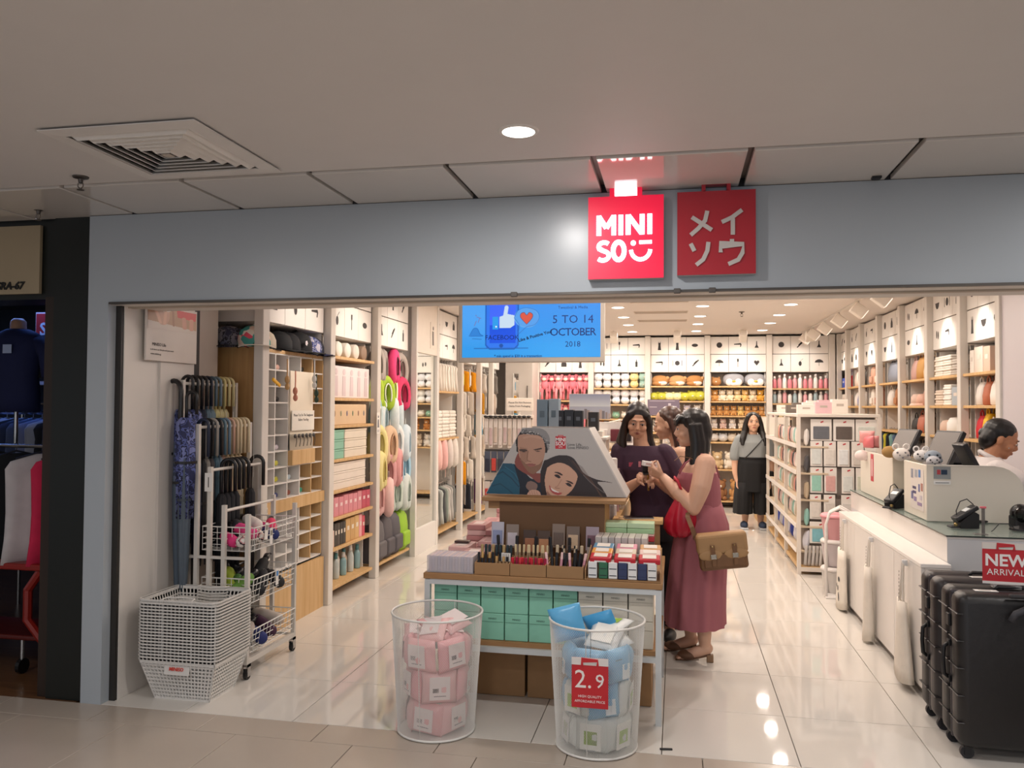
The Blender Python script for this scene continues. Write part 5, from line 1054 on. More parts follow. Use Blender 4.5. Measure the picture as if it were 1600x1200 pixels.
for k,(x,c,nm) in enumerate(((-.3,'#0e0f14','black'),(-.1,'#121318','black long'),(.08,'#14151a','black front'),(.27,'#c9c3c4','white cotton'),(.45,'#d0264f','pink red'),(.58,'#b81f42','crimson'),(.64,'#26262c','charcoal'))):
    o=garment((-4.15+x,4.42,1.35),R(62),.42,.66,c,f'{nm} top hanging on the red trolley of the next shop',NB,sleeve=False,th=.035,seed=k)
    if k==4:
        q=thing('hang_tag','black hang tag with pale label on the pink red top','price tag',(-3.66,4.225,.93),0); part(q,'card',boxm(.06,.003,.11),M('#1c1f26',.5)); part(q,'label',boxm(.035,.001,.05),M('#9fb0b8',.5),(0,-.003,.03))
rk2=thing('clothes_rail','long chrome double rail crowded with hanging clothes in the next shop','rack',(-4.4,5.2,0))
for z,y in ((1.55,0),(1.62,.5)): part(rk2,'rail',MB().tube([(-.8,y,z),(.85,y,z)],.014,8),CHROME)
for x in (-.8,.85): part(rk2,'rail_post',MB().cyl((x,0,.78),.014,1.55,8),CHROME); part(rk2,'rail_post',MB().cyl((x,.5,.81),.014,1.62,8),CHROME)
for k in range(20):
    c,nm=[('#2b3550','navy'),('#7d86a8','lavender grey'),('#1b1d26','black'),('#4a5676','denim'),('#a9aec0','silver')][(k*3)%5]
    garment((-5.1+.075*k,5.2,1.54),R(75),.4,.5,c,f'{nm} garment on the crowded rail of the next shop, {ORD[k]} along','clothes on the crowded rail',sleeve=False,seed=k%4,hanger='#8fa0c0')
def bust(x,y,z,c,label,s=1):
    t=thing('mannequin_torso',label,'mannequin',(x,y,z))
    def g(b):
        b.loft([[(w_*math.copysign(abs(math.cos(a))**.8,math.cos(a)),d_*math.sin(a),zz) for a in [2*PI*i/24 for i in range(24)]] for w_,d_,zz in ((.17,.10,0),(.165,.105,.12),(.15,.1,.24),(.175,.12,.36),(.2,.11,.46),(.2,.085,.52),(.12,.07,.56),(.075,.06,.575))])
    part(t,'shirt',cached('bst',g,True),M(c,.85,var=.08)); part(t,'neck',cached('bnk',lambda b:b.lathe([(.07,.54),(.052,.58),(.05,.63),(.03,.65)],14),True),M('#c79b80',.5))
    for s_ in (-1,1): part(t,'sleeve',cached(('bsl',s_),lambda b:b.tube([(s_*.17,0,.5),(s_*.24,0,.4),(s_*.27,-.01,.24)],[.06,.058,.05],10),True),M(c,.85))
    part(t,'label_sticker',boxm(.07,.002,.06),M('#aab8d8',.5),(.03,-.125,.40)); part(t,'stand',cached('bstand',lambda b:b.cyl((0,0,-.1),.015,.25,8)),CHROME)
bust(-4.52,4.9,1.62-.06,'#141c48','headless mannequin in a navy top with a pale neck sticker'); bust(-4.07,4.97,1.62-.07,'#0f1016','headless mannequin in a black top nearest the dark pier')
garment((-3.83,5.02,2.0),R(25),.3,.52,'#8f1d38','dark red and orange top hanging beside the black mannequin top','',th=.04,sleeve=False,seed=2); tag(part(None,'orange_hem',MB().rbox(-.13,.13,-.03,.03,-.07,0,.02),M('#e2711c',.8),(-3.84,4.98,1.5),(0,0,R(25))),'orange ribbed hem band of the dark red hanging top','cloth')
sl=thing('sale_sign','red hanging sign with a white letter S high in the next shop','sign',(-4.47,5.2,2.02)); part(sl,'board',boxm(.34,.01,.26),M('#c8252a',.45)); part(sl,'border',boxm(.36,.006,.28),M('#e8dcd8',.5),(0,.006,-.01)); text(sl,'lettering','SALE',.13,M('#e6ecf5',.4),(.0,-.006,.14),extrude=.001,bold=.003)
part(sl,'cord',MB().cyl((0,0,.40),.003,.28,5),DKGREY)
for k,(x,z,c,nm) in enumerate(((-5.55,2.3,'#8a93a8','silver glitter'),(-5.35,2.2,'#5a6480','grey sequin'),(-5.2,1.98,'#aab2c6','pale sparkly'),(-5.0,2.28,'#7a1626','dark red folded'),(-4.75,2.2,'#5e1220','maroon folded'),(-4.6,1.95,'#2c3350','navy folded'))):
    pouch((x,6.5,z-.15),(0,.2*(k%2),0),.34,.26,.12,c,f'{nm} clothing bundle on the high back shelf of the next shop','bundles on the high shelf of the next shop',name='clothing_bundle',cat='clothing',seed=k%3)
sh=thing('wall_shelf','pale shelf edge across the back of the next shop','shelf',(-4.8,6.4,1.78)); part(sh,'shelf_board',boxm(2.4,.5,.03),M('#b9c6e6',.5)); part(sh,'shelf_bracket',boxm(.04,.5,.25),M('#55607a',.5),(-.9,0,-.25)); part(sh,'shelf_bracket',boxm(.04,.5,.25),M('#55607a',.5),(.9,0,-.25))
# ======================= hanging screen
W_,H_=1.10,.62
P=Print(330,186,'#2f9df0'); tvz0=1.965
# picture coordinates: target crop px /5.333 offset; screen spans x 725-936, bottom 553, width 211 px -> height 119
P.win(725,435,330/211.)
for i in range(60):
    P.poly([(720,435+2*i),(945,435+2*i),(945,438+2*i),(720,438+2*i)],'#%02x%02x%02x'%(int(70-25*i/60),int(150+10*i/60),int(250-10*i/60)))
P.ell(745,480,45,40,'#5db4ff',soft=60,op=.5); P.ell(880,555,60,30,'#3bb0ff',soft=50,op=.5)
P.poly([(762,440),(812,440),(812,540),(762,540)],'#2a7af2'); P.line([(762,440),(762,535),(768,541),(806,541),(812,535),(812,440)],2,'#0f5fc4'); P.poly([(768,440),(808,440),(808,512),(768,512)],'#3f6bff'); P.poly([(768,505),(808,505),(808,532),(768,532)],'#0d55e8')
P.ell(786,536,3,3,'#1450a8'); P.line([(744,540),(827,540)],1.2,'#1a64b8')
P.poly([(783,492),(796,488),(806,490),(806,505),(800,509),(783,509)],'#cfe4f7'); P.line([(792,490),(794,478)],6,'#cfe4f7'); P.poly([(772,492),(781,492),(781,511),(772,511)],'#28a0f0'); P.ell(778,507,1.2,1.2,'#ffffff')
P.ell(825,494,19,15,'#6cb6f4'); P.ell(825,494,18,14,'#58a4f0'); P.line(P.curve([(806,494),(812,483),(825,479),(840,484),(844,494),(838,504),(825,508),(820,512),(812,518),(814,506),(806,494)]),.8,'#2a6fd0')
P.cpoly([(825,504),(816,494),(816,488),(821,486),(825,490),(829,486),(834,489),(833,495)],'#e05a48'); P.line(P.curve([(825,504),(816,494),(816,488),(821,486),(825,490),(829,486),(834,489),(833,495),(825,504)]),.7,'#3c3a66')
P.cpoly([(737,521),(741,512),(744,509),(749,510),(753,518),(757,521)],'#2c86dc'); P.line(P.curve([(736,521),(741,512),(744,509),(749,510),(753,518),(757,521),(736,521)]),.8,'#1565bb'); P.line([(741,525),(755,526)],.8,'#1565bb')
for a in ((744,505,747,498),(750,500,752,494),(748,492,754,494),(746,489,747,490)): P.line([(a[0],a[1]),(a[2],a[3])],1,'#7d6fb0')
tv=thing('hanging_screen','large blue advertising screen with a phone and heart hanging inside the entrance','screen',(-1.078,6.0,tvz0))
part(tv,'frame',MB().rbox(-W_/2-.005,W_/2+.005,0,.05,-.018,H_+.02,.008),M('#cfc6ba',.4)); part(tv,'picture',P.mesh('picture',W_-.05,H_-.03),print_mat(.95,.25),(0,-.0015,H_/2+.005)); part(tv,'casing',MB().rbox(-W_/2+.05,W_/2-.05,.05,.12,.05,H_-.05,.02),CREAM)
for x in (-.3,.3): part(tv,'hanger_rod',MB().cyl((x,.07,H_+.11),.012,.2,8),CREAM)
NV=M('#123a8a',.5)
k_=(W_-.05)/211.
def tvt(s,px,py,size,**k): text(tv,'screen_lettering',s,size,NV,((px-830.5)*k_,-.003,(553-py)*k_),extrude=.0004,**k)
tvt('5 TO 14',895,493,.085,spacing=1.05); tvt('OCTOBER',895,512,.08,bold=.0005,spacing=.9); tvt('2018',895,530,.058); tvt('Twestival & Media',895,475,.03)
text(tv,'screen_lettering','Like & Positive You!',.032,M('#0b1640',.5),((838-830.5)*k_,-.003,(553-517)*k_),(PI/2,-R(15),0),extrude=.0004,bold=.0008)
tvt('* min spend is $20 in a transaction',812,547,.026,bold=.0004); tvt('FACEBOOK',787,519,.05)
# ======================= till counter
CW=M('#e6e1dc',.22,var=.015); CG=M('#d4d6d8',.25,var=.02)
t=thing('low_counter','low white counter front with glossy top and panel joints along the till side','counter',(1.34,4.96,0))
part(t,'plinth',MB().box(.03,.15,.03,2.33,0,.07),M('#7d756d',.6))
for k in range(4): part(t,'front_panel',MB().rbox(0,.02,.588*k+.002,.588*(k+1)-.002,.055,.728,.003,n=1),CW)
part(t,'end_panel',MB().box(.02,.153,0,.02,.055,.728),CW); part(t,'carcass',MB().box(.021,.153,.021,2.35,.07,.728),CW)
part(t,'top_slab',MB().rbox(-.004,.155,-.004,2.354,.729,.752,.003,n=1),M('#f4f0eb',.12,var=.01))
t=thing('high_counter','tall white till counter with a grey end and glass top','counter',(1.497,5.03,0))
part(t,'carcass',MB().box(0,.95,0,.72,0,.885).box(0,.295,.721,2.6,0,.885).box(.296,.6,1.16,2.6,0,.885),CG); part(t,'front_panel',MB().box(-.0015,0,0,2.6,.754,.885),CW)
part(t,'top_board',MB().box(-.004,.96,-.004,.72,.886,.897).box(-.004,.295,.721,2.6,.886,.897).box(.296,.6,1.16,2.6,.886,.897),M('#e2ddd8',.3)); 
gl=M('#7d9a92',.03,spec=.8,var=0,alpha=.35)
part(t,'glass_top',MB().box(-.008,.965,-.01,.722,.898,.906).box(-.008,.297,.723,2.602,.898,.906).box(.298,.602,1.158,2.602,.898,.906),gl); part(t,'glass_edge',MB().box(-.0095,-.008,-.0115,2.602,.8985,.9055).box(-.0095,.966,-.0115,-.01,.8985,.9055),M('#1e2a28',.1,var=0))
# privacy screens standing on the glass
def screen_poly(w_,h_,r_):
    P=[(0,0),(w_,0),(w_,h_-r_)]+[(w_-r_+r_*math.cos(R(a)),h_-r_+r_*math.sin(R(a))) for a in (15,30,45,60,75)]+[(w_-r_,h_),(0,h_)]; return P
t=thing('till_screen','cream privacy screen with a rounded corner around the nearer till','screen',(1.555,5.62,.9075))
part(t,'front_board',MB().prism(screen_poly(.56,.352,.16),0,.018),M('#d9d4c8',.35,var=.01)); part(t,'side_board',MB().rbox(0,.018,.019,.53,0,.352,.002,n=1),M('#e4ddd0',.35,var=.01)); part(t,'edge_cap',MB().box(-.001,.4,-.001,.019,.3525,.356),M('#f2eee6',.3))
t2=thing('till_screen','cream privacy screen around the farther till with a red vertical sticker','screen',(1.555,6.45,.9075))
part(t2,'front_board',MB().prism(screen_poly(.5,.352,.1),0,.018),M('#d9d0bd',.35,var=.01)); part(t2,'side_board',MB().rbox(0,.018,.019,1.08,0,.352,.002,n=1),M('#e4ddd0',.35,var=.01))
part(t2,'red_sticker',MB().box(-.0012,0,.60,.70,.12,.34),M('#c23a48',.4)); part(t2,'sticker_stripe',MB().box(-.002,-.0012,.63,.67,.16,.30),M('#e9c9c9',.4))
# card stickers
st=thing('payment_sticker','grey and red payment card sticker above a white strip on the nearer till screen','sticker',(1.645,5.6185,1.175)); part(st,'backing',boxm(.10,.001,.078),M('#8e9496',.4)); part(st,'red_patch',boxm(.02,.001,.03),M('#b8434a',.4),(-.02,-.0012,.028)); part(st,'navy_patch',boxm(.035,.001,.03),M('#1d3450',.4),(.012,-.0012,.028)); part(st,'white_strip',boxm(.10,.001,.024),M('#e8e8e6',.4),(0,0,-.035)); part(st,'print_line',boxm(.08,.001,.004),M('#5c6468',.4),(0,-.001,-.026))
st=thing('sticker_sheet','sheet of blue, white and purple payment stickers on the side of the nearer screen','sticker',(1.5535,5.83,.955),rzL*-1)
part(st,'backing',boxm(.30,.001,.27),M('#e3dcd6',.4))
for (x,z,w_,h_,c) in ((.06,.215,.045,.05,'#3f7ec2'),(-.02,.21,.06,.05,'#a9adb6'),(-.06,.13,.08,.018,'#3b3a66'),(-.06,.10,.08,.018,'#454478'),(.05,.12,.03,.05,'#5a62a0'),(.11,.13,.04,.05,'#b07468'),(-.04,.05,.06,.03,'#8d7fa8'),(.06,.03,.10,.022,'#9a88ad'),(.09,.07,.05,.03,'#c7c0c9'),(-.11,.20,.05,.06,'#8e93a2'),(-.11,.06,.05,.05,'#6a6f9c')): part(st,'print_block',boxm(w_,.001,h_),M(c,.4),(x,-.0012,z))
# payment terminals, scanner, cable, pen
def terminal(x,y,label,rz=0):
    t=thing('card_terminal',label,'card reader',(x,y,.9075),rz,'card terminals')
    part(t,'stand',MB().prism([(-.05,0),(.055,0),(.055,.085),(.03,.10),(-.055,.035)],-.045,.045),BLACK)
    part(t,'keypad_body',MB().rbox(-.075,.075,-.038,.038,0,.028,.008),M('#222226',.4),(-.0,0,.075),(0,R(-32),0)); part(t,'display',boxm(.035,.05,.003),M('#dfe4e6',.3),(-.0,0,.106),(0,R(-32),0))
    part(t,'cable',MB().tube([(-.05,0,.03),(-.055,.005,.1),(-.03,.01,.155),(.01,.01,.17),(.045,.01,.14),(.06,.01,.1)],.0035,6),M('#2a2b2e',.5)); part(t,'card_slot',MB().rbox(-.1,-.05,-.03,.03,.0,.012,.004),DKGREY); part(t,'knob',MB().ell((-.075,-.03,.022),(.012,.012,.012),8,6),M('#a08a5a',.3,metal=.8)); return t
terminal(1.70,5.36,'black card terminal on a stand in front of the nearer till screen',R(8)); terminal(1.53,6.30,'black card terminal by the farther till screen',R(40))
sc=thing('barcode_scanner','round black desktop barcode scanner on the glass counter','scanner',(1.985,5.33,.9075),R(20))
part(sc,'base',MB().lathe([(.06,0),(.058,.012),(.04,.03),(.03,.04)],18),BLACK); part(sc,'neck',MB().rbox(-.045,.045,-.02,.05,.01,.09,.015),BLACK); part(sc,'ball_head',MB().ell((0,0,.098),(.058,.055,.056),18,12),M('#151518',.2)); part(sc,'scan_window',MB().ell((-.025,-.03,.10),(.035,.03,.034),12,8),M('#050506',.05)); part(sc,'cable',MB().tube([(-.05,.0,.02),(-.09,-.01,.04),(-.14,-.0,.04),(-.2,-.03,.01),(-.23,-.05,.004)],.003,6),M('#3a3b3e',.5))
pn=thing('sign_holder','thin clear upright holder with a pink tip on the counter edge','holder',(1.70,5.08,.908)); part(pn,'upright',MB().rbox(-.009,.009,-.003,.003,-.14,.15,.002,n=1),M('#6d6866',.2,alpha=.7)); part(pn,'pink_tip',MB().rbox(-.016,.016,-.006,.006,.148,.16,.003),M('#e0707c',.4)); part(pn,'foot',MB().rbox(-.05,.02,-.02,.02,0,.006,.002,n=1),M('#8d8886',.2,alpha=.6))
# monitors behind the screens
def monitor(x,y,z,rz,label,w_=.34,h_=.26):
    t=thing('till_monitor',label,'monitor',(x,y,.9075),rz,'till monitors')
    part(t,'stand_base',boxm(.2,.16,.015,.004),BLACK); part(t,'stand_neck',boxm(.05,.04,z-.9075),BLACK,(0,.03,.01))
    part(t,'housing',MB().rbox(-w_/2,w_/2,-.0,.035,0,h_,.008),M('#1c1d21',.35),(0,-.02,z-.9075-.02),(R(-28),0,0)); part(t,'screen',MB().box(-w_/2+.015,w_/2-.015,-.0015,0,.018,h_-.015),M('#6d6763',.35,spec=.4),(0,-.021,z-.9075-.02),(R(-28),0,0))
monitor(1.72,7.0,1.24,R(-70),'till monitor tilted back beside the pink gift packs on the farther counter',.26,.27); monitor(1.93,7.15,1.18,R(-80),'small rear customer display behind the farther till monitor',.2,.16)
monitor(1.73,6.05,1.235,R(-66),'large till monitor tilted back beside the spotted plush slippers',.25,.29)
pr=thing('receipt_printer','dark blocky receipt printer and drawer behind the nearer till screen','printer',(1.93,6.38,.9075)); part(pr,'body',boxm(.22,.2,.32,.01),M('#2a2b2f',.5)); part(pr,'paper_slot',boxm(.16,.002,.03),M('#0c0c0e',.5),(0,-.101,.26)); part(pr,'paper',boxm(.12,.002,.07),M('#e8e6e2',.6),(0,-.104,.24)); part(pr,'lid',boxm(.20,.18,.06,.01),M('#37383d',.4),(0,.0,.325))
monitor(1.90,5.72,1.17,R(100),'dark back of the till display standing in front of the cashier',.15,.29)
# soft things on the screens
def softball(x,y,z,s,c,label,grp,ears=True,spots=None):
    t=thing('plush_headband',label,'soft toy',(x,y,z),0,grp); m=M(c,.95,bump=.3,scale=40)
    part(t,'body',cached('sfb',lambda b:(b.ell((0,0,0),(1,.8,.8),12,8),b.ell((.5,-.1,-.4),(.6,.5,.4),10,6)),True),m,scale=(s,s,s))
    if ears:
        for q in (-1,1): part(t,'ear',cached('sfe',lambda b:b.tube([(.35*math.cos(a),0,.35*math.sin(a)) for a in [2*PI*i/12 for i in range(12)]],.1,6,closed=True),True),m,(q*.6*s,0,.9*s),scale=(s,s,s))
    if spots:
        for k in range(5): part(t,'spot',cached('sfs',lambda b:b.ell((0,0,0),(.14,.08,.12),8,5),True),M(spots,.9),((-.6+.3*k)*s,(-.72+.05*(k%2))*s,(.25-.3*(k%3))*s),scale=(s,s,s))
    return t
G='plush headbands on the till screens'
softball(1.53,6.44,1.30,.055,'#b08a55','tan curly plush headband over the corner of the farther screen',G,False); softball(1.60,6.40,1.285,.06,'#efe9e4','white plush headband with grey marks next to the tan one',G,True,'#8d8a90')
softball(1.62,5.98,1.30,.05,'#eceaea','white plush with black-rimmed ears behind the sticker sheet',G,True,'#2a2a2e'); softball(1.66,5.86,1.30,.055,'#9aa5b2','blue-grey spotted plush beside the large monitor',G,False,'#2b2f38'); softball(1.64,5.78,1.275,.045,'#cfcfd4','striped white plush lying on the screen edge',G,False,'#3a3d46')
for k,(x,y,z,c,nm) in enumerate(((1.56,7.25,1.29,'#e2787c','coral pink'),(1.60,7.3,1.29,'#d98a86','faded pink'),(1.555,7.28,1.33,'#eaa09c','salmon'))): pouch((x,y,z),(0,0,R(-60+20*k)),.12,.1,.05,c,f'{nm} ribboned pack standing on the farther till screen','pink packs on the farther screen',seed=k)
softball(1.515,7.30,1.225,.055,'#f0dfda','pale pink ruffled pouch hanging at the far corner of the screen',G,False)
# ======================= tote bags hanging on the low counter
def hung_tote(y,w_,h_,z0,label,fold,prt=False):
    t=thing('canvas_tote',label,'bag',(1.335,y,0),-PI/2,'canvas totes hung on the low counter')
    m=M('#e4dcd0',.85,var=.06,bump=.25,scale=20)
    def g(b):
        rings=[]; n=20
        for k in range(7):
            f=k/6; z=z0+h_*f; ww=w_*(1-fold*f); rings.append([(ww/2*math.copysign(abs(math.cos(a))**.7,math.cos(a))+fold*.05*(1-f),-.035+.03*math.sin(a)*(1.1-.5*f)*(1+.25*math.sin(3*a+y)),z+.008*math.cos(2*a)) for a in [2*PI*i/n for i in range(n)]])
        b.loft(rings)
    b=MB(); g(b); part(t,'bag_body',smooth(b.mesh('tote')),m)
    for q in (-1,1): part(t,'strap',MB().tube([(q*w_*.12,-.035,z0+h_-.01),(q*.014,-.03,.60),(q*.006,-.025,.705),(0,-.022,.712)],.008,5),m)
    for k in range(9): part(t,'strap_lettering',cached('slt',lambda b:b.box(-.004,.004,-.001,0,-.006,.006)),M('#3f3a38',.6),(-.014+.0015*k*(1 if k<5 else 1),-.0455,.48+.022*k),(0,R(15*(k%3)),0))
    part(t,'hook',MB().rbox(-.012,.012,-.03,0,.69,.725,.004),M('#dcdcdc',.3))
    if prt:
        for (x,z,rx_,rz_) in ((.0,.2,.018,.03),(-.035,.22,.012,.02),(.01,.13,.035,.05),(.03,.28,.02,.02)): part(t,'dark_print',MB().ell((x,-.066,z0-.05+z),(rx_,.003,rz_),12,6),M('#2d2f36',.6))
    return t
hung_tote(5.22,.34,.44,.045,'white canvas tote folded to a cone shape hanging nearest the suitcases',.55); hung_tote(6.08,.15,.50,.0+.02,'slim rolled white canvas tote on the middle counter hook',.05); hung_tote(7.0,.26,.46,.02,'white canvas tote with a dark animal print at the far counter end',.05,True)
# ======================= suitcases
def suitcase(y,label,dark):
    t=thing('suitcase',label,'suitcase',(1.275,y,0),0,'black suitcases by the counter end')
    m=M(dark,.42,var=.04,scale=30,bump=.15); w_,d_,z0,z1=.56,.145,.055,.765
    for q,(a,b_) in enumerate(((0,d_-.006),(d_+.006,2*d_))):
        sh=part(t,'shell',MB().rbox(0,w_,a,b_,z0,z1,.045,n=4),m)
        smooth(sh.data)
        for k in range(5): part(sh,'rib',cached('rib',lambda b:b.rbox(-.006,.56+.006,0,.1295,-.003,.003,.003,n=1)),m,(0,a+.005,.17+.125*k))
    part(t,'frame_strip',MB().rbox(.006,w_-.006,d_-.012,d_+.012,z0+.006,z1-.006,.03),M('#4a464a',.35,metal=.4))
    hd=part(t,'side_handle',smooth(MB().tube([(-.002,d_*1.0,.34),(-.022,d_,.355),(-.026,d_,.42),(-.022,d_,.485),(-.002,d_,.50)],.010,8).mesh('sh')),BLACK); part(hd,'handle_plate',MB().rbox(-.006,.006,d_-.018,d_+.018,.32,.35,.003).rbox(-.006,.006,d_-.018,d_+.018,.49,.52,.003),BLACK)
    part(t,'lock',MB().rbox(-.008,.01,d_-.022,d_+.022,.585,.645,.006),BLACK)
    part(t,'top_handle',smooth(MB().tube([(.2,d_,z1-.004),(.215,d_,z1+.012),(.33,d_,z1+.012),(.345,d_,z1-.004)],.009,8).mesh('th')),BLACK)
    for x in (.045,w_-.045):
        for yy in (.05,2*d_-.05):
            w=part(t,'wheel',cached('whl',lambda b:b.cyl((0,0,.03),.03,.022,16,'y')),M('#26262a',.5),(x,yy,0)); part(w,'wheel_fork',cached('whf',lambda b:(b.box(-.014,.014,-.018,-.012,.02,.06),b.box(-.014,.014,.012,.018,.02,.06),b.box(-.02,.02,-.02,.02,.05,.06))),BLACK)
    return t
suitcase(4.13,'nearer black ribbed hard-shell suitcase carrying the red arrival sign','#1c1a1b'); suitcase(4.47,'farther black ribbed hard-shell suitcase against the low counter end','#2a2628')
for k,(x,y,nm) in enumerate(((1.42,4.22,'long white paper label lying on the nearer suitcase'),(1.50,4.55,'white paper label curled on the farther suitcase'),(1.58,4.50,'small white and grey barcode label on the farther suitcase'))):
    q=thing('paper_label',nm,'label',(x,y,.7665),R(6*k),'labels on the suitcases'); part(q,'paper',MB().box(-.05+.01*k,.05-.01*k,-.018,.018,0,.002),M('#e9e6e2',.5)); part(q,'print',MB().box(-.03,.02,-.01,.01,.002,.0025),M('#b5b0ab' if k<2 else '#6a6664',.5))
sg=thing('arrival_sign','red bag-shaped sign reading new arrival standing on the suitcases','sign',(1.535,4.30,.786),R(-4))
part(sg,'board',MB().rbox(-.1,.1,-.002,.002,0,.195,.002,n=1),M('#bf2a33',.4)); part(sg,'white_top',MB().box(-.1,.1,-.0035,-.002,.165,.195),M('#d9d3cc',.4)); part(sg,'handle_print',strokes([[(-.035,.165),(-.035,.185),(.035,.185),(.035,.165)]],.011),M('#bf2a33',.4),(0,-.0075,0)); part(sg,'white_base',MB().box(-.1,.1,-.0035,-.002,0,.012),M('#e8e2de',.4))
text(sg,'lettering','NEW',.078,WT,(0,-.003,.11),extrude=.0006,bold=.002); text(sg,'lettering','ARRIVAL',.042,WT,(0,-.003,.055),extrude=.0006); part(sg,'clear_foot',MB().rbox(-.06,.06,-.03,.03,-.018,-.001,.004),M('#bcbcbc',.1,alpha=.5))
gr=thing('trolley_handle','dark grey suitcase pull handle sticking up beside the arrival sign','handle',(1.56,4.09,.66),0); part(gr,'grip',smooth(MB().tube([(-.08,0,.0),(-.06,0,.035),(.02,0,.075),(.14,0,.10)],.016,10).mesh('gr')),M('#3a3a40',.6)); part(gr,'tag_flap',boxm(.16,.03,.02,.008),M('#2e2c2f',.6),(.0,.02,.10)); 
# ======================= pink buckets and white arches beyond the counter
for k,(z,c,nm) in enumerate(((0,'#dcd6d1','lowest clear tall bucket'),(.24,'#d9cdcf','clear bucket full of pink and blue packets'),(.46,'#e9a9ad','pink lidded bucket on top of the stack'))):
    t=thing('storage_bucket',nm+' past the low counter','bucket',(1.37,7.62,z+.002),0,'stack of buckets'); part(t,'bucket_body',cached(('bkt',k),lambda b:b.lathe([(.098,0),(.104,.02),(.125,.19),(.13,.2)],20),True),M(c,.3,alpha=.85 if k else .9)); part(t,'lid',cached('bktl',lambda b:b.lathe([(.134,.2),(.134,.215),(.12,.23),(.05,.236)],20),True),M('#eba0a8' if k==2 else '#ece6e2',.4))
for k in range(2):
    t=thing('white_arch_stand',f'tall white arched tube standing by the pink bucket, {["nearer","farther"][k]} one','stand',(1.36+.03*k,7.42-.12*k+.25*k,0),0,'white arched tubes'); part(t,'arch_tube',cached('arch',lambda b:b.tube([(-.11,0,0),(-.11,0,.62),(-.08,0,.72),(0,0,.765),(.08,0,.72),(.11,0,.62),(.11,0,0)],.012,8),True),M('#efeae6',.3),(0,0,.0)); part(t,'foot_bar',MB().rbox(-.12,.12,-.05,.05,0,.012,.004),M('#efeae6',.3))
# ======================= mid-floor gondola with packets
GW=M('#e8dfd4',.5)
t=thing('peg_gondola','free-standing white gondola hung with white beauty packets, end facing the entrance','shelving',(1.165,8.40,0)); GL,GWD,GH=2.75,.74,1.53
for x in (0,.345,GWD):
    for y in (0,.95,1.85,GL): 
        if x==.345 and 0<y<GL: continue
        part(t,'post',boxm(.035,.035,GH if x!=.345 else .3),GW,(x,y,0))
part(t,'base_deck',MB().box(0,GWD,0,GL,.04,.075),OAK); part(t,'core_panel',MB().box(.30,.40,.1,GL,.08,GH),M('#b9aea3',.6)); part(t,'end_panel',MB().box(.02,GWD-.02,.09,.10,.08,GH),M('#9d938a',.6)); part(t,'top_board',MB().rbox(-.01,GWD+.01,-.01,GL,GH,GH+.03,.004),GW)
part(t,'front_rail',MB().box(0,GWD,-.02,.0,.03,.07),GW)
for z in (1.24,.98,.72,.46,.22):
    part(t,'side_shelf',MB().box(-.02,.28,.02,GL-.02,z-.012,z+.004),M('#d9c6ac',.5)); part(t,'shelf_lip',MB().box(-.03,-.02,.02,GL-.02,z-.012,z+.03),M('#f0e9e2',.35))
for z in (1.30,1.04,.755,.5): part(t,'peg_rail',MB().box(.02,GWD-.02,.075,.09,z-.01,z+.012),M('#766c64',.4,metal=.3))
G='packets on the gondola end'
def gp(x,z,w_,h_,c,nm,red=True):
    o=pack((1.165+x,8.40+.03,z),0,w_,h_,'#f0ebe4',c,nm,G,th=.01)
    if red: part(o,'red_mark',boxm(.028,.001,.012),M('#c5303c',.4),(.01,-.0035,-.022),(0,R(-20),0))
for k,(x,c,nm) in enumerate(((.215,'#6d7076','grey-blue'),(.425,'#665c56','grey-brown'),(.63,'#dfe4dd','pale'))): gp(x,1.50,.195,.2,c,f'wide white pack with a {nm} panel in the top row of the gondola end')
for k,(x,c,nm) in enumerate(((.17,'#dfe5e2','pale grey front'),(.295,'#e9e4dc','cream front'),(.42,'#eef2f3','shiny silver front'),(.55,'#dcd6ce','beige front'),(.67,'#e2dcd6','off-white front'))): gp(x,1.285,.112,.235,c,f'narrow white pack with {nm}, second row of the gondola end')
for k,(x,c,nm) in enumerate(((.17,'#9fd4c4','mint green'),(.30,'#e3b1ac','pink patterned'),(.46,'#e5ebe8','pale blue-white'),(.59,'#dde0cf','soft yellow'),(.69,'#e6ded6','ivory'))): gp(x,1.03,.115,.24,c,f'narrow pack with {nm} front, third row of the gondola end')
for k,(x,c,nm) in enumerate(((.16,'#e8e2da','ivory'),(.29,'#ded8d0','light beige'),(.45,'#e6e2dd','whitish'),(.6,'#d9d3cb','greyish'))): gp(x,.765,.105,.23,c,f'narrow pack with {nm} front, fourth row of the gondola end')
gp(.2,.50,.19,.2,'#86c3cf','white pack with a turquoise panel low on the gondola end'); 
for k in range(5): pouch((1.165+.06+.035*k,8.42,.077),(0,R(4),0),.03,.2,.03,['#cfcac5','#b9b2ac'][k%2],f'upright slim silver tube at the foot of the gondola end, {ORD[k]} one','slim tubes at the gondola foot',seed=k%3)
sidep=[('#f0ebe6','white'),('#e9a79d','coral'),('#9ccfc6','aqua'),('#5a5a5e','charcoal'),('#f2efe9','ivory'),('#e6c7c4','blush'),('#c7b49a','tan')]
for r_,z in enumerate((1.245,.985,.725,.465)):
    for k in range(22):
        c,nm=sidep[(k*5+r_*3)%7]
        pouch((1.165+.08,8.47+.12*k,z),(R(-3),0,-PI/2+rnd.uniform(-.1,.1)),.09,.17,.05,c,f'{nm} packet, {ORD[k]} from the end, {["top","second","third","fourth"][r_]} shelf on the aisle side of the gondola','packets on the gondola aisle side',seed=k%3)
for k in range(8): pouch((1.165+.07,8.5+.3*k,.225),(R(-8),0,-PI/2),.16,.2,.07,'#3f52b5' if k%2 else '#dfe0ea',f'{["white and lilac","royal blue"][k%2]} bag on the lowest shelf of the gondola, {ORD[k]} along','blue and white bags low on the gondola',seed=k%3)
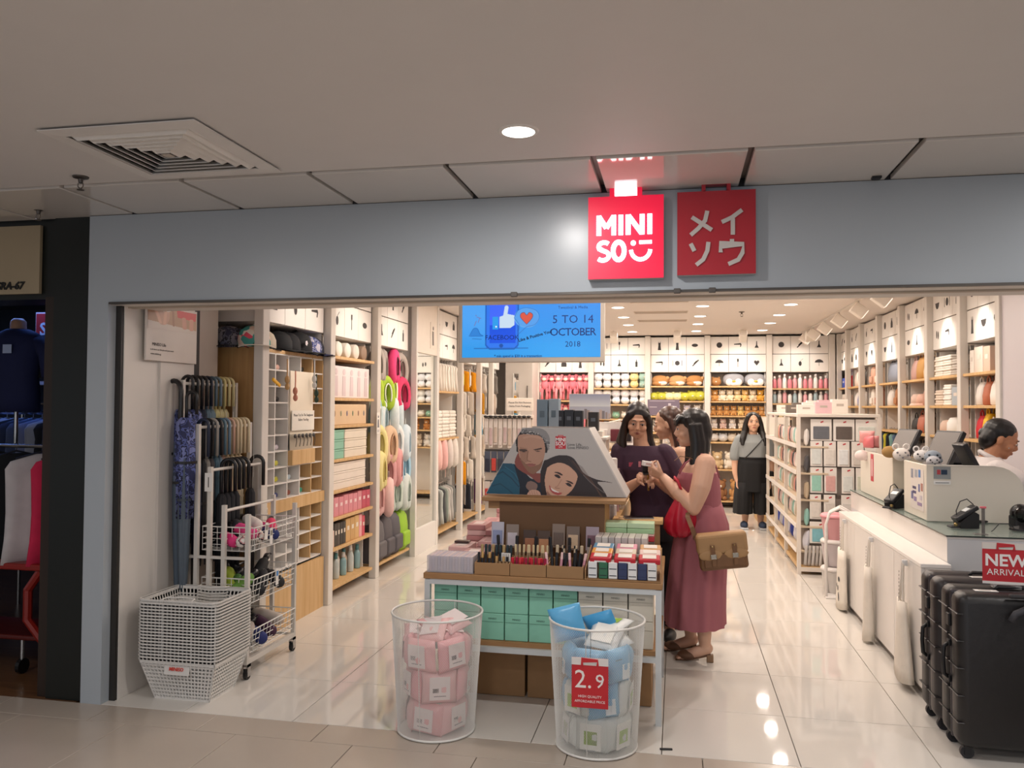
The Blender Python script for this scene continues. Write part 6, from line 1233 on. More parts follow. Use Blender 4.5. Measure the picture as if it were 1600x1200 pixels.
for k in range(9): carton((1.26+.07*(k%3)*3,8.6+.28*k,GH+.032),0,.16,.12,.09+.03*(k%3),['#f1ebe4','#d9b6bd','#e8e1d8','#6b625b'][k%4],f'{["white","lilac pink","cream","brown"][k%4]} box lying on top of the gondola, {ORD[k]} from the end','boxes on top of the gondola',mark='#b5aba1')
# far small gondola and trays glimpsed in the aisle
t=thing('far_gondola','low white display stand with oak foot rail near the back bears','shelving',(1.02,12.35,0)); part(t,'base_deck',boxm(.5,.5,.08),OAK,(.35,0,0)); part(t,'back_board',boxm(.5,.04,1.4),GW,(.35,.2,.08)); [part(t,'shelf',boxm(.5,.4,.02),GW,(.35,0,z)) for z in (.5,.85,1.2)]
# ======================= front display table
TM=M('#cfd3d4',.35,metal=.2,var=.02); KR=wood('#9a7248','#a87f54',.6,stretch=(6,6,40)); KB=M('#a27c54',.7,var=.07,scale=18)
t=thing('display_table','front display table with pale metal frame, kraft trays on top and a box shelf below','table',(-1.335,4.25,0)); dt=t
W_,D_=1.258,.80
for x in (0,W_-.03):
    for y in (0,D_-.03): part(t,'leg',boxm(.03,.03,.685),TM,(x+.015,y+.015,0))
for z in (.66,.315):
    part(t,'front_rail',MB().box(.03,W_-.03,0,.025,z,z+.028),TM); part(t,'back_rail',MB().box(.03,W_-.03,D_-.025,D_,z,z+.028),TM)
    for x in (0,W_-.025): part(t,'side_rail',MB().box(x,x+.025,.03,D_-.03,z,z+.028),TM)
part(t,'table_top',MB().rbox(-.006,W_+.006,-.006,D_,.688,.72,.003,n=1),KR); part(t,'shelf_board',MB().box(.004,W_-.004,.026,D_-.026,.343,.368),KR)
# boxes on the shelf: 9 columns, two high
x=.04
for k in range(9):
    for r_ in range(2):
        c,nm=('#8bcab2','mint green') if k<6 else ('#dcd5c6','off-white')
        w_=.128; o=thing('product_box',f'{nm} box, {ORD[k]} in the {["lower","upper"][r_]} row under the display table','box',(-1.335+x+w_/2,4.25+.17,.3695+.142*r_),0,'boxes under the display table')
        part(o,'carton_body',boxm(w_-.003,.25,.14,.003),M(c,.55,var=.04)); part(o,'lid_line',boxm(w_-.003,.0012,.0022),M('#5a8a77' if k<6 else '#b0a897',.6),(0,-.1262,.095))
        text(o,'lettering','MINISO',.0135,M('#3c5c50' if k<6 else '#6c665a',.6),(0,-.1265,.112),extrude=.0003)
    x+=.131
# kraft cartons on the floor under the table
for k,(x0,x1) in enumerate(((-1.22,-.83),(-.815,-.4),(-.385,-.135))):
    o=thing('kraft_carton',f'{["kraft floor carton behind the gap between the bins","kraft floor carton behind the tagged bin","kraft floor carton at the right table leg"][k]}'.replace('right table leg','table leg by the aisle'),'box',((x0+x1)/2,4.66,.002),0,'floor cartons under the table'); part(o,'carton_body',boxm(x1-x0,.3,.30,.003),KB); part(o,'flap_line',boxm(x1-x0-.004,.0012,.003),M('#7d5b3a',.7),(0,-.1512,.27)); part(o,'tape',boxm(.05,.0015,.06),M('#b89266',.3),(0,-.152,.24))
def T_(x,y): return (-1.335+x,4.25+y)
ZT=.722
# trays of kraft board along the front
G='kraft trays along the table front'
def tray(x0,x1,y0,y1,h_,label,back=None):
    t=thing('display_tray',label,'tray',((x0+x1)/2,y0,ZT),0,G); w_=(x1-x0); d_=y1-y0; hb=back or h_
    part(t,'front_panel',MB().box(-w_/2,w_/2,0,.006,0,h_),KB); part(t,'back_panel',MB().box(-w_/2,w_/2,d_-.006,d_,0,hb),KB); part(t,'base',MB().box(-w_/2+.006,w_/2-.006,.006,d_-.006,0,.005),KB)
    for s_ in (-1,1):
        x=s_*w_/2; b=MB(); xa,xb=sorted((x,x-s_*.006)); b.add([(q,y,z) for q in (xa,xb) for y,z in ((.006,0),(d_-.006,0),(d_-.006,hb),(.006,h_))],[(3,2,1,0),(4,5,6,7),(0,1,5,4),(1,2,6,5),(2,3,7,6),(3,0,4,7)]); part(t,'side_panel',b,KB)
    return t
fx=[-1.062,-.868,-.672,-.475]
tl=['kraft tray of black and gold pencils','kraft tray of red lip tints','kraft tray of black and pink pens']
for k in range(3): tray(fx[k]+.002,fx[k+1]-.002,4.258,4.44,.062,tl[k]+' at the table front',.075)
# clear trays
CLR=M('#d9d6dc',.12,alpha=.32,var=0)
def boxtray(x0,x1,y0,y1,h_,label,m=CLR,z=ZT):
    t=thing('clear_tray',label,'tray',((x0+x1)/2,y0,z),0,'clear plastic trays'); w_=x1-x0; d_=y1-y0
    part(t,'front_panel',MB().box(-w_/2,w_/2,0,.004,0,h_),m); part(t,'back_panel',MB().box(-w_/2,w_/2,d_-.004,d_,0,h_),m); part(t,'base',MB().box(-w_/2+.004,w_/2-.004,.004,d_-.004,0,.003),m)
    for s_ in (-1,1): xa,xb=sorted((s_*w_/2,s_*(w_/2-.004))); part(t,'side_panel',MB().box(xa,xb,.004,d_-.004,0,h_),m)
    return t
boxtray(-1.325,-1.068,4.256,4.44,.088,'clear plastic tray of upright lilac-grey slim packs at the table corner')
for k in range(15): tag(part(None,'slim_pack',boxm(.0145,.16,.082,.002),M(['#cdb9bd','#c6b8c4','#d3c2c2','#bcb2c0'][k%4],.4),(-1.31+.0163*k,4.35,ZT+.004)),f'slim lilac-grey pack standing in the clear corner tray, {ORD[k]} along','packet','slim packs in the clear corner tray')
# pencils / lip tubes
def stick(x,y,z,h_,r_,c,cap,label,grp,lean=(0,0),name='pencil',cat='cosmetic'):
    t=thing(name,label,cat,(x,y,z),0,grp,rot=(lean[0],lean[1],0)); part(t,'barrel',cached(('stk',h_,r_),lambda b:b.tube([(0,0,0),(0,0,h_*.7)],r_,8)),M(c,.3)); part(t,'cap',cached(('stc',h_,r_),lambda b:b.tube([(0,0,h_*.7),(0,0,h_*.97),(0,0,h_)],[r_*1.1,r_*1.1,r_*.7],8)),M(cap,.3)); return t
for k in range(9): stick(-1.048+.0195*k,4.29+.004*(k%2),ZT+.007,.105 if k<5 else .085,.0065,'#25262c' if k<5 else '#a98a66','#c9a062' if k%2 else '#17181c',f'{"black" if k<5 else "brown"} pencil, {ORD[k]} in the front row of the pencil tray','pencils in the pencil tray',(R(-10),0))
for k in range(9): stick(-1.045+.02*k,4.36+.004*(k%2),ZT+.007,.135,.0075,'#1f2a30','#2b3a40' if k%3 else '#b59a6c',f'dark teal mascara tube, {ORD[k]} in the second row of the pencil tray','tubes behind the pencils',(R(-6),0))
for k in range(11): stick(-.857+.0172*k,4.285+.012*(k%2),ZT+.007,.085,.0078,['#b01830','#8e1040','#c02838','#a8182a'][k%4],['#c8162e','#a01040','#d23a44'][k%3],f'red lip tint, {ORD[k]} along the lip tint tray','lip tints',(R(-8),R(3*(k%3-1))),name='lip_tint')
for k in range(10): stick(-.855+.019*k,4.37,ZT+.007,.14,.0055,'#9b8466','#d8c49a',f'gold-brown pencil, {ORD[k]} behind the lip tints','pencils behind the lip tints',(R(-5),R(2*(k%4-1.5))))
for k in range(10): stick(-.663+.0192*k,4.285+.008*(k%2),ZT+.007,.12,.0072,'#18191d' if k%3 else '#d99aa8','#1d1e22' if k%3 else '#efc9c6',f'{"black" if k%3 else "pink"} pen leaning in the pen tray, {ORD[k]} along','pens in the pen tray',(R(-12),R(10*((k%5)-2)/2)),name='pen')
for k in range(8): stick(-.655+.022*k,4.37,ZT+.007,.145,.008,'#26272c','#c9b79b' if k%2 else '#1b1c20',f'black tube with {"gold" if k%2 else "black"} cap, {ORD[k]} behind the pens','tubes behind the pens',(R(-8),R(5*((k%3)-1))))
q=thing('price_card','small white printed card standing in the lip tint tray','price tag',(-.905,4.335,ZT+.06)); part(q,'card',boxm(.05,.002,.045),M('#ece8e4',.5)); [part(q,'print_line',boxm(.003,.001,.035),M('#8d8781',.5),(-.015+.01*k,-.002,.005)) for k in range(4)]
# blister packs leaning on the riser front
G='blister packs leaning on the riser'
for k,(x,z,c,c2,nm) in enumerate(((-1.03,.90,'#c3c2d0','#8f9bc0','lilac card with blue goods'),(-.94,.89,'#8f8178','#c9c3cc','clear pack with silver goods'),(-.84,.86,'#4a382f','#a06a4c','dark brown palette'),(-.755,.86,'#54433a','#c08a64','bronze palette'),(-.67,.90,'#8b7a6e','#6a5a52','clear pack with brown goods'),(-.585,.89,'#7a6a60','#d3b89a','clear pack with beige goods'),(-.475,.89,'#a99aa6','#7d5a68','pack with mauve goods'))):
    o=pack((x,4.72-.02-.01*(k%2),z+.03),0,.075,.125,c,c2,f'{nm} leaning against the kraft riser',G,th=.006); o.rotation_euler=(R(-6),0,R(2*(k%3-1)))
for k in range(6): stick(-.99+.1*k,4.56,ZT+.004,.16,.009,['#1f2024','#8d8076','#222327','#6d5a4c','#1a1b1f','#b9b1aa'][k],'#2a2b2f',f'tall brush tube standing mid-table before the riser, {ORD[k]} along','brush tubes before the riser',(R(-4),R(4*(k%3-1))),name='brush_tube')
# corner tray with wipes by the aisle
ct=thing('wipes_tray','kraft corner tray holding red, white and navy printed wipe packs','tray',(-.275,4.252,ZT)); part(ct,'base',MB().box(-.195,.195,0,.30,0,.006),KB)
for s_ in (-1,1): xa,xb=sorted((s_*.195,s_*.189)); part(ct,'side_panel',MB().add([(q_,y,z) for q_ in (xa,xb) for y,z in ((0,.006),(.30,.006),(.30,.13),(0,.05))],[(3,2,1,0),(4,5,6,7),(0,1,5,4),(1,2,6,5),(2,3,7,6),(3,0,4,7)]),KB)
for k,(x,c1,c2,nm) in enumerate(((-.16,'#e7e7e6','#3a4468','white pack with navy strip'),(-.105,'#2f6b4c','#23302c','green pack'),(-.055,'#ebeae8','#e2e0de','plain white pack'),(-.005,'#2f3a60','#26304f','navy pack'),(.045,'#ebeae8','#d8d8d8','white pack with grey print'),(.095,'#2f3a60','#28325a','darker navy pack'),(.145,'#e9e8e6','#cccccc','white end pack'))):
    o=thing('wipe_pack',f'{nm} standing on edge in the corner wipes tray, {ORD[k]} along','packet',(-.275+x+.005,4.30,ZT+.0075),0,'wipe packs standing in the corner tray'); part(o,'wrapper',boxm(.046,.08,.085,.004),M(c1,.35)); part(o,'print_strip',boxm(.038,.001,.004),M('#26282c' if k%2==0 else c2,.4),(0,-.0408,.05)); part(o,'print_strip',boxm(.038,.001,.004),M('#26282c' if k%2==0 else c2,.4),(0,-.0408,.015))
for r_ in range(3):
    for k in range(3):
        c=[['#c62634','#c62634','#c62634'],['#e3a04a','#d9c7b0','#e8c9c0'],['#5f8fb0','#d98aa0','#d9a468']][r_][k]; nm=[['crimson','crimson','crimson'],['orange','beige','pale pink'],['blue','rose','tan']][r_][k]
        o=thing('wipe_pack',f'{nm} flat wipe pack, {["front","middle","back"][r_]} row and {ORD[k]} column, on the corner tray','packet',(-.39+.125*k,4.305+.085*r_,ZT+.094+.012*r_),0,'flat wipe packs on the corner tray',rot=(R(10),0,R(2*(k-1)))); part(o,'wrapper',boxm(.11,.08,.028,.006),M(c,.35)); part(o,'flap_label',boxm(.07,.05,.002),M('#efe6dc',.4),(0,0,.0285)); part(o,'front_print',boxm(.06,.001,.008),M('#f2ecea',.4),(0,-.0408,.004))
# clear stacked boxes, red and green boxes behind on the aisle side
for r_ in range(2):
    for k in range(8): tag(part(None,'slim_case',boxm(.034,.17,.085,.003),M(['#d4ccc6','#c7bfbb','#dad3cc','#bdb5b2'][(k+r_)%4],.25),(-.43+.0362*k,4.66+.0*r_,ZT+.001+.087*r_)),f'clear grey cosmetic case, {ORD[k]} along the {["lower","upper"][r_]} layer by the aisle','packet','clear grey cases on the aisle side')
for k,(z,c,nm,h_) in enumerate(((.0,'#4f4a46','dark grey',.05),(.051,'#6a6058','brown-grey',.045),(.097,'#c03a44','red',.03),(.128,'#e6b9b2','pale pink',.012),(.141,'#a9cf9f','light green',.03),(.172,'#c3dcb4','paler green',.03))):
    for q in range(2): tag(part(None,'gift_box',boxm(.155,.12,h_-.001,.003),M(c,.4),(-.365+.158*q,4.87,ZT+.02+z)),f'{nm} flat box in the {["riser side","aisle side"][q]} stack behind the grey cases','box','flat boxes stacked behind the grey cases')
tag(part(None,'box_plinth',boxm(.32,.13,.02,.002),KB,(-.286,4.87,ZT)),'low kraft plinth under the two stacks of flat red and green boxes','box')
# ======================= long island table behind, with riser
t=thing('island_table','long oak and white island table running back behind the front display table','table',(-1.335,5.06,0)); ID=4.3
for x in (0,.93):
    for y in (.0,1.4,2.8,ID-.03): part(t,'leg',boxm(.03,.03,.69),TM,(x+.015,y+.015,0))
part(t,'table_top',MB().rbox(-.005,.965,0,ID,.69,.72,.003,n=1),KR); part(t,'shelf_board',MB().box(.004,.956,.03,ID-.03,.33,.355),KR); part(t,'drawer_block',MB().box(.03,.93,.06,ID-.06,.36,.68),M('#3a3130',.7))
part(t,'aisle_edge_board',MB().rbox(.935,.975,.12,ID,.72,.915,.003,n=1),wood('#c79b64','#d8b07a')); part(t,'end_ledge',MB().rbox(.975,1.25,.03,.20,.90,.925,.003,n=1),wood('#c79b64','#d8b07a')); part(t,'ledge_bracket',MB().box(1.0,1.23,.05,.18,.72,.90),KB)
ph=thing('smartphone','black phone with a white edge lying at the end of the aisle ledge','phone',(-.235,5.17,.9265),R(12),rot=(0,0,R(12))); part(ph,'body',MB().rbox(-.09,.09,-.045,.045,0,.009,.004),M('#131318',.2)); part(ph,'edge',MB().rbox(-.091,.091,-.046,.046,.002,.005,.002,n=1),M('#dcdcdc',.3))
# riser
t=thing('riser_box','kraft riser box with an overhanging top board carrying the couple advertisement','stand',(-.72,4.74,ZT)); part(t,'front_panel',MB().box(-.31,.31,0,.012,0,.335),M('#6e5036',.7,var=.05)); part(t,'side_panel',MB().box(-.31,-.298,.012,.35,0,.335),KB); part(t,'side_panel',MB().box(.298,.31,.012,.35,0,.335),wood('#c79b64','#d8b07a')); part(t,'top_board',MB().rbox(-.415,.43,-.03,.42,.337,.36,.003,n=1),KB)
for x in (-.38,): part(t,'board_bracket',MB().box(x,x+.08,.01,.02,.29,.336),KB)
# couple advertisement
zb=1.084; Wp,Hp=.842,.402
P=Print(330,160,'#b9b4b0'); P.win(-115,235,330/1695.)
cp=P.cpoly
cp([(-160,1100),(-60,800),(-10,700),(80,680),(240,685),(330,760),(420,900),(440,1100)],'#1f4f66')   # teal sleeve
cp([(-40,900),(60,760),(160,760),(240,860),(330,960),(330,1100),(-80,1100)],'#235a73'); P.line([(20,820),(90,780),(200,860),(290,960)],14,'#173f55'); P.line([(-40,960),(60,930),(160,1000),(260,1090)],12,'#1a455a'); P.line([(120,720),(240,800),(300,900)],10,'#2f6b85')
cp([(230,690),(300,700),(450,860),(600,800),(680,900),(640,1100),(330,1100),(300,930)],'#161d2b')
cp([(270,560),(300,540),(350,640),(480,780),(640,760),(660,640),(560,900),(430,830),(280,740),(240,660)],'#8a4a40')
cp([(250,420),(262,330),(330,275),(440,250),(560,270),(630,340),(650,450),(640,520),(600,540),(290,540),(262,480)],'#2a211d')   # hair
cp([(330,262),(400,232),(520,232),(610,262),(665,340),(672,430),(655,510),(630,440),(600,370),(560,330),(470,290),(380,290),(320,300)],'#8f8c8b')   # knitted hat
rr=np.random.RandomState(3)
for _ in range(150):
    a=rr.rand(); x=330+340*a; y=250+rr.rand()*70+ (a**2)*150
    if x<672: P.ell(x,y,7,5,['#4b4a4c','#c9c6c4','#6b6a6b'][rr.randint(3)])
cp([(275,430),(280,340),(350,312),(450,318),(540,330),(590,380),(612,470),(608,560),(575,680),(520,760),(470,795),(420,780),(350,700),(300,600),(282,520)],'#b98f78')  # face
cp([(300,600),(350,640),(390,690),(460,700),(540,680),(590,620),(565,720),(520,770),(470,800),(415,780),(350,705)],'#8c6650') # beard shade
cp([(300,470),(350,480),(395,500),(398,640),(360,660),(310,600)],'#a57c66'); cp([(290,500),(380,500),(392,520),(340,522),(300,520)],'#4e3a30'); cp([(470,500),(560,478),(572,492),(500,510)],'#453229'); P.ell(350,528,22,7,'#3a2a24'); P.ell(525,520,24,7,'#3a2a24'); P.line([(405,520),(392,600),(398,640),(440,650)],9,'#85604c'); cp([(380,680),(430,672),(500,682),(470,708),(420,710)],'#a2635a'); P.line([(382,686),(500,686)],4,'#5f3a34')
cp([(340,345),(450,325),(560,345),(560,370),(450,350),(350,370)],'#c59d86',op=.7)
cp([(560,760),(600,640),(640,620),(700,590),(780,565),(880,565),(960,600),(1020,680),(1060,750),(1100,790),(1240,850),(1400,880),(1250,880),(1310,960),(1335,1100),(880,1100),(700,1100),(600,1100),(560,900)],'#2b1d1a')  # woman's hair
for q in range(9): P.line(P.curve([(900+20*q,600+12*q),(1040+18*q,760+14*q),(1190+12*q,880+20*q),(1300+8*q,1090)]),5,['#5b3d33','#1b1210','#75523f'][q%3],.7)
P.line(P.curve([(1060,760),(1200,850),(1420,885)]),4,'#3b2a26'); P.line(P.curve([(1080,800),(1180,900),(1330,1010)]),6,'#9e9794',.5)
cp([(640,720),(700,680),(790,655),(880,680),(960,740),(1005,800),(1000,870),(960,960),(900,1030),(820,1075),(720,1080),(650,1060),(620,960),(612,850)],'#d0a48b') # face
cp([(640,1000),(700,1060),(820,1085),(700,1100),(640,1080)],'#a0745f'); cp([(720,775),(770,768),(830,800),(815,812),(770,790)],'#3a2622'); cp([(860,872),(920,878),(960,905),(945,912),(900,892)],'#3a2622')
cp([(725,805),(770,800),(805,835),(780,845),(740,825)],'#2a1c1a'); cp([(862,905),(905,900),(940,935),(915,945),(880,925)],'#2a1c1a'); P.line([(815,860),(770,940),(740,955)],8,'#b58770'); P.line([(740,965),(790,970)],9,'#a8765f')
cp([(665,930),(690,960),(740,1000),(800,1020),(830,1020),(780,1050),(710,1030),(675,990)],'#b4504e'); cp([(680,955),(720,985),(790,1018),(740,1015),(700,995)],'#f2ebe6')
cp([(400,900),(450,890),(520,930),(500,1000),(430,1010),(380,960)],'#8a6f66'); cp([(400,1040),(440,1000),(520,1000),(560,1040),(540,1100),(400,1100)],'#d3a893'); [P.line([(420+30*q,1010),(440+30*q,1080)],5,'#b08472') for q in range(4)]
P.poly([(736,335),(868,335),(868,488),(736,488)],'#c4252f'); P.line([(775,335),(775,322),(830,322),(830,335)],9,'#c4252f')
def trap(GX,GZ):
    f=(GZ+Hp/2)/Hp; c0=.0; lx=-.421+f*(.421-.19); rxx=.421-f*(.421-.20)
    return GX
# cut to the trapezium: keep the cells inside it
me=P.mesh('picture',Wp,Hp); bm=bmesh.new(); bm.from_mesh(me)
xl=lambda z:-.421+(z+Hp/2)/Hp*.222; xr=lambda z:.421-(z+Hp/2)/Hp*.222
dead=[f for f in bm.faces if not (xl(f.calc_center_median().z)<f.calc_center_median().x<xr(f.calc_center_median().z))]
bmesh.ops.delete(bm,geom=dead,context='FACES'); bm.to_mesh(me); bm.free()
ad=thing('advert_board','slanted-sided advert board with a man in a knit hat and a smiling long-haired woman','advert',(-.719,4.86,zb+.001),0)
part(ad,'board',MB().prism([(-.425,0),(.425,0),(.20,.405),(-.20,.405)],0,.006),M('#cfcac6',.4),(0,.001,0)); part(ad,'picture',me,print_mat(0,.3),(0,-.0005,Hp/2+.001))
part(ad,'side_wing',MB().add([(.425,0,0),(.425,.35,0),(.20,.35,.405),(.20,0,.405),(.43,0,0),(.43,.35,0),(.205,.35,.405),(.205,0,.405)],[(0,1,2,3),(7,6,5,4),(0,4,5,1),(1,5,6,2),(2,6,7,3),(3,7,4,0)]),M('#cfcac6',.4),(0,.008,0)); part(ad,'back_board',MB().prism([(-.425,0),(.425,0),(.20,.405),(-.20,.405)],0,.004),M('#cfcac6',.4),(0,.36,0))
k_=Wp/1695.; L=lambda px,py:((px+115-847)*k_,-.003,(1047-py+10)*k_)
def ld(s_,px,py,size,m,**kw):
    x,y,z=((px-(-115))/1695.-.5)*Wp,-.0018,(1-(py-235)/ (1695.*160/330))*Hp+.001; text(ad,'lettering',s_,size,m,(x,y,z),extrude=.0003,**kw)
ld('MINI',802,375,.030,WT,bold=.0008); ld('SOU',802,425,.030,WT,bold=.0008); ld('LIFE',802,463,.014,WT); ld('Love Life,',885,432,.023,M('#4a4644',.5),align='LEFT'); ld('Love MINISO',885,470,.023,M('#4a4644',.5),align='LEFT')
# ======================= goods on the island
PK=['#d9a3a0','#e0aeaa','#cf9492','#e6bdb8','#c98a88']
n=0
for r_ in range(15):
    y=4.555+.213*r_
    for q in range(2):
        for z_ in range(2 if r_==1 and q==0 else 1+(r_+q)%2+(1 if r_>2 else 0)+(1 if r_%4==3 else 0)):
            o=thing('pink_box',f'flat pink {["printed","plain","striped"][(r_+q)%3]} cosmetic box, {ORD[r_]} row, {["outer","inner"][q]} pile, {["bottom","middle","top","uppermost"][z_]} layer','box',(-1.262+.125*q,y,ZT+.002+.034*z_),R(rnd.uniform(-4,4)),'pink boxes along the island table')
            part(o,'carton_body',boxm(.119,.205,.032,.003),M(PK[(r_*2+q+z_)%5],.4,var=.06)); part(o,'top_print',boxm(.06,.12,.001),M(['#efd4cf','#b97a7c','#f2e2dc'][(r_+q+z_)%3],.4),(0,0,.0325))
tag(part(None,'dark_palette',boxm(.09,.05,.012,.003),M('#4a3431',.3),(-1.27,4.80,ZT+.0725)),'small dark palette lying across the pink boxes','cosmetic')
# island upper deck goods towards the women
dk=thing('clear_rack','stepped clear acrylic rack of pale cosmetics on the island table','rack',(-.62,5.28,ZT)); AC=M('#efe8e6',.1,alpha=.45,var=0)
part(dk,'step',MB().box(.13,.20,0,.85,.0,.34),M('#d9cfca',.3)); part(dk,'front_lip',MB().box(.20,.215,0,.85,.05,.26),AC)
for k in range(24):
    c,nm=[('#ead7d2','pale pink'),('#f1ebe6','white'),('#c9a9a0','nude'),('#e2c4bd','blush'),('#8d6c66','brown')][(k*3)%5]
    carton((-.455+.01*(k%2),5.33+.155*k,ZT+.345),R(rnd.uniform(-15,15)),.10,.09,.12+.04*(k%3),c,f'{nm} small box on the island rack, {ORD[k]} going back','small boxes along the island rack') if k<6 else None
for k in range(4):
    c,nm=[('#efe7e2','white'),('#d6a8a6','rose'),('#e7d7d0','cream')][k%3]
    pack((-.40,5.35+.22*k,ZT+.30),R(90),.075,.13,'#efe9e5',c,f'{nm} card pack on the aisle face of the island rack, {ORD[k]} going back','card packs on the island rack')
# big dark and blue-grey boxes above the advert, city banner, brush stand
for k,(x,w_,h_,c,nm) in enumerate(((-.975,.08,.24,'#6f8494','slate blue'),(-.89,.075,.245,'#8b9ba8','lighter blue-grey'))): carton((x,6.0,1.40),0,w_,.12,h_+.03,c,f'{nm} tall box standing behind the top of the advert','tall boxes behind the advert',mark='#566875')
for k,(x,w_,h_,c,nm) in enumerate(((-.845,.06,.15,'#20262f','black'),(-.778,.068,.155,'#262d37','near-black'),(-.71,.065,.15,'#1d232b','matt black'),(-.60,.075,.14,'#2c2a2c','dark brown'))): carton((x,6.0,1.44),0,w_-.002,.1,h_,c,f'{nm} box in the row above the advert','dark boxes above the advert',mark='#59616b')
sd=thing('upper_deck','white raised deck on posts carrying the boxes above the advert','stand',(-.80,5.93,ZT)); part(sd,'deck',MB().rbox(-.24,.30,0,.36,.655,.675,.003),GW); [part(sd,'post',boxm(.025,.025,.655),GW,(x,y,0)) for x in (-.22,.28) for y in (.02,.34)]; part(sd,'step',MB().box(.0,.26,.12,.3,.675,.715),GW)
# (deck top lies at 1.397)
bn=thing('city_banner','printed banner with a pale cityscape under a grey-blue sky above the dark boxes','banner',(-.695,6.62,1.52)); P=Print(60,40,'#aeb3c2'); P.win(0,0,1)
for i in range(20): P.poly([(0,i),(60,i),(60,i+1),(0,i+1)],'#%02x%02x%02x'%(150+i*3,156+i*3,180+i*2))
for i in range(14): x=i*4.4; h_=8+((i*7)%9); P.poly([(x,40-h_),(x+3.6,40-h_),(x+3.6,40),(x,40)],['#9a8f8c','#b9aaa4','#7e7c82'][i%3])
part(bn,'picture',P.mesh('picture',.33,.20),print_mat(),(0,-.0015,.10)); part(bn,'board',MB().box(-.168,.168,0,.004,-.003,.203),GW); part(bn,'pole',MB().cyl((0,.01,-.4),.008,.82,8),GW); part(bn,'pole_foot',boxm(.12,.12,.01),GW,(0,.02,-.798))
bs=thing('brush_stand','white two-sided stand with a notice board on top hung with brushes and hooks','shelving',(-1.65,8.0,0)); part(bs,'back_board',MB().box(-.24,.24,0,.03,.1,1.52),GW); part(bs,'base',MB().rbox(-.25,.25,-.25,.25,0,.1,.01),GW); part(bs,'top_box',MB().rbox(-.25,.25,-.03,.03,1.50,1.53,.004),GW)
part(bs,'notice_board',MB().rbox(-.02,.25,-.02,-.0,1.57,1.70,.004),M('#f0e6d9',.5)); part(bs,'notice_stem',MB().box(.1,.12,-.018,-.004,1.53,1.57),GW)
text(bs,'lettering','Please Do Not Remove',.024,ICONM,(.115,-.022,1.655),extrude=.0004); text(bs,'lettering','Items From Packaging',.024,ICONM,(.115,-.022,1.62),extrude=.0004)
for z in (1.49,1.17,.86): part(bs,'peg_rail',MB().box(-.24,.24,-.02,0,z,z+.015),M('#4b4643',.4))
for k in range(10): tag(part(None,'spiral_hook',cached('sph',lambda b:b.ell((0,0,0),(.022,.06,.014),8,5),True),BLACK,(-1.865+.048*k,7.925,1.515)),f'black round grip on the top rail of the brush stand, {ORD[k]} along','hook','black grips on the brush stand')
for k in range(10):
    c,nm=[('#d9cfca','white'),('#c9b4b4','lilac'),('#cbbcae','beige')][k%3]; pack((-1.865+.048*k,7.93,1.485),0,.04,.25+.03*(k%2),'#e9e3dd',c,f'{nm} brush pack hanging below the black grips, {ORD[k]} along','brush packs on the brush stand')
for r_,z in enumerate((1.16,.86)):
    for k in range(7):
        c,nm=[('#2c3144','navy'),('#c8473f','red'),('#3b3f4c','dark grey'),('#caa59a','tan')][(k+r_)%4]; pack((-1.85+.066*k,7.93,z),0,.058,.2,'#4e5566' if r_==0 else '#d8d0ca',c,f'{nm} pack on the {["middle","lower"][r_]} rail of the brush stand, {ORD[k]} along','lower packs on the brush stand')
pp=thing('purple_placard','mauve placard with small white lettering above the island near the women','placard',(-.145,9.0,1.53)); part(pp,'board',MB().box(-.17,.17,0,.006,0,.17),M('#7f7383',.4)); part(pp,'white_print',MB().box(-.15,-.07,-.001,0,.085,.092).box(.05,.08,-.001,0,.05,.13).box(.11,.14,-.001,0,.02,.10).box(-.15,.12,-.001,0,.152,.157),M('#cfc6cf',.4)); part(pp,'pole',MB().cyl((0,.01,-.38),.008,.76,8),GW); part(pp,'pole_foot',boxm(.2,.1,.01),GW,(0,.01,-.77)); 

# tall cosmetics rack on the island nearer the women
cr=thing('cosmetics_rack','tall white wire rack of pink and black cosmetic cards rising from the island table','rack',(-.47,6.36,ZT))
for x in (-.07,.07):
    for y in (0,1.5): part(cr,'post',boxm(.018,.018,.78),GW,(x,y,0))
for z in (.36,.52,.68,.77): part(cr,'wire_shelf',MB().tube([(-.07,0,z),(.07,0,z),(.07,1.5,z),(-.07,1.5,z)],.006,6,closed=True),GW); 
for r_,z in enumerate((.77,.62)):
    for k in range(9):
        c,nm=[('#8b2f3a','wine red'),('#efe6e1','white'),('#2b2326','black'),('#d8a5a2','rose'),('#e7d2ca','nude')][(k*2+r_)%5]
        pack((-.47+.085,6.42+.165*k,ZT+z-.01),R(78),.09,.13,'#efe9e5',c,f'{nm} card on the aisle side of the tall cosmetics rack, {ORD[k]} back, {["upper","lower"][r_]} row','cards on the tall cosmetics rack')
for k in range(3):
    c,nm=[('#efe6e1','white'),('#7b3540','wine red'),('#2b2326','black')][k]; pack((-.56+.09*k,6.34,ZT+.77),0,.09,.15,'#efe9e5',c,f'{nm} card on the end of the tall cosmetics rack facing the entrance','cards on the tall cosmetics rack')
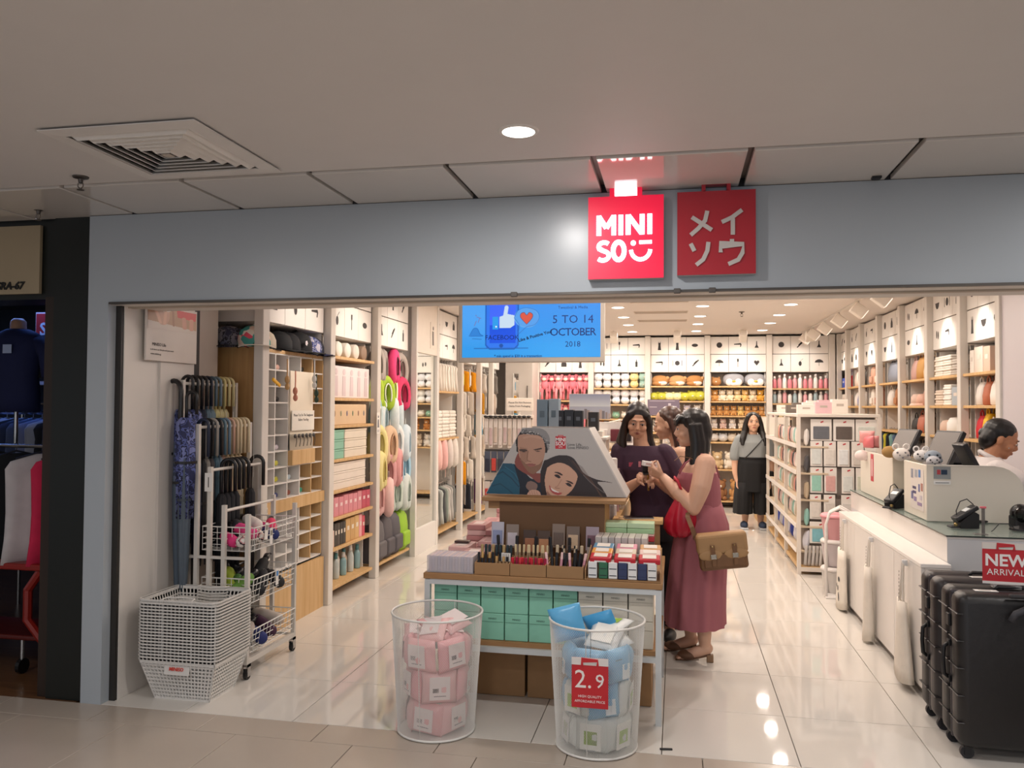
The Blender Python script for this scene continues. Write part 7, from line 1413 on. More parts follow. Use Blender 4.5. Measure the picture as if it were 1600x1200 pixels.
# ======================= people: one continuous body each (overlapping volumes fused by a voxel remesh), clothes and hair as children
def fuse(b,vox,smooth_it=4,name='body'):
    me=b.mesh(name); o=bpy.data.objects.new('tmp',me); C.objects.link(o)
    m=o.modifiers.new('r','REMESH'); m.mode='VOXEL'; m.voxel_size=vox; m.use_smooth_shade=True
    if smooth_it: s=o.modifiers.new('s','SMOOTH'); s.iterations=smooth_it; s.factor=.5
    dg=bpy.context.evaluated_depsgraph_get(); out=bpy.data.meshes.new_from_object(o.evaluated_get(dg)); bpy.data.objects.remove(o)
    if not out.materials: out.materials.append(None)
    return smooth(out)
def limb(b,P,rr,n=14,sub=4):
    P=[Vector(p) for p in P]; Q=[];q=[]
    for i in range(len(P)-1):
        p0,p1,p2,p3=P[max(i-1,0)],P[i],P[i+1],P[min(i+2,len(P)-1)]
        for k in range(sub):
            t=k/sub; a=p1.lerp(p2,t); c=.5*((2*p1)+(-p0+p2)*t+(2*p0-5*p1+4*p2-p3)*t*t+(-p0+3*p1-3*p2+p3)*t**3)
            Q.append(a.lerp(c,.5)); q.append(rr[i]+(rr[i+1]-rr[i])*t)
    Q.append(P[-1]); q.append(rr[-1]); b.tube(Q,q,n)
    for p,r_ in zip((P[0],P[-1]),(rr[0],rr[-1])): b.ell(p,(r_,r_,r_),12,8)
def hand(b,W,d,nrm,s=1,curl=35,side=1,spread=1,thumb=40):
    """wrist point, finger direction, palm normal (the way the palm faces); side=+1 puts the thumb on the d x n side"""
    d=Vector(d).normalized(); n=Vector(nrm); n=(n-d*n.dot(d)).normalized(); u=d.cross(n)*side; W=Vector(W)
    for k in range(5):
        f=k/4; c=W+d*(.01+.075*f)*s; hw=(.026+.014*min(1,f*1.6))*s
        b.tube([c-u*hw,c-u*hw*.3,c+u*hw*.3,c+u*hw],[.012*s,.0145*s,.0145*s,.012*s],8)
    b.ell(W,(.026*s,.024*s,.026*s),10,6)
    for i,(off,L_) in enumerate(((.033,.066),(.0115,.076),(-.0105,.070),(-.031,.054))):
        p=W+(d*.082+u*off)*s; a=0; dd=(d+u*off*3.5*spread).normalized(); pts=[p-dd*.02*s,p]
        for seg,fr in enumerate((.44,.32,.24)):
            a+=R(curl*(.8 if seg==0 else 1)); v=dd*math.cos(a)+n*math.sin(a); p=p+v*L_*fr*s*1.05; pts.append(p)
        b.tube(pts,[.0095*s,.0095*s,.0088*s,.008*s,.0065*s],8); b.ell(pts[-1],(.0068*s,)*3,8,5)
    p=W+(d*.022+u*.024)*s; v=(d*.7+u*.75+n*.35).normalized(); v2=(d*.9+u*.25+n*math.sin(R(thumb))).normalized()
    pts=[p,p+v*.035*s,p+v*.035*s+v2*.03*s,p+v*.035*s+v2*.054*s]; b.tube(pts,[.014*s,.0115*s,.0105*s,.008*s],8); b.ell(pts[-1],(.008*s,)*3,8,5)
def head_vol(b,T,s=1,jaw=1):
    E=lambda c,r_,pw=1:b.ell((0,0,0),[q*s for q in r_],16,12,T=T@Matrix.Translation(Vector(c)*s),pw=pw)
    E((0,.014,.032),(.073,.090,.082)); E((0,-.018,-.014),(.064,.069,.084)); E((0,-.030,-.070),(.046*jaw,.052,.036)); E((0,-.056,-.094),(.022,.022,.014))
    for q in (-1,1):
        E((q*.036,-.052,-.030),(.028,.028,.026)); E((q*.074,.008,-.012),(.010,.018,.030)); E((q*.028,-.074,.004),(.016,.010,.008))
    E((0,-.074,.024),(.048,.012,.011)); E((0,-.084,-.034),(.0165,.016,.009)); E((0,-.078,-.058),(.024,.012,.009)); E((0,-.077,-.066),(.020,.012,.007))
    b.tube([T@(Vector(p)*s) for p in ((0,-.080,.012),(0,-.090,-.012),(0,-.098,-.030))],[.008*s,.0095*s,.0125*s],10); 
    for q in (-1,1): E((q*.0105,-.088,-.035),(.0075,.009,.006))
def face_parts(t,T,s=1,eyes='#2a1a14',lip='#9c4f4a',brow='#2a1d18',half=False,down=0):
    for q in (-1,1):
        e=part(t,'eye',cached(('eye',s),lambda b:b.ell((0,0,0),(.0135*s,.006*s,.0062*s),10,6),True),M('#d9cec6',.3)); e.matrix_local=T@Matrix.Translation(Vector((q*.030,-.0815,.0035-.002*down))*s)
        i=part(e,'iris',cached(('iris',s),lambda b:b.ell((0,0,0),(.0062*s,.003*s,.0058*s),8,6),True),M(eyes,.2),(0,-.0048*s,-.001*s-.002*down*s))
        l=part(t,'eyelid',cached(('lid',s,half),lambda b:b.tube([Vector((x*s,-.0065*s+abs(x)*.25*s,(.006-(x/.0155)**2*.005)*s)) for x in (-.0155,-.009,0,.009,.0155)],[.0012*s,.002*s,.0024*s,.002*s,.0012*s],6),True),M('#3b241d',.5)); l.matrix_local=T@Matrix.Translation(Vector((q*.030,-.0815,.0035-.0035*down))*s)
        br=part(t,'eyebrow',cached(('brow',s,q),lambda b:b.tube([Vector((q*x*s,y*s,z*s)) for x,y,z in ((.014,-.0865,.0235),(.028,-.086,.028),(.044,-.074,.023))],[.0022*s,.0032*s,.0016*s],6),True),M(brow,.8)); br.matrix_local=T
    lp=part(t,'lips',cached(('lips',s),lambda b:(b.tube([Vector((x*s,(-.0885+abs(x)*.42)*s,(-.0570-abs(x)*.12+(.001 if abs(x)<.01 and x else 0))*s)) for x in (-.022,-.012,-.005,0,.005,.012,.022)],[.0015*s,.0036*s,.0042*s,.0038*s,.0042*s,.0036*s,.0015*s],8),b.tube([Vector((x*s,(-.0875+abs(x)*.42)*s,(-.0645)*s)) for x in (-.018,-.009,0,.009,.018)],[.0018*s,.004*s,.0048*s,.004*s,.0018*s],8)),True),M(lip,.35)); lp.matrix_local=T
def HT(c,yaw=0,pitch=0,roll=0): return Matrix.Translation(Vector(c))@Matrix.Rotation(R(yaw),4,'Z')@Matrix.Rotation(R(pitch),4,'X')@Matrix.Rotation(R(roll),4,'Y')
def hairmat(h,h2): return wood(h,h2,.38,stretch=(60,60,3))
def add_hair(b,T,s,E_list): 
    for c,r_ in E_list: b.ell((0,0,0),[q*s for q in r_],16,10,T=T@Matrix.Translation(Vector(c)*s))
def blob(b,rings,n=28):
    """torso style loft: rings (z,cx,cy,rx,ry[,pw])"""
    out=[]
    for q in rings:
        z,cx_,cy_,rx_,ry_=q[:5]; pw=q[5] if len(q)>5 else .85
        out.append([(cx_+rx_*math.copysign(abs(math.cos(a))**pw,math.cos(a)),cy_+ry_*math.copysign(abs(math.sin(a))**pw,math.sin(a)),z) for a in [2*PI*i/n for i in range(n)]])
    b.loft(out)
def skirt(rings,folds,amp,n=96,ph=0,th=.004):
    """open hanging cloth: outer and inner skin. rings (z,cx,cy,rx,ry,fold strength)"""
    b=MB(); O=[]; I=[]
    for z,cx_,cy_,rx_,ry_,f in rings:
        o=[];i_=[]
        for k in range(n):
            a=2*PI*k/n; w_=1+amp*f*(math.sin(folds*a+ph+.4*math.sin(3*a)+z*1.5)+.5*math.sin(folds*1.7*a+2*ph))
            o.append((cx_+rx_*w_*math.cos(a),cy_+ry_*w_*math.sin(a),z+.004*math.sin(folds*a)*f)); i_.append((cx_+(rx_*w_-th)*math.cos(a),cy_+(ry_*w_-th)*math.sin(a),z+.004*math.sin(folds*a)*f))
        O.append(o); I.append(i_)
    rs=I[::-1]+O   # inner from top to bottom? keep order: bottom..top outer, inner reversed joins at the hem
    b.loft(O[::-1]+I,cap=False); return b
SK=M('#d9ac92',.5,var=.03,scale=8); SK2=M('#d0a084',.5,var=.03,scale=8); SK3=M('#d2a488',.5,var=.03,scale=8)
# ---- woman in the dusty pink dress, profile to -x
def woman_pink():
    t=thing('person','woman with long black hair in a dusty pink strap dress holding a small white box','person',(.10,5.47,0)); s=1.04
    b=MB(); hc=(-.012,0,1.478); T=HT(hc,-90+8,4); head_vol(b,T,1.06)
    limb(b,[(.03,0,1.42),(.045,0,1.345),(.06,0,1.29)],[.052,.050,.062])
    blob(b,[(.80,.045,0,.135,.165),(.90,.05,0,.125,.150),(.98,.05,0,.115,.135),(1.08,.045,0,.12,.14),(1.16,.035,0,.12,.145),(1.24,.045,0,.10,.155),(1.29,.055,0,.07,.12),(1.32,.06,0,.05,.07)])
    # near arm (towards the viewer, y-): shoulder, elbow, wrist
    limb(b,[(.075,-.155,1.262),(.045,-.20,1.12),(-.0,-.205,.985)],[.066,.063,.047]); limb(b,[(-.0,-.205,.985),(-.10,-.18,1.085),(-.185,-.10,1.168)],[.047,.043,.025])
    limb(b,[(.07,.155,1.265),(.03,.19,1.12),(-.05,.18,.985)],[.062,.058,.044]); limb(b,[(-.05,.18,.985),(-.14,.10,1.07),(-.20,.02,1.155)],[.044,.040,.025])
    hand(b,(-.185,-.10,1.168),(-.75,.25,.45),(.2,.5,.6),.95,42,side=-1); hand(b,(-.20,.02,1.155),(-.75,-.12,.45),(.2,-.4,.7),.95,38,side=1)
    # legs and feet
    for y,x in ((-.085,.055),(.10,-.03)):
        limb(b,[(x*.6+.03,y,.85),(x*.8+.0,y,.48),(x+.01,y,.28),(x+.02,y,.105)],[.095,.066,.056,.037]); limb(b,[(x+.035,y,.085),(x-.03,y,.06),(x-.12,y,.03)],[.036,.034,.026]); 
        for k in range(5): b.ell((x-.145-.006*(k==1),y-.03+.015*k,.022),(.016,.0085,.009),8,5)
    part(t,'body',fuse(b,.0052,3),SK); face_parts(t,T,1.06,lip='#a24b45')
    # hair
    b=MB(); add_hair(b,T,1.06,[((0,.024,.042),(.083,.098,.088)),((0,.06,-.02),(.080,.07,.10)),((0,-.052,.066),(.056,.040,.034))])
    for x in (-.05,-.03,-.012,.008,.028,.048): b.tube([T@Vector(p) for p in ((x,-.06,.085),(x*1.05,-.094,.056),(x*1.1,-.097,.026))],[.016,.013,.005],8)
    for q in (-1,1): b.tube([T@Vector(p) for p in ((q*.055,-.02,.075),(q*.078,-.005,.02),(q*.082,.002,-.08),(q*.080,-.0,-.19),(q*.075,-.012,-.30))],[.026,.026,.028,.028,.012],10)
    for x,y,zz in ((.0,.075,1.10),(-.045,.06,1.08),(.045,.06,1.08),(-.07,.03,1.07),(.07,.03,1.07),(.085,-.0,1.11),(-.085,-.0,1.11)):
        p0=T@Vector((x,y,.03)); b.tube([p0,T@Vector((x*1.15,y+.01,-.09)),T@Vector((x*1.2,y-.005,-.22)),Vector(T@Vector((x*1.1,y-.02,0)))*Vector((1,1,0)) if False else T@Vector((x*1.12,y-.02,-.36))],[.035,.036,.036,.014],10)
    part(t,'hair',fuse(b,.006,7),hairmat('#0e0c0d','#221c1b'))
    # dress
    b=MB(); blob(b,[(.915,.052,0,.142,.168),(.98,.052,0,.129,.150),(1.08,.045,0,.133,.155),(1.16,.033,0,.137,.160),(1.20,.038,0,.122,.160)]); me=fuse(b,.007,2)
    D=M('#a4616a',.8,var=.06,scale=5,bump=.1); part(t,'bodice',me,D)
    part(t,'skirt',smooth(skirt([(1.0,.052,0,.132,.153,0),(.93,.055,0,.150,.172,.25),(.86,.058,0,.168,.19,.5),(.78,.055,0,.172,.200,.8),(.62,.035,0,.176,.205,1),(.45,.022,0,.18,.21,1.1),(.30,.014,0,.186,.216,1.2),(.218,.01,0,.192,.22,1.25)],9,.045).mesh('skirt')),D)
    part(t,'waist_seam',smooth(MB().tube([(.052+.131*math.cos(a),.152*math.sin(a),.985) for a in [2*PI*i/32 for i in range(32)]],.006,6,closed=True).mesh('ws')),M('#8d505a',.8))
    for y in (-.118,.118): part(t,'dress_strap',smooth(MB().tube([(-.088,y*.9,1.19),(-.045,y*.92,1.262),(.03,y*.93,1.322),(.09,y*.95,1.318),(.14,y*.92,1.25),(.165,y*.9,1.17)],.0055,6).mesh('ds')),D)
    # mule sandals with block heels
    for y,x in ((-.085,.055),(.10,-.03)):
        f=part(t,'shoe',MB().tube([(x-.165,y,.010),(x-.10,y,.010),(x-.03,y,.028),(x+.055,y,.052)],[.014,.013,.014,.014],8),M('#75543c',.5)); part(f,'heel',MB().rbox(x+.03,x+.072,y-.022,y+.022,0,.048,.005),M('#8a6a4d',.5)); b=MB(); b.ell((x-.095,y,.038),(.058,.046,.030),14,8); part(f,'upper',smooth(b.mesh('up')),M('#6e4d38',.6)); 
    return t
woman_pink()
bx=thing('cosmetic_box','small white box held up in the hands of the woman in the pink dress','box',(-.172,5.435,1.245),0,rot=(R(0),R(8),R(15))); part(bx,'carton_body',boxm(.105,.05,.032,.003),M('#ece6e2',.4),(0,0,-.016)); part(bx,'print_line',boxm(.07,.001,.01),M('#c9a7a0',.5),(0,-.0255,-.006))
# red carrier bag on her forearm
bg=thing('carrier_bag','crumpled crimson plastic carrier bag hanging from the forearm of the woman in pink','bag',(.03,5.285,.80))
b=MB(); rings=[]
rr_=random.Random(5); n=40
for z,rx_,ry_,x0 in ((0,.03,.022,-.015),(.012,.066,.045,-.015),(.05,.088,.058,-.018),(.11,.092,.056,-.012),(.17,.076,.048,-.004),(.22,.052,.034,.0),(.26,.032,.02,.004),(.285,.016,.012,.01)):
    rings.append([(x0+rx_*(1+.10*math.sin(7*a+z*9)+.06*math.sin(13*a))*math.cos(a),ry_*(1+.10*math.sin(7*a+z*9)+.06*math.sin(11*a+2))*math.sin(a),z+.004*math.sin(9*a)) for a in [2*PI*i/n for i in range(n)]])
b.loft(rings); part(bg,'bag_body',smooth(b.mesh('rb')),M('#b5102f',.35,var=.12,scale=12,bump=.3))
for y in (-.012,.02): part(bg,'handle_loop',smooth(MB().tube([(.0,y,.24),(-.005,y-.01,.30),(-.028,y-.03+.04*(y>0),.355),(-.045,.0+y,.375),(-.045,.06,.35),(-.02,.05,.29),(.0,.015,.25)],.0085,6).mesh('hl')),M('#b5102f',.35,var=.1))
# satchel on a long strap
BR=M('#7a5638',.55,var=.12,scale=10,bump=.2); BRL=M('#b08a5f',.6,var=.1,scale=10)
sc_=thing('satchel','brown leather satchel with two buckles and a tan flap at the pink-dressed woman','bag',(.285,5.19,.632),0,rot=(0,R(-7),R(4)))
part(sc_,'bag_body',MB().rbox(-.145,.145,-.045,.045,0,.20,.02),BR); part(sc_,'flap',MB().rbox(-.152,.152,-.056,.05,.095,.225,.022),BRL)
fb=MB(); [fb.ell((x,-.054,.095),(.075,.008,.034),14,6) for x in (-.075,.075)]; part(sc_,'flap_scallop',smooth(fb.mesh('fs')),BRL)
part(sc_,'front_pocket',MB().rbox(-.12,.12,-.058,-.045,.02,.10,.01),BR)
for x in (-.062,.068):
    q=part(sc_,'buckle_strap',MB().rbox(x-.013,x+.013,-.070,-.062,.03,.16,.003),BR); part(q,'buckle',MB().rbox(x-.018,x+.018,-.078,-.068,.075,.105,.004),M('#b9b4a8',.25,metal=1,var=0)); part(q,'rivet',MB().ell((x,-.072,.15),(.006,.004,.006),8,5),M('#b9a070',.3,metal=1,var=0))
part(sc_,'side_ring',MB().tube([(-.15+.014*math.cos(a),-.0,.20+.014*math.sin(a)) for a in [2*PI*i/12 for i in range(12)]],.003,5,closed=True),M('#9c8a6a',.3,metal=1,var=0))
def strap_mesh(P,w_,th,axis=(0,1,0)):
    b=MB(); n=len(P); vs=[]; P=[Vector(p) for p in P]; ax=Vector(axis)
    for i,p in enumerate(P):
        t_=(P[min(i+1,n-1)]-P[max(i-1,0)]).normalized(); a=(ax-t_*ax.dot(t_)).normalized(); c=t_.cross(a)
        vs+=[p+a*w_/2*q+c*th/2*r_ for q,r_ in ((-1,-1),(1,-1),(1,1),(-1,1))]
    return b.add(vs,[(4*i+k,4*i+(k+1)%4,4*i+4+(k+1)%4,4*i+4+k) for i in range(n-1) for k in range(4)]+[(3,2,1,0),(4*n-4,4*n-3,4*n-2,4*n-1)])
ss=part(sc_,'shoulder_strap',strap_mesh([(-.15,0,.20),(-.165,.0,.27),(-.18,.04,.33),(-.16,.10,.38)],.028,.004,(1,0,0)),BR)
part(sc_,'shoulder_strap',strap_mesh([(.11,.02,.215),(.02,.075,.45),(-.05,.085,.60),(-.10,.085,.69),(-.15,.10,.765),(-.19,.13,.79),(-.22,.16,.77)],.02,.004,(1,0,0)) if False else strap_mesh([(-.03,.16,.44),(-.022,.17,.53),(-.045,.175,.61),(-.10,.172,.678),(-.17,.168,.70),(-.21,.165,.675)],.016,.004,(0,1,0)),BR)
# ---- woman in the maroon printed T-shirt facing the camera, looking down
def woman_maroon():
    t=thing('person','woman with long dark hair in a maroon printed T-shirt looking down at her hands','person',(-.14,5.86,0),R(-6)); t.scale=(.96,.96,.985)
    b=MB(); T=HT((-.02,-.03,1.545),12,17,4); head_vol(b,T,1.08,1.15)
    limb(b,[(0,.0,1.47),(0,.0,1.40),(0,.01,1.34)],[.056,.056,.07]); blob(b,[(.82,0,.02,.185,.13),(.95,0,.02,.165,.12),(1.08,0,.01,.17,.125),(1.2,0,0,.185,.125),(1.30,0,.01,.175,.10),(1.36,0,.01,.11,.07)])
    limb(b,[(-.175,0,1.305),(-.215,-.03,1.16),(-.205,-.08,1.04)],[.06,.054,.043]); limb(b,[(-.205,-.08,1.04),(-.15,-.19,1.07),(-.045,-.275,1.13)],[.043,.038,.025])
    limb(b,[(.175,0,1.305),(.22,-.03,1.16),(.20,-.09,1.03)],[.06,.054,.043]); limb(b,[(.20,-.09,1.03),(.14,-.18,1.08),(.07,-.265,1.155)],[.043,.038,.025])
    hand(b,(-.045,-.275,1.13),(.8,-.35,.15),(.2,-.3,-.9),1,40,side=-1); hand(b,(.07,-.265,1.155),(-.55,-.5,.25),(-.3,-.1,-.9),1,45,side=1)
    for x in (-.09,.09):
        limb(b,[(x,.02,.85),(x*1.05,.0,.48),(x,.02,.28),(x,.03,.09)],[.10,.066,.056,.036]); limb(b,[(x,.05,.05),(x*1.1,-.04,.04),(x*1.15,-.14,.03)],[.036,.036,.028])
    part(t,'body',fuse(b,.0055,3),SK2); face_parts(t,T,1.08,lip='#8f4a44',down=1)
    b=MB(); add_hair(b,T,1.08,[((0,.018,.044),(.083,.090,.082)),((0,.05,-.04),(.085,.055,.09))])
    for q in (-1,1):
        b.tube([T@Vector(p) for p in ((q*.018,-.045,.092),(q*.060,-.055,.062),(q*.086,-.022,.0),(q*.094,-.01,-.09),(q*.10,-.02,-.18),(q*.10,-.05,-.27))],[.018,.026,.026,.030,.034,.014],10)
        b.tube([T@Vector(p) for p in ((q*.05,.06,.02),(q*.085,.03,-.08),(q*.11,.01,-.18),(q*.115,-.01,-.26))],[.035,.036,.036,.02],10)
    part(t,'hair',fuse(b,.0065,5),hairmat('#15100f','#2a1e1b'))
    b=MB(); blob(b,[(.86,0,.02,.20,.145),(.95,0,.02,.182,.137),(1.08,0,.01,.186,.14),(1.2,0,0,.197,.138),(1.30,0,.01,.187,.113),(1.365,0,.01,.12,.085)])
    for q in (-1,1): limb(b,[(q*.165,0,1.31),(q*.205,-.02,1.2),(q*.222,-.035,1.13)],[.074,.072,.070])
    SH=M('#3b2236',.85,var=.1,scale=12); part(t,'t_shirt',fuse(b,.007,2),SH)
    PR=M('#a03a5a',.6)
    for i,(x,z,w_,h_,c) in enumerate(((-.085,1.235,.05,.03,'#a03a52'),(-.03,1.24,.018,.04,'#c27a86'),(-.005,1.24,.012,.04,'#b9566a'),(.025,1.24,.018,.035,'#c27a86'),(.055,1.24,.018,.04,'#8c5b86'),(-.075,1.18,.03,.03,'#6b4a86'),(-.02,1.175,.012,.05,'#b03a58'),(.01,1.17,.03,.02,'#b24a62'),(.05,1.175,.03,.035,'#a03a52'),(.095,1.22,.03,.05,'#7e2f52'))): part(t,'shirt_print',boxm(w_,.003,h_),M(c,.6),(x,-.137+abs(x)*.25,z-h_/2),(R(-4),0,R(-x*120)))
    part(t,'trousers',fuse((lambda b:(blob(b,[(.70,0,.02,.20,.14),(.82,0,.02,.205,.15),(.90,0,.02,.19,.14)]),[limb(b,[(x,.02,.80),(x*1.05,.0,.5),(x,.02,.14)],[.115,.085,.062]) for x in (-.09,.09)],b)[-1])(MB()),.008,2),M('#1d191c',.8)); [part(t,'shoe',smooth(MB().ell((x*1.1,-.06,.04),(.05,.12,.042),14,8).mesh('sh')),BLACK) for x in (-.09,.09)]
    shf=lambda z:-.24*(min(max(z,.9),1.4)-.9)
    for c_ in t.children:
        if c_.name.split('.')[0] in ('body','hair','t_shirt'):
            n_=len(c_.data.vertices); a_=np.empty(n_*3); c_.data.vertices.foreach_get('co',a_); a_=a_.reshape(-1,3); a_[:,0]-=.24*(np.clip(a_[:,2],.9,1.4)-.9); c_.data.vertices.foreach_set('co',a_.ravel()); c_.data.update()
        elif c_.name.split('.')[0] in ('eye','eyelid','eyebrow','lips','shirt_print'): c_.location.x+=shf(c_.location.z)
    return t
woman_maroon()
gc=thing('makeup_case','small black and chrome makeup case with a gold pen held over the island table','cosmetic',(-.195,5.56,1.18),R(10)); part(gc,'case_lid',boxm(.07,.012,.045,.004),M('#1a1718',.2),(0,0,.0)); part(gc,'case_base',boxm(.07,.05,.012,.004),M('#1a1718',.2),(0,-.02,-.012)); part(gc,'pen',MB().tube([(-.0,-.02,-.01),(.005,-.02,-.12)],.007,8),M('#b08a4a',.25,metal=.8))
# ---- woman with brown hair in the blue top, profile to -x
def woman_blue():
    t=thing('person','woman in profile with brown hair and a bright blue strap top','person',(.03,6.22,.0)); 
    b=MB(); T=HT((-.105,0,1.495),-90-4,12); head_vol(b,T,1.03)
    limb(b,[(-.06,0,1.43),(-.03,0,1.36),(-.02,0,1.31)],[.05,.048,.06]); blob(b,[(.84,0,0,.13,.165),(.98,0,0,.115,.14),(1.1,-.01,0,.12,.14),(1.2,-.015,0,.12,.155),(1.28,-.015,0,.09,.16),(1.33,-.015,0,.05,.08)])
    for y in (-.165,.165):
        limb(b,[(-.01,y,1.28),(-.0,y*1.2,1.13),(-.03,y*1.15,1.0)],[.055,.05,.04]); limb(b,[(-.03,y*1.15,1.0),(-.13,y*.8,1.05),(-.22,y*.5,1.12)],[.04,.036,.024]); hand(b,(-.22,y*.5,1.12),(-.8,0,.3),(0,-y,.6),.95,40,side=1 if y>0 else -1)
        limb(b,[(0,y*.5,.85),(0,y*.5,.48),(.01,y*.5,.28),(.01,y*.5,.09)],[.1,.066,.056,.036]); limb(b,[(.03,y*.5,.05),(-.04,y*.5,.04),(-.13,y*.5,.03)],[.036,.036,.028])
    part(t,'body',fuse(b,.006,3),SK3); face_parts(t,T,1.03)
    b=MB(); add_hair(b,T,1.03,[((0,.030,.046),(.080,.092,.080)),((0,.07,-.0),(.07,.055,.08))])
    for x,y in ((-.05,.05),(-.02,.085),(.02,.085),(.05,.05)): b.tube([T@Vector(p) for p in ((x,y,.02),(x*1.1,y+.01,-.09),(x*1.2,y,-.2),(x*1.1,y-.01,-.30))],[.035,.034,.03,.012],10)
    b.tube([T@Vector(p) for p in ((.05,-.01,.075),(.07,.03,.03),(.074,.045,-.06),(.07,.04,-.2))],[.022,.026,.022,.01],8); b.tube([T@Vector(p) for p in ((-.055,-.03,.07),(-.07,.0,.02),(-.078,.03,-.06))],[.022,.026,.02],8)
    part(t,'hair',fuse(b,.0065,5),hairmat('#2c1a14','#573527'))
    b=MB(); blob(b,[(.9,0,0,.137,.165),(.98,0,0,.127,.15),(1.1,-.01,0,.131,.15),(1.19,-.015,0,.135,.165),(1.25,-.015,0,.115,.165)]); part(t,'tank_top',fuse(b,.007,2),M('#2a9bc8',.75))
    for y in (-.11,.11): part(t,'top_strap',smooth(MB().tube([(-.10,y,1.18),(-.05,y,1.28),(-.01,y,1.325),(.05,y,1.28),(.09,y,1.18)],.012,6).mesh('st')),M('#2a9bc8',.75))
    part(t,'jeans',fuse((lambda b:(blob(b,[(.74,0,0,.14,.18),(.84,0,0,.145,.18),(.93,0,0,.135,.165)]),[limb(b,[(0,y*.5,.82),(0,y*.5,.5),(.01,y*.5,.12)],[.115,.082,.06]) for y in (-.165,.165)],b)[-1])(MB()),.008,2),M('#26303f',.8)); [part(t,'shoe',smooth(MB().ell((-.05,y*.5,.04),(.12,.048,.042),14,8).mesh('sh')),M('#4a4346',.6)) for y in (-.165,.165)]
    return t
woman_blue()
# ---- woman in grey top and black culottes, standing in the aisle
def woman_grey():
    t=thing('person','woman in a grey top and wide black culottes standing in the aisle facing the entrance','person',(1.0,11.42,0))
    b=MB(); T=HT((0,-.02,1.415),3,-6); head_vol(b,T,1.17); limb(b,[(0,.0,1.33),(0,.0,1.27),(0,.01,1.22)],[.056,.056,.07])
    blob(b,[(.82,0,.0,.19,.14),(.94,0,.0,.165,.12),(1.05,0,0,.175,.125),(1.15,0,0,.19,.12),(1.21,0,.01,.16,.09),(1.25,0,.01,.10,.06)])
    for q in (-1,1):
        limb(b,[(q*.175,0,1.18),(q*.225,.0,1.02),(q*.235,.0,.87)],[.062,.056,.044]); limb(b,[(q*.235,0,.87),(q*.235,-.03,.75),(q*.215,-.06,.645)],[.044,.038,.026]); hand(b,(q*.215,-.06,.645),(-q*.05,-.15,-1),(-q,-.1,0),1,22,side=q)
        limb(b,[(q*.095,.0,.8),(q*.10,.0,.48),(q*.10,.02,.28),(q*.10,.03,.09)],[.105,.07,.058,.038]); limb(b,[(q*.10,.05,.05),(q*.11,-.04,.045),(q*.12,-.13,.035)],[.036,.036,.03])
    part(t,'body',fuse(b,.007,3),SK3); face_parts(t,T,1.17)
    b=MB(); add_hair(b,T,1.17,[((0,.03,.048),(.084,.094,.082)),((0,.06,-.03),(.085,.06,.10))])
    for q in (-1,1):
        b.tube([T@Vector(p) for p in ((q*.02,-.045,.118),(q*.07,-.052,.075),(q*.10,-.015,-.01),(q*.112,.0,-.12),(q*.14,-.03,-.22),(q*.15,-.06,-.31))],[.02,.03,.032,.042,.045,.02],10)
        b.tube([T@Vector(p) for p in ((q*.06,.06,.02),(q*.10,.04,-.1),(q*.14,.02,-.22),(q*.18,-.0,-.27))],[.04,.045,.045,.025],10)
    part(t,'hair',fuse(b,.008,4),hairmat('#0d0b0c','#1f1918'))
    b=MB(); blob(b,[(.91,0,.0,.176,.134),(.95,0,.0,.182,.14),(1.05,0,0,.188,.138),(1.15,0,0,.203,.133),(1.21,0,.01,.175,.105),(1.26,0,.01,.11,.075)])
    for q in (-1,1): limb(b,[(q*.165,0,1.185),(q*.215,0,1.07),(q*.235,0,.96)],[.076,.076,.072])
    part(t,'grey_top',fuse(b,.009,2),M('#8d9191',.85,var=.06))
    cu=part(t,'culottes',smooth(skirt([(.955,0,0,.188,.150,0),(.86,0,0,.205,.156,.2),(.72,0,0,.222,.16,.5),(.55,0,0,.235,.162,.8),(.50,0,0,.236,.162,.8)],9,.04).mesh('cu')),M('#101013',.85))
    for q in (-1,1): part(cu,'trouser_leg',smooth(skirt([(.62,q*.112,0,.118,.15,.2),(.45,q*.122,0,.122,.155,.8),(.3,q*.127,0,.124,.158,1),(.2,q*.129,0,.127,.16,1)],7,.05,ph=q).mesh('cl')),M('#101013',.85))
    part(t,'waistband',smooth(MB().tube([(.186*math.cos(a),.148*math.sin(a),.945) for a in [2*PI*i/28 for i in range(28)]],.012,8,closed=True).mesh('wb')),M('#101013',.85))
    for q in (-1,1): sh=part(t,'trainer',smooth(MB().ell((q*.12,-.05,.05),(.052,.125,.05),14,8).mesh('sh')),M('#2b3a52',.7)); part(sh,'sole',MB().rbox(q*.12-.05,q*.12+.05,-.175,.07,0,.025,.012),M('#c9ccd0',.5))
    part(t,'bracelet',smooth(MB().tube([(.218+.031*math.cos(a),-.055+.031*math.sin(a),.675) for a in [2*PI*i/16 for i in range(16)]],.005,6,closed=True).mesh('br')),M('#6a2a2a',.4))
    return t
woman_grey()
cb=thing('crossbody_bag','small dark crossbody bag with thin black strap worn by the woman in grey','bag',(1.0+.19,11.28,.70)); part(cb,'bag_body',MB().rbox(-.01,.06,-.05,.05,-.06,.08,.015),BLACK)
part(cb,'strap',strap_mesh([(.0,-.0,.08),(-.06,-.02,.22),(-.13,-.01,.33),(-.2,.0,.42),(-.27,.035,.50),(-.30,.14,.54)][::1] if False else [(-.31,.0,.24),(-.24,-.012,.31),(-.17,-.012,.39),(-.10,-.0,.47),(-.06,.04,.525),(-.06,.14,.55)],.014,.004,(1,0,0)),BLACK)
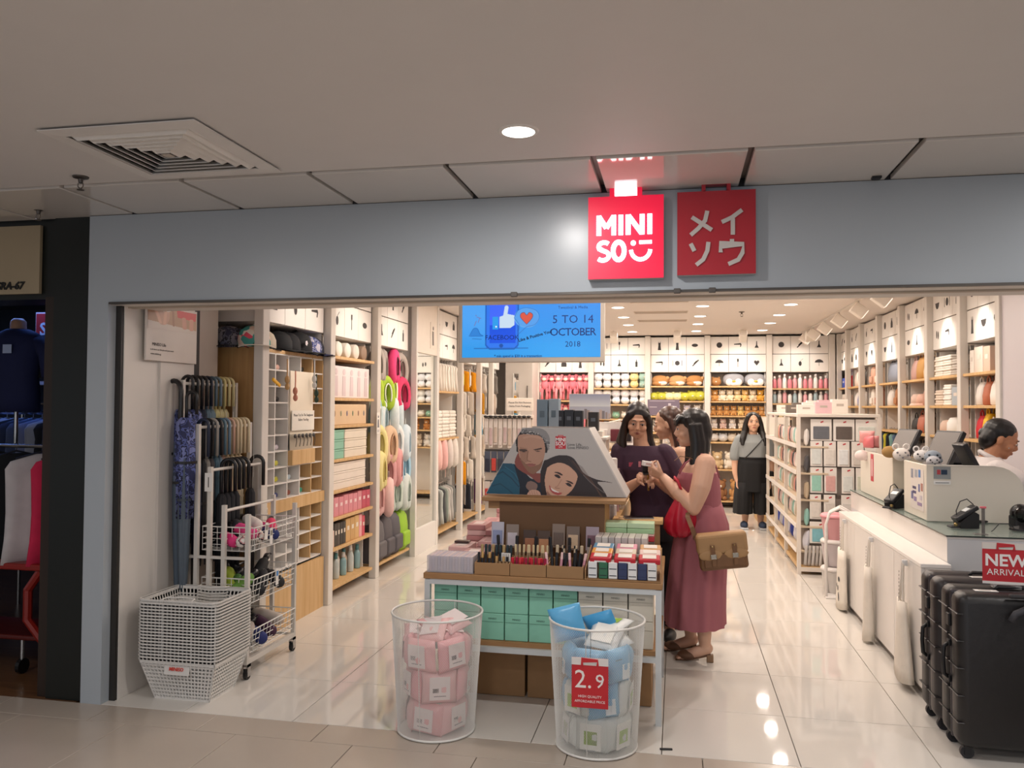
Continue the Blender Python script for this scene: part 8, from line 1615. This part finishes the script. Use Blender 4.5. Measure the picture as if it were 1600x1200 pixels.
# ---- cashier leaning to +x, profile
def cashier():
    t=thing('person','cashier with slicked-back black hair in a white short-sleeved shirt behind the till','person',(2.03,5.98,0)); t.scale=(1,1,.975)
    b=MB(); T=HT((.085,0,1.455),90-14,24); head_vol(b,T,1.10,1.1); limb(b,[(.06,0,1.41),(.03,0,1.35),(.0,0,1.29)],[.058,.058,.072])
    blob(b,[(.84,-.06,0,.14,.18),(.98,-.05,0,.14,.165),(1.1,-.03,0,.14,.165),(1.2,-.02,0,.135,.18),(1.28,-.01,0,.10,.17),(1.33,.0,0,.06,.09)])
    limb(b,[(.0,-.19,1.245),(.10,-.25,1.19),(.235,-.23,1.215)],[.064,.056,.046]); limb(b,[(.235,-.23,1.215),(.32,-.12,1.19),(.26,-.02,1.15)],[.046,.04,.027]); hand(b,(.26,-.02,1.15),(.7,.6,-.2),(0,.2,-1),1,30,side=-1)
    limb(b,[(.0,.18,1.25),(.10,.22,1.15),(.2,.2,1.12)],[.06,.052,.044]); limb(b,[(.2,.2,1.12),(.24,.12,1.13),(.26,.03,1.12)],[.044,.038,.026]); hand(b,(.26,.03,1.12),(.8,.1,-.2),(0,.0,-1),1,30,side=1)
    for y in (-.09,.09): limb(b,[(-.05,y,.85),(-.02,y,.48),(-.02,y,.28),(-.02,y,.09)],[.105,.07,.058,.038]); limb(b,[(-.03,y,.05),(.05,y,.045),(.12,y,.035)],[.036,.036,.03])
    part(t,'body',fuse(b,.006,3),M('#b98260',.5,var=.03)); face_parts(t,T,1.10,lip='#8a3f3a',down=1)
    b=MB(); add_hair(b,T,1.10,[((0,.026,.044),(.080,.094,.080)),((0,.06,-.01),(.078,.058,.085)),((0,.105,.0),(.03,.025,.03))]); part(t,'hair',fuse(b,.006,3),hairmat('#0c0b0d','#1d1a1b'))
    b=MB(); blob(b,[(.86,-.06,0,.155,.195),(.98,-.05,0,.155,.18),(1.1,-.03,0,.155,.18),(1.2,-.02,0,.15,.193),(1.28,-.01,0,.115,.183),(1.335,.0,0,.07,.10)]); limb(b,[(.0,-.185,1.25),(.05,-.23,1.215),(.09,-.25,1.195)],[.076,.075,.070]); limb(b,[(.0,.18,1.25),(.05,.205,1.2),(.10,.22,1.15)],[.074,.072,.068])
    SHW=M('#e3dcda',.8,var=.03); part(t,'shirt',fuse(b,.007,2),SHW); part(t,'collar',smooth(MB().tube([(-.02,-.06,1.345),(-.045,0,1.37),(-.02,.06,1.345),(.05,.05,1.315),(.085,.0,1.285),(.05,-.05,1.315)],.016,8,closed=True).mesh('co')),SHW)
    part(t,'trousers',fuse((lambda b:(blob(b,[(.72,-.06,0,.16,.19),(.84,-.06,0,.16,.195),(.9,-.06,0,.15,.19)]),[limb(b,[(-.04,y,.80),(-.02,y,.5),(-.02,y,.12)],[.115,.085,.062]) for y in (-.09,.09)],b)[-1])(MB()),.009,2),M('#1b1b20',.8)); [part(t,'shoe',smooth(MB().ell((.03,y,.04),(.12,.048,.042),14,8).mesh('sh')),BLACK) for y in (-.09,.09)]
    part(t,'earring',MB().ell((.10,-.088,1.40),(.004,.004,.006),6,4),CHROME); return t
cashier()
for k,v in _labels.items():
    if len(v)>1: print('DUP LABEL',len(v),v[0],k)
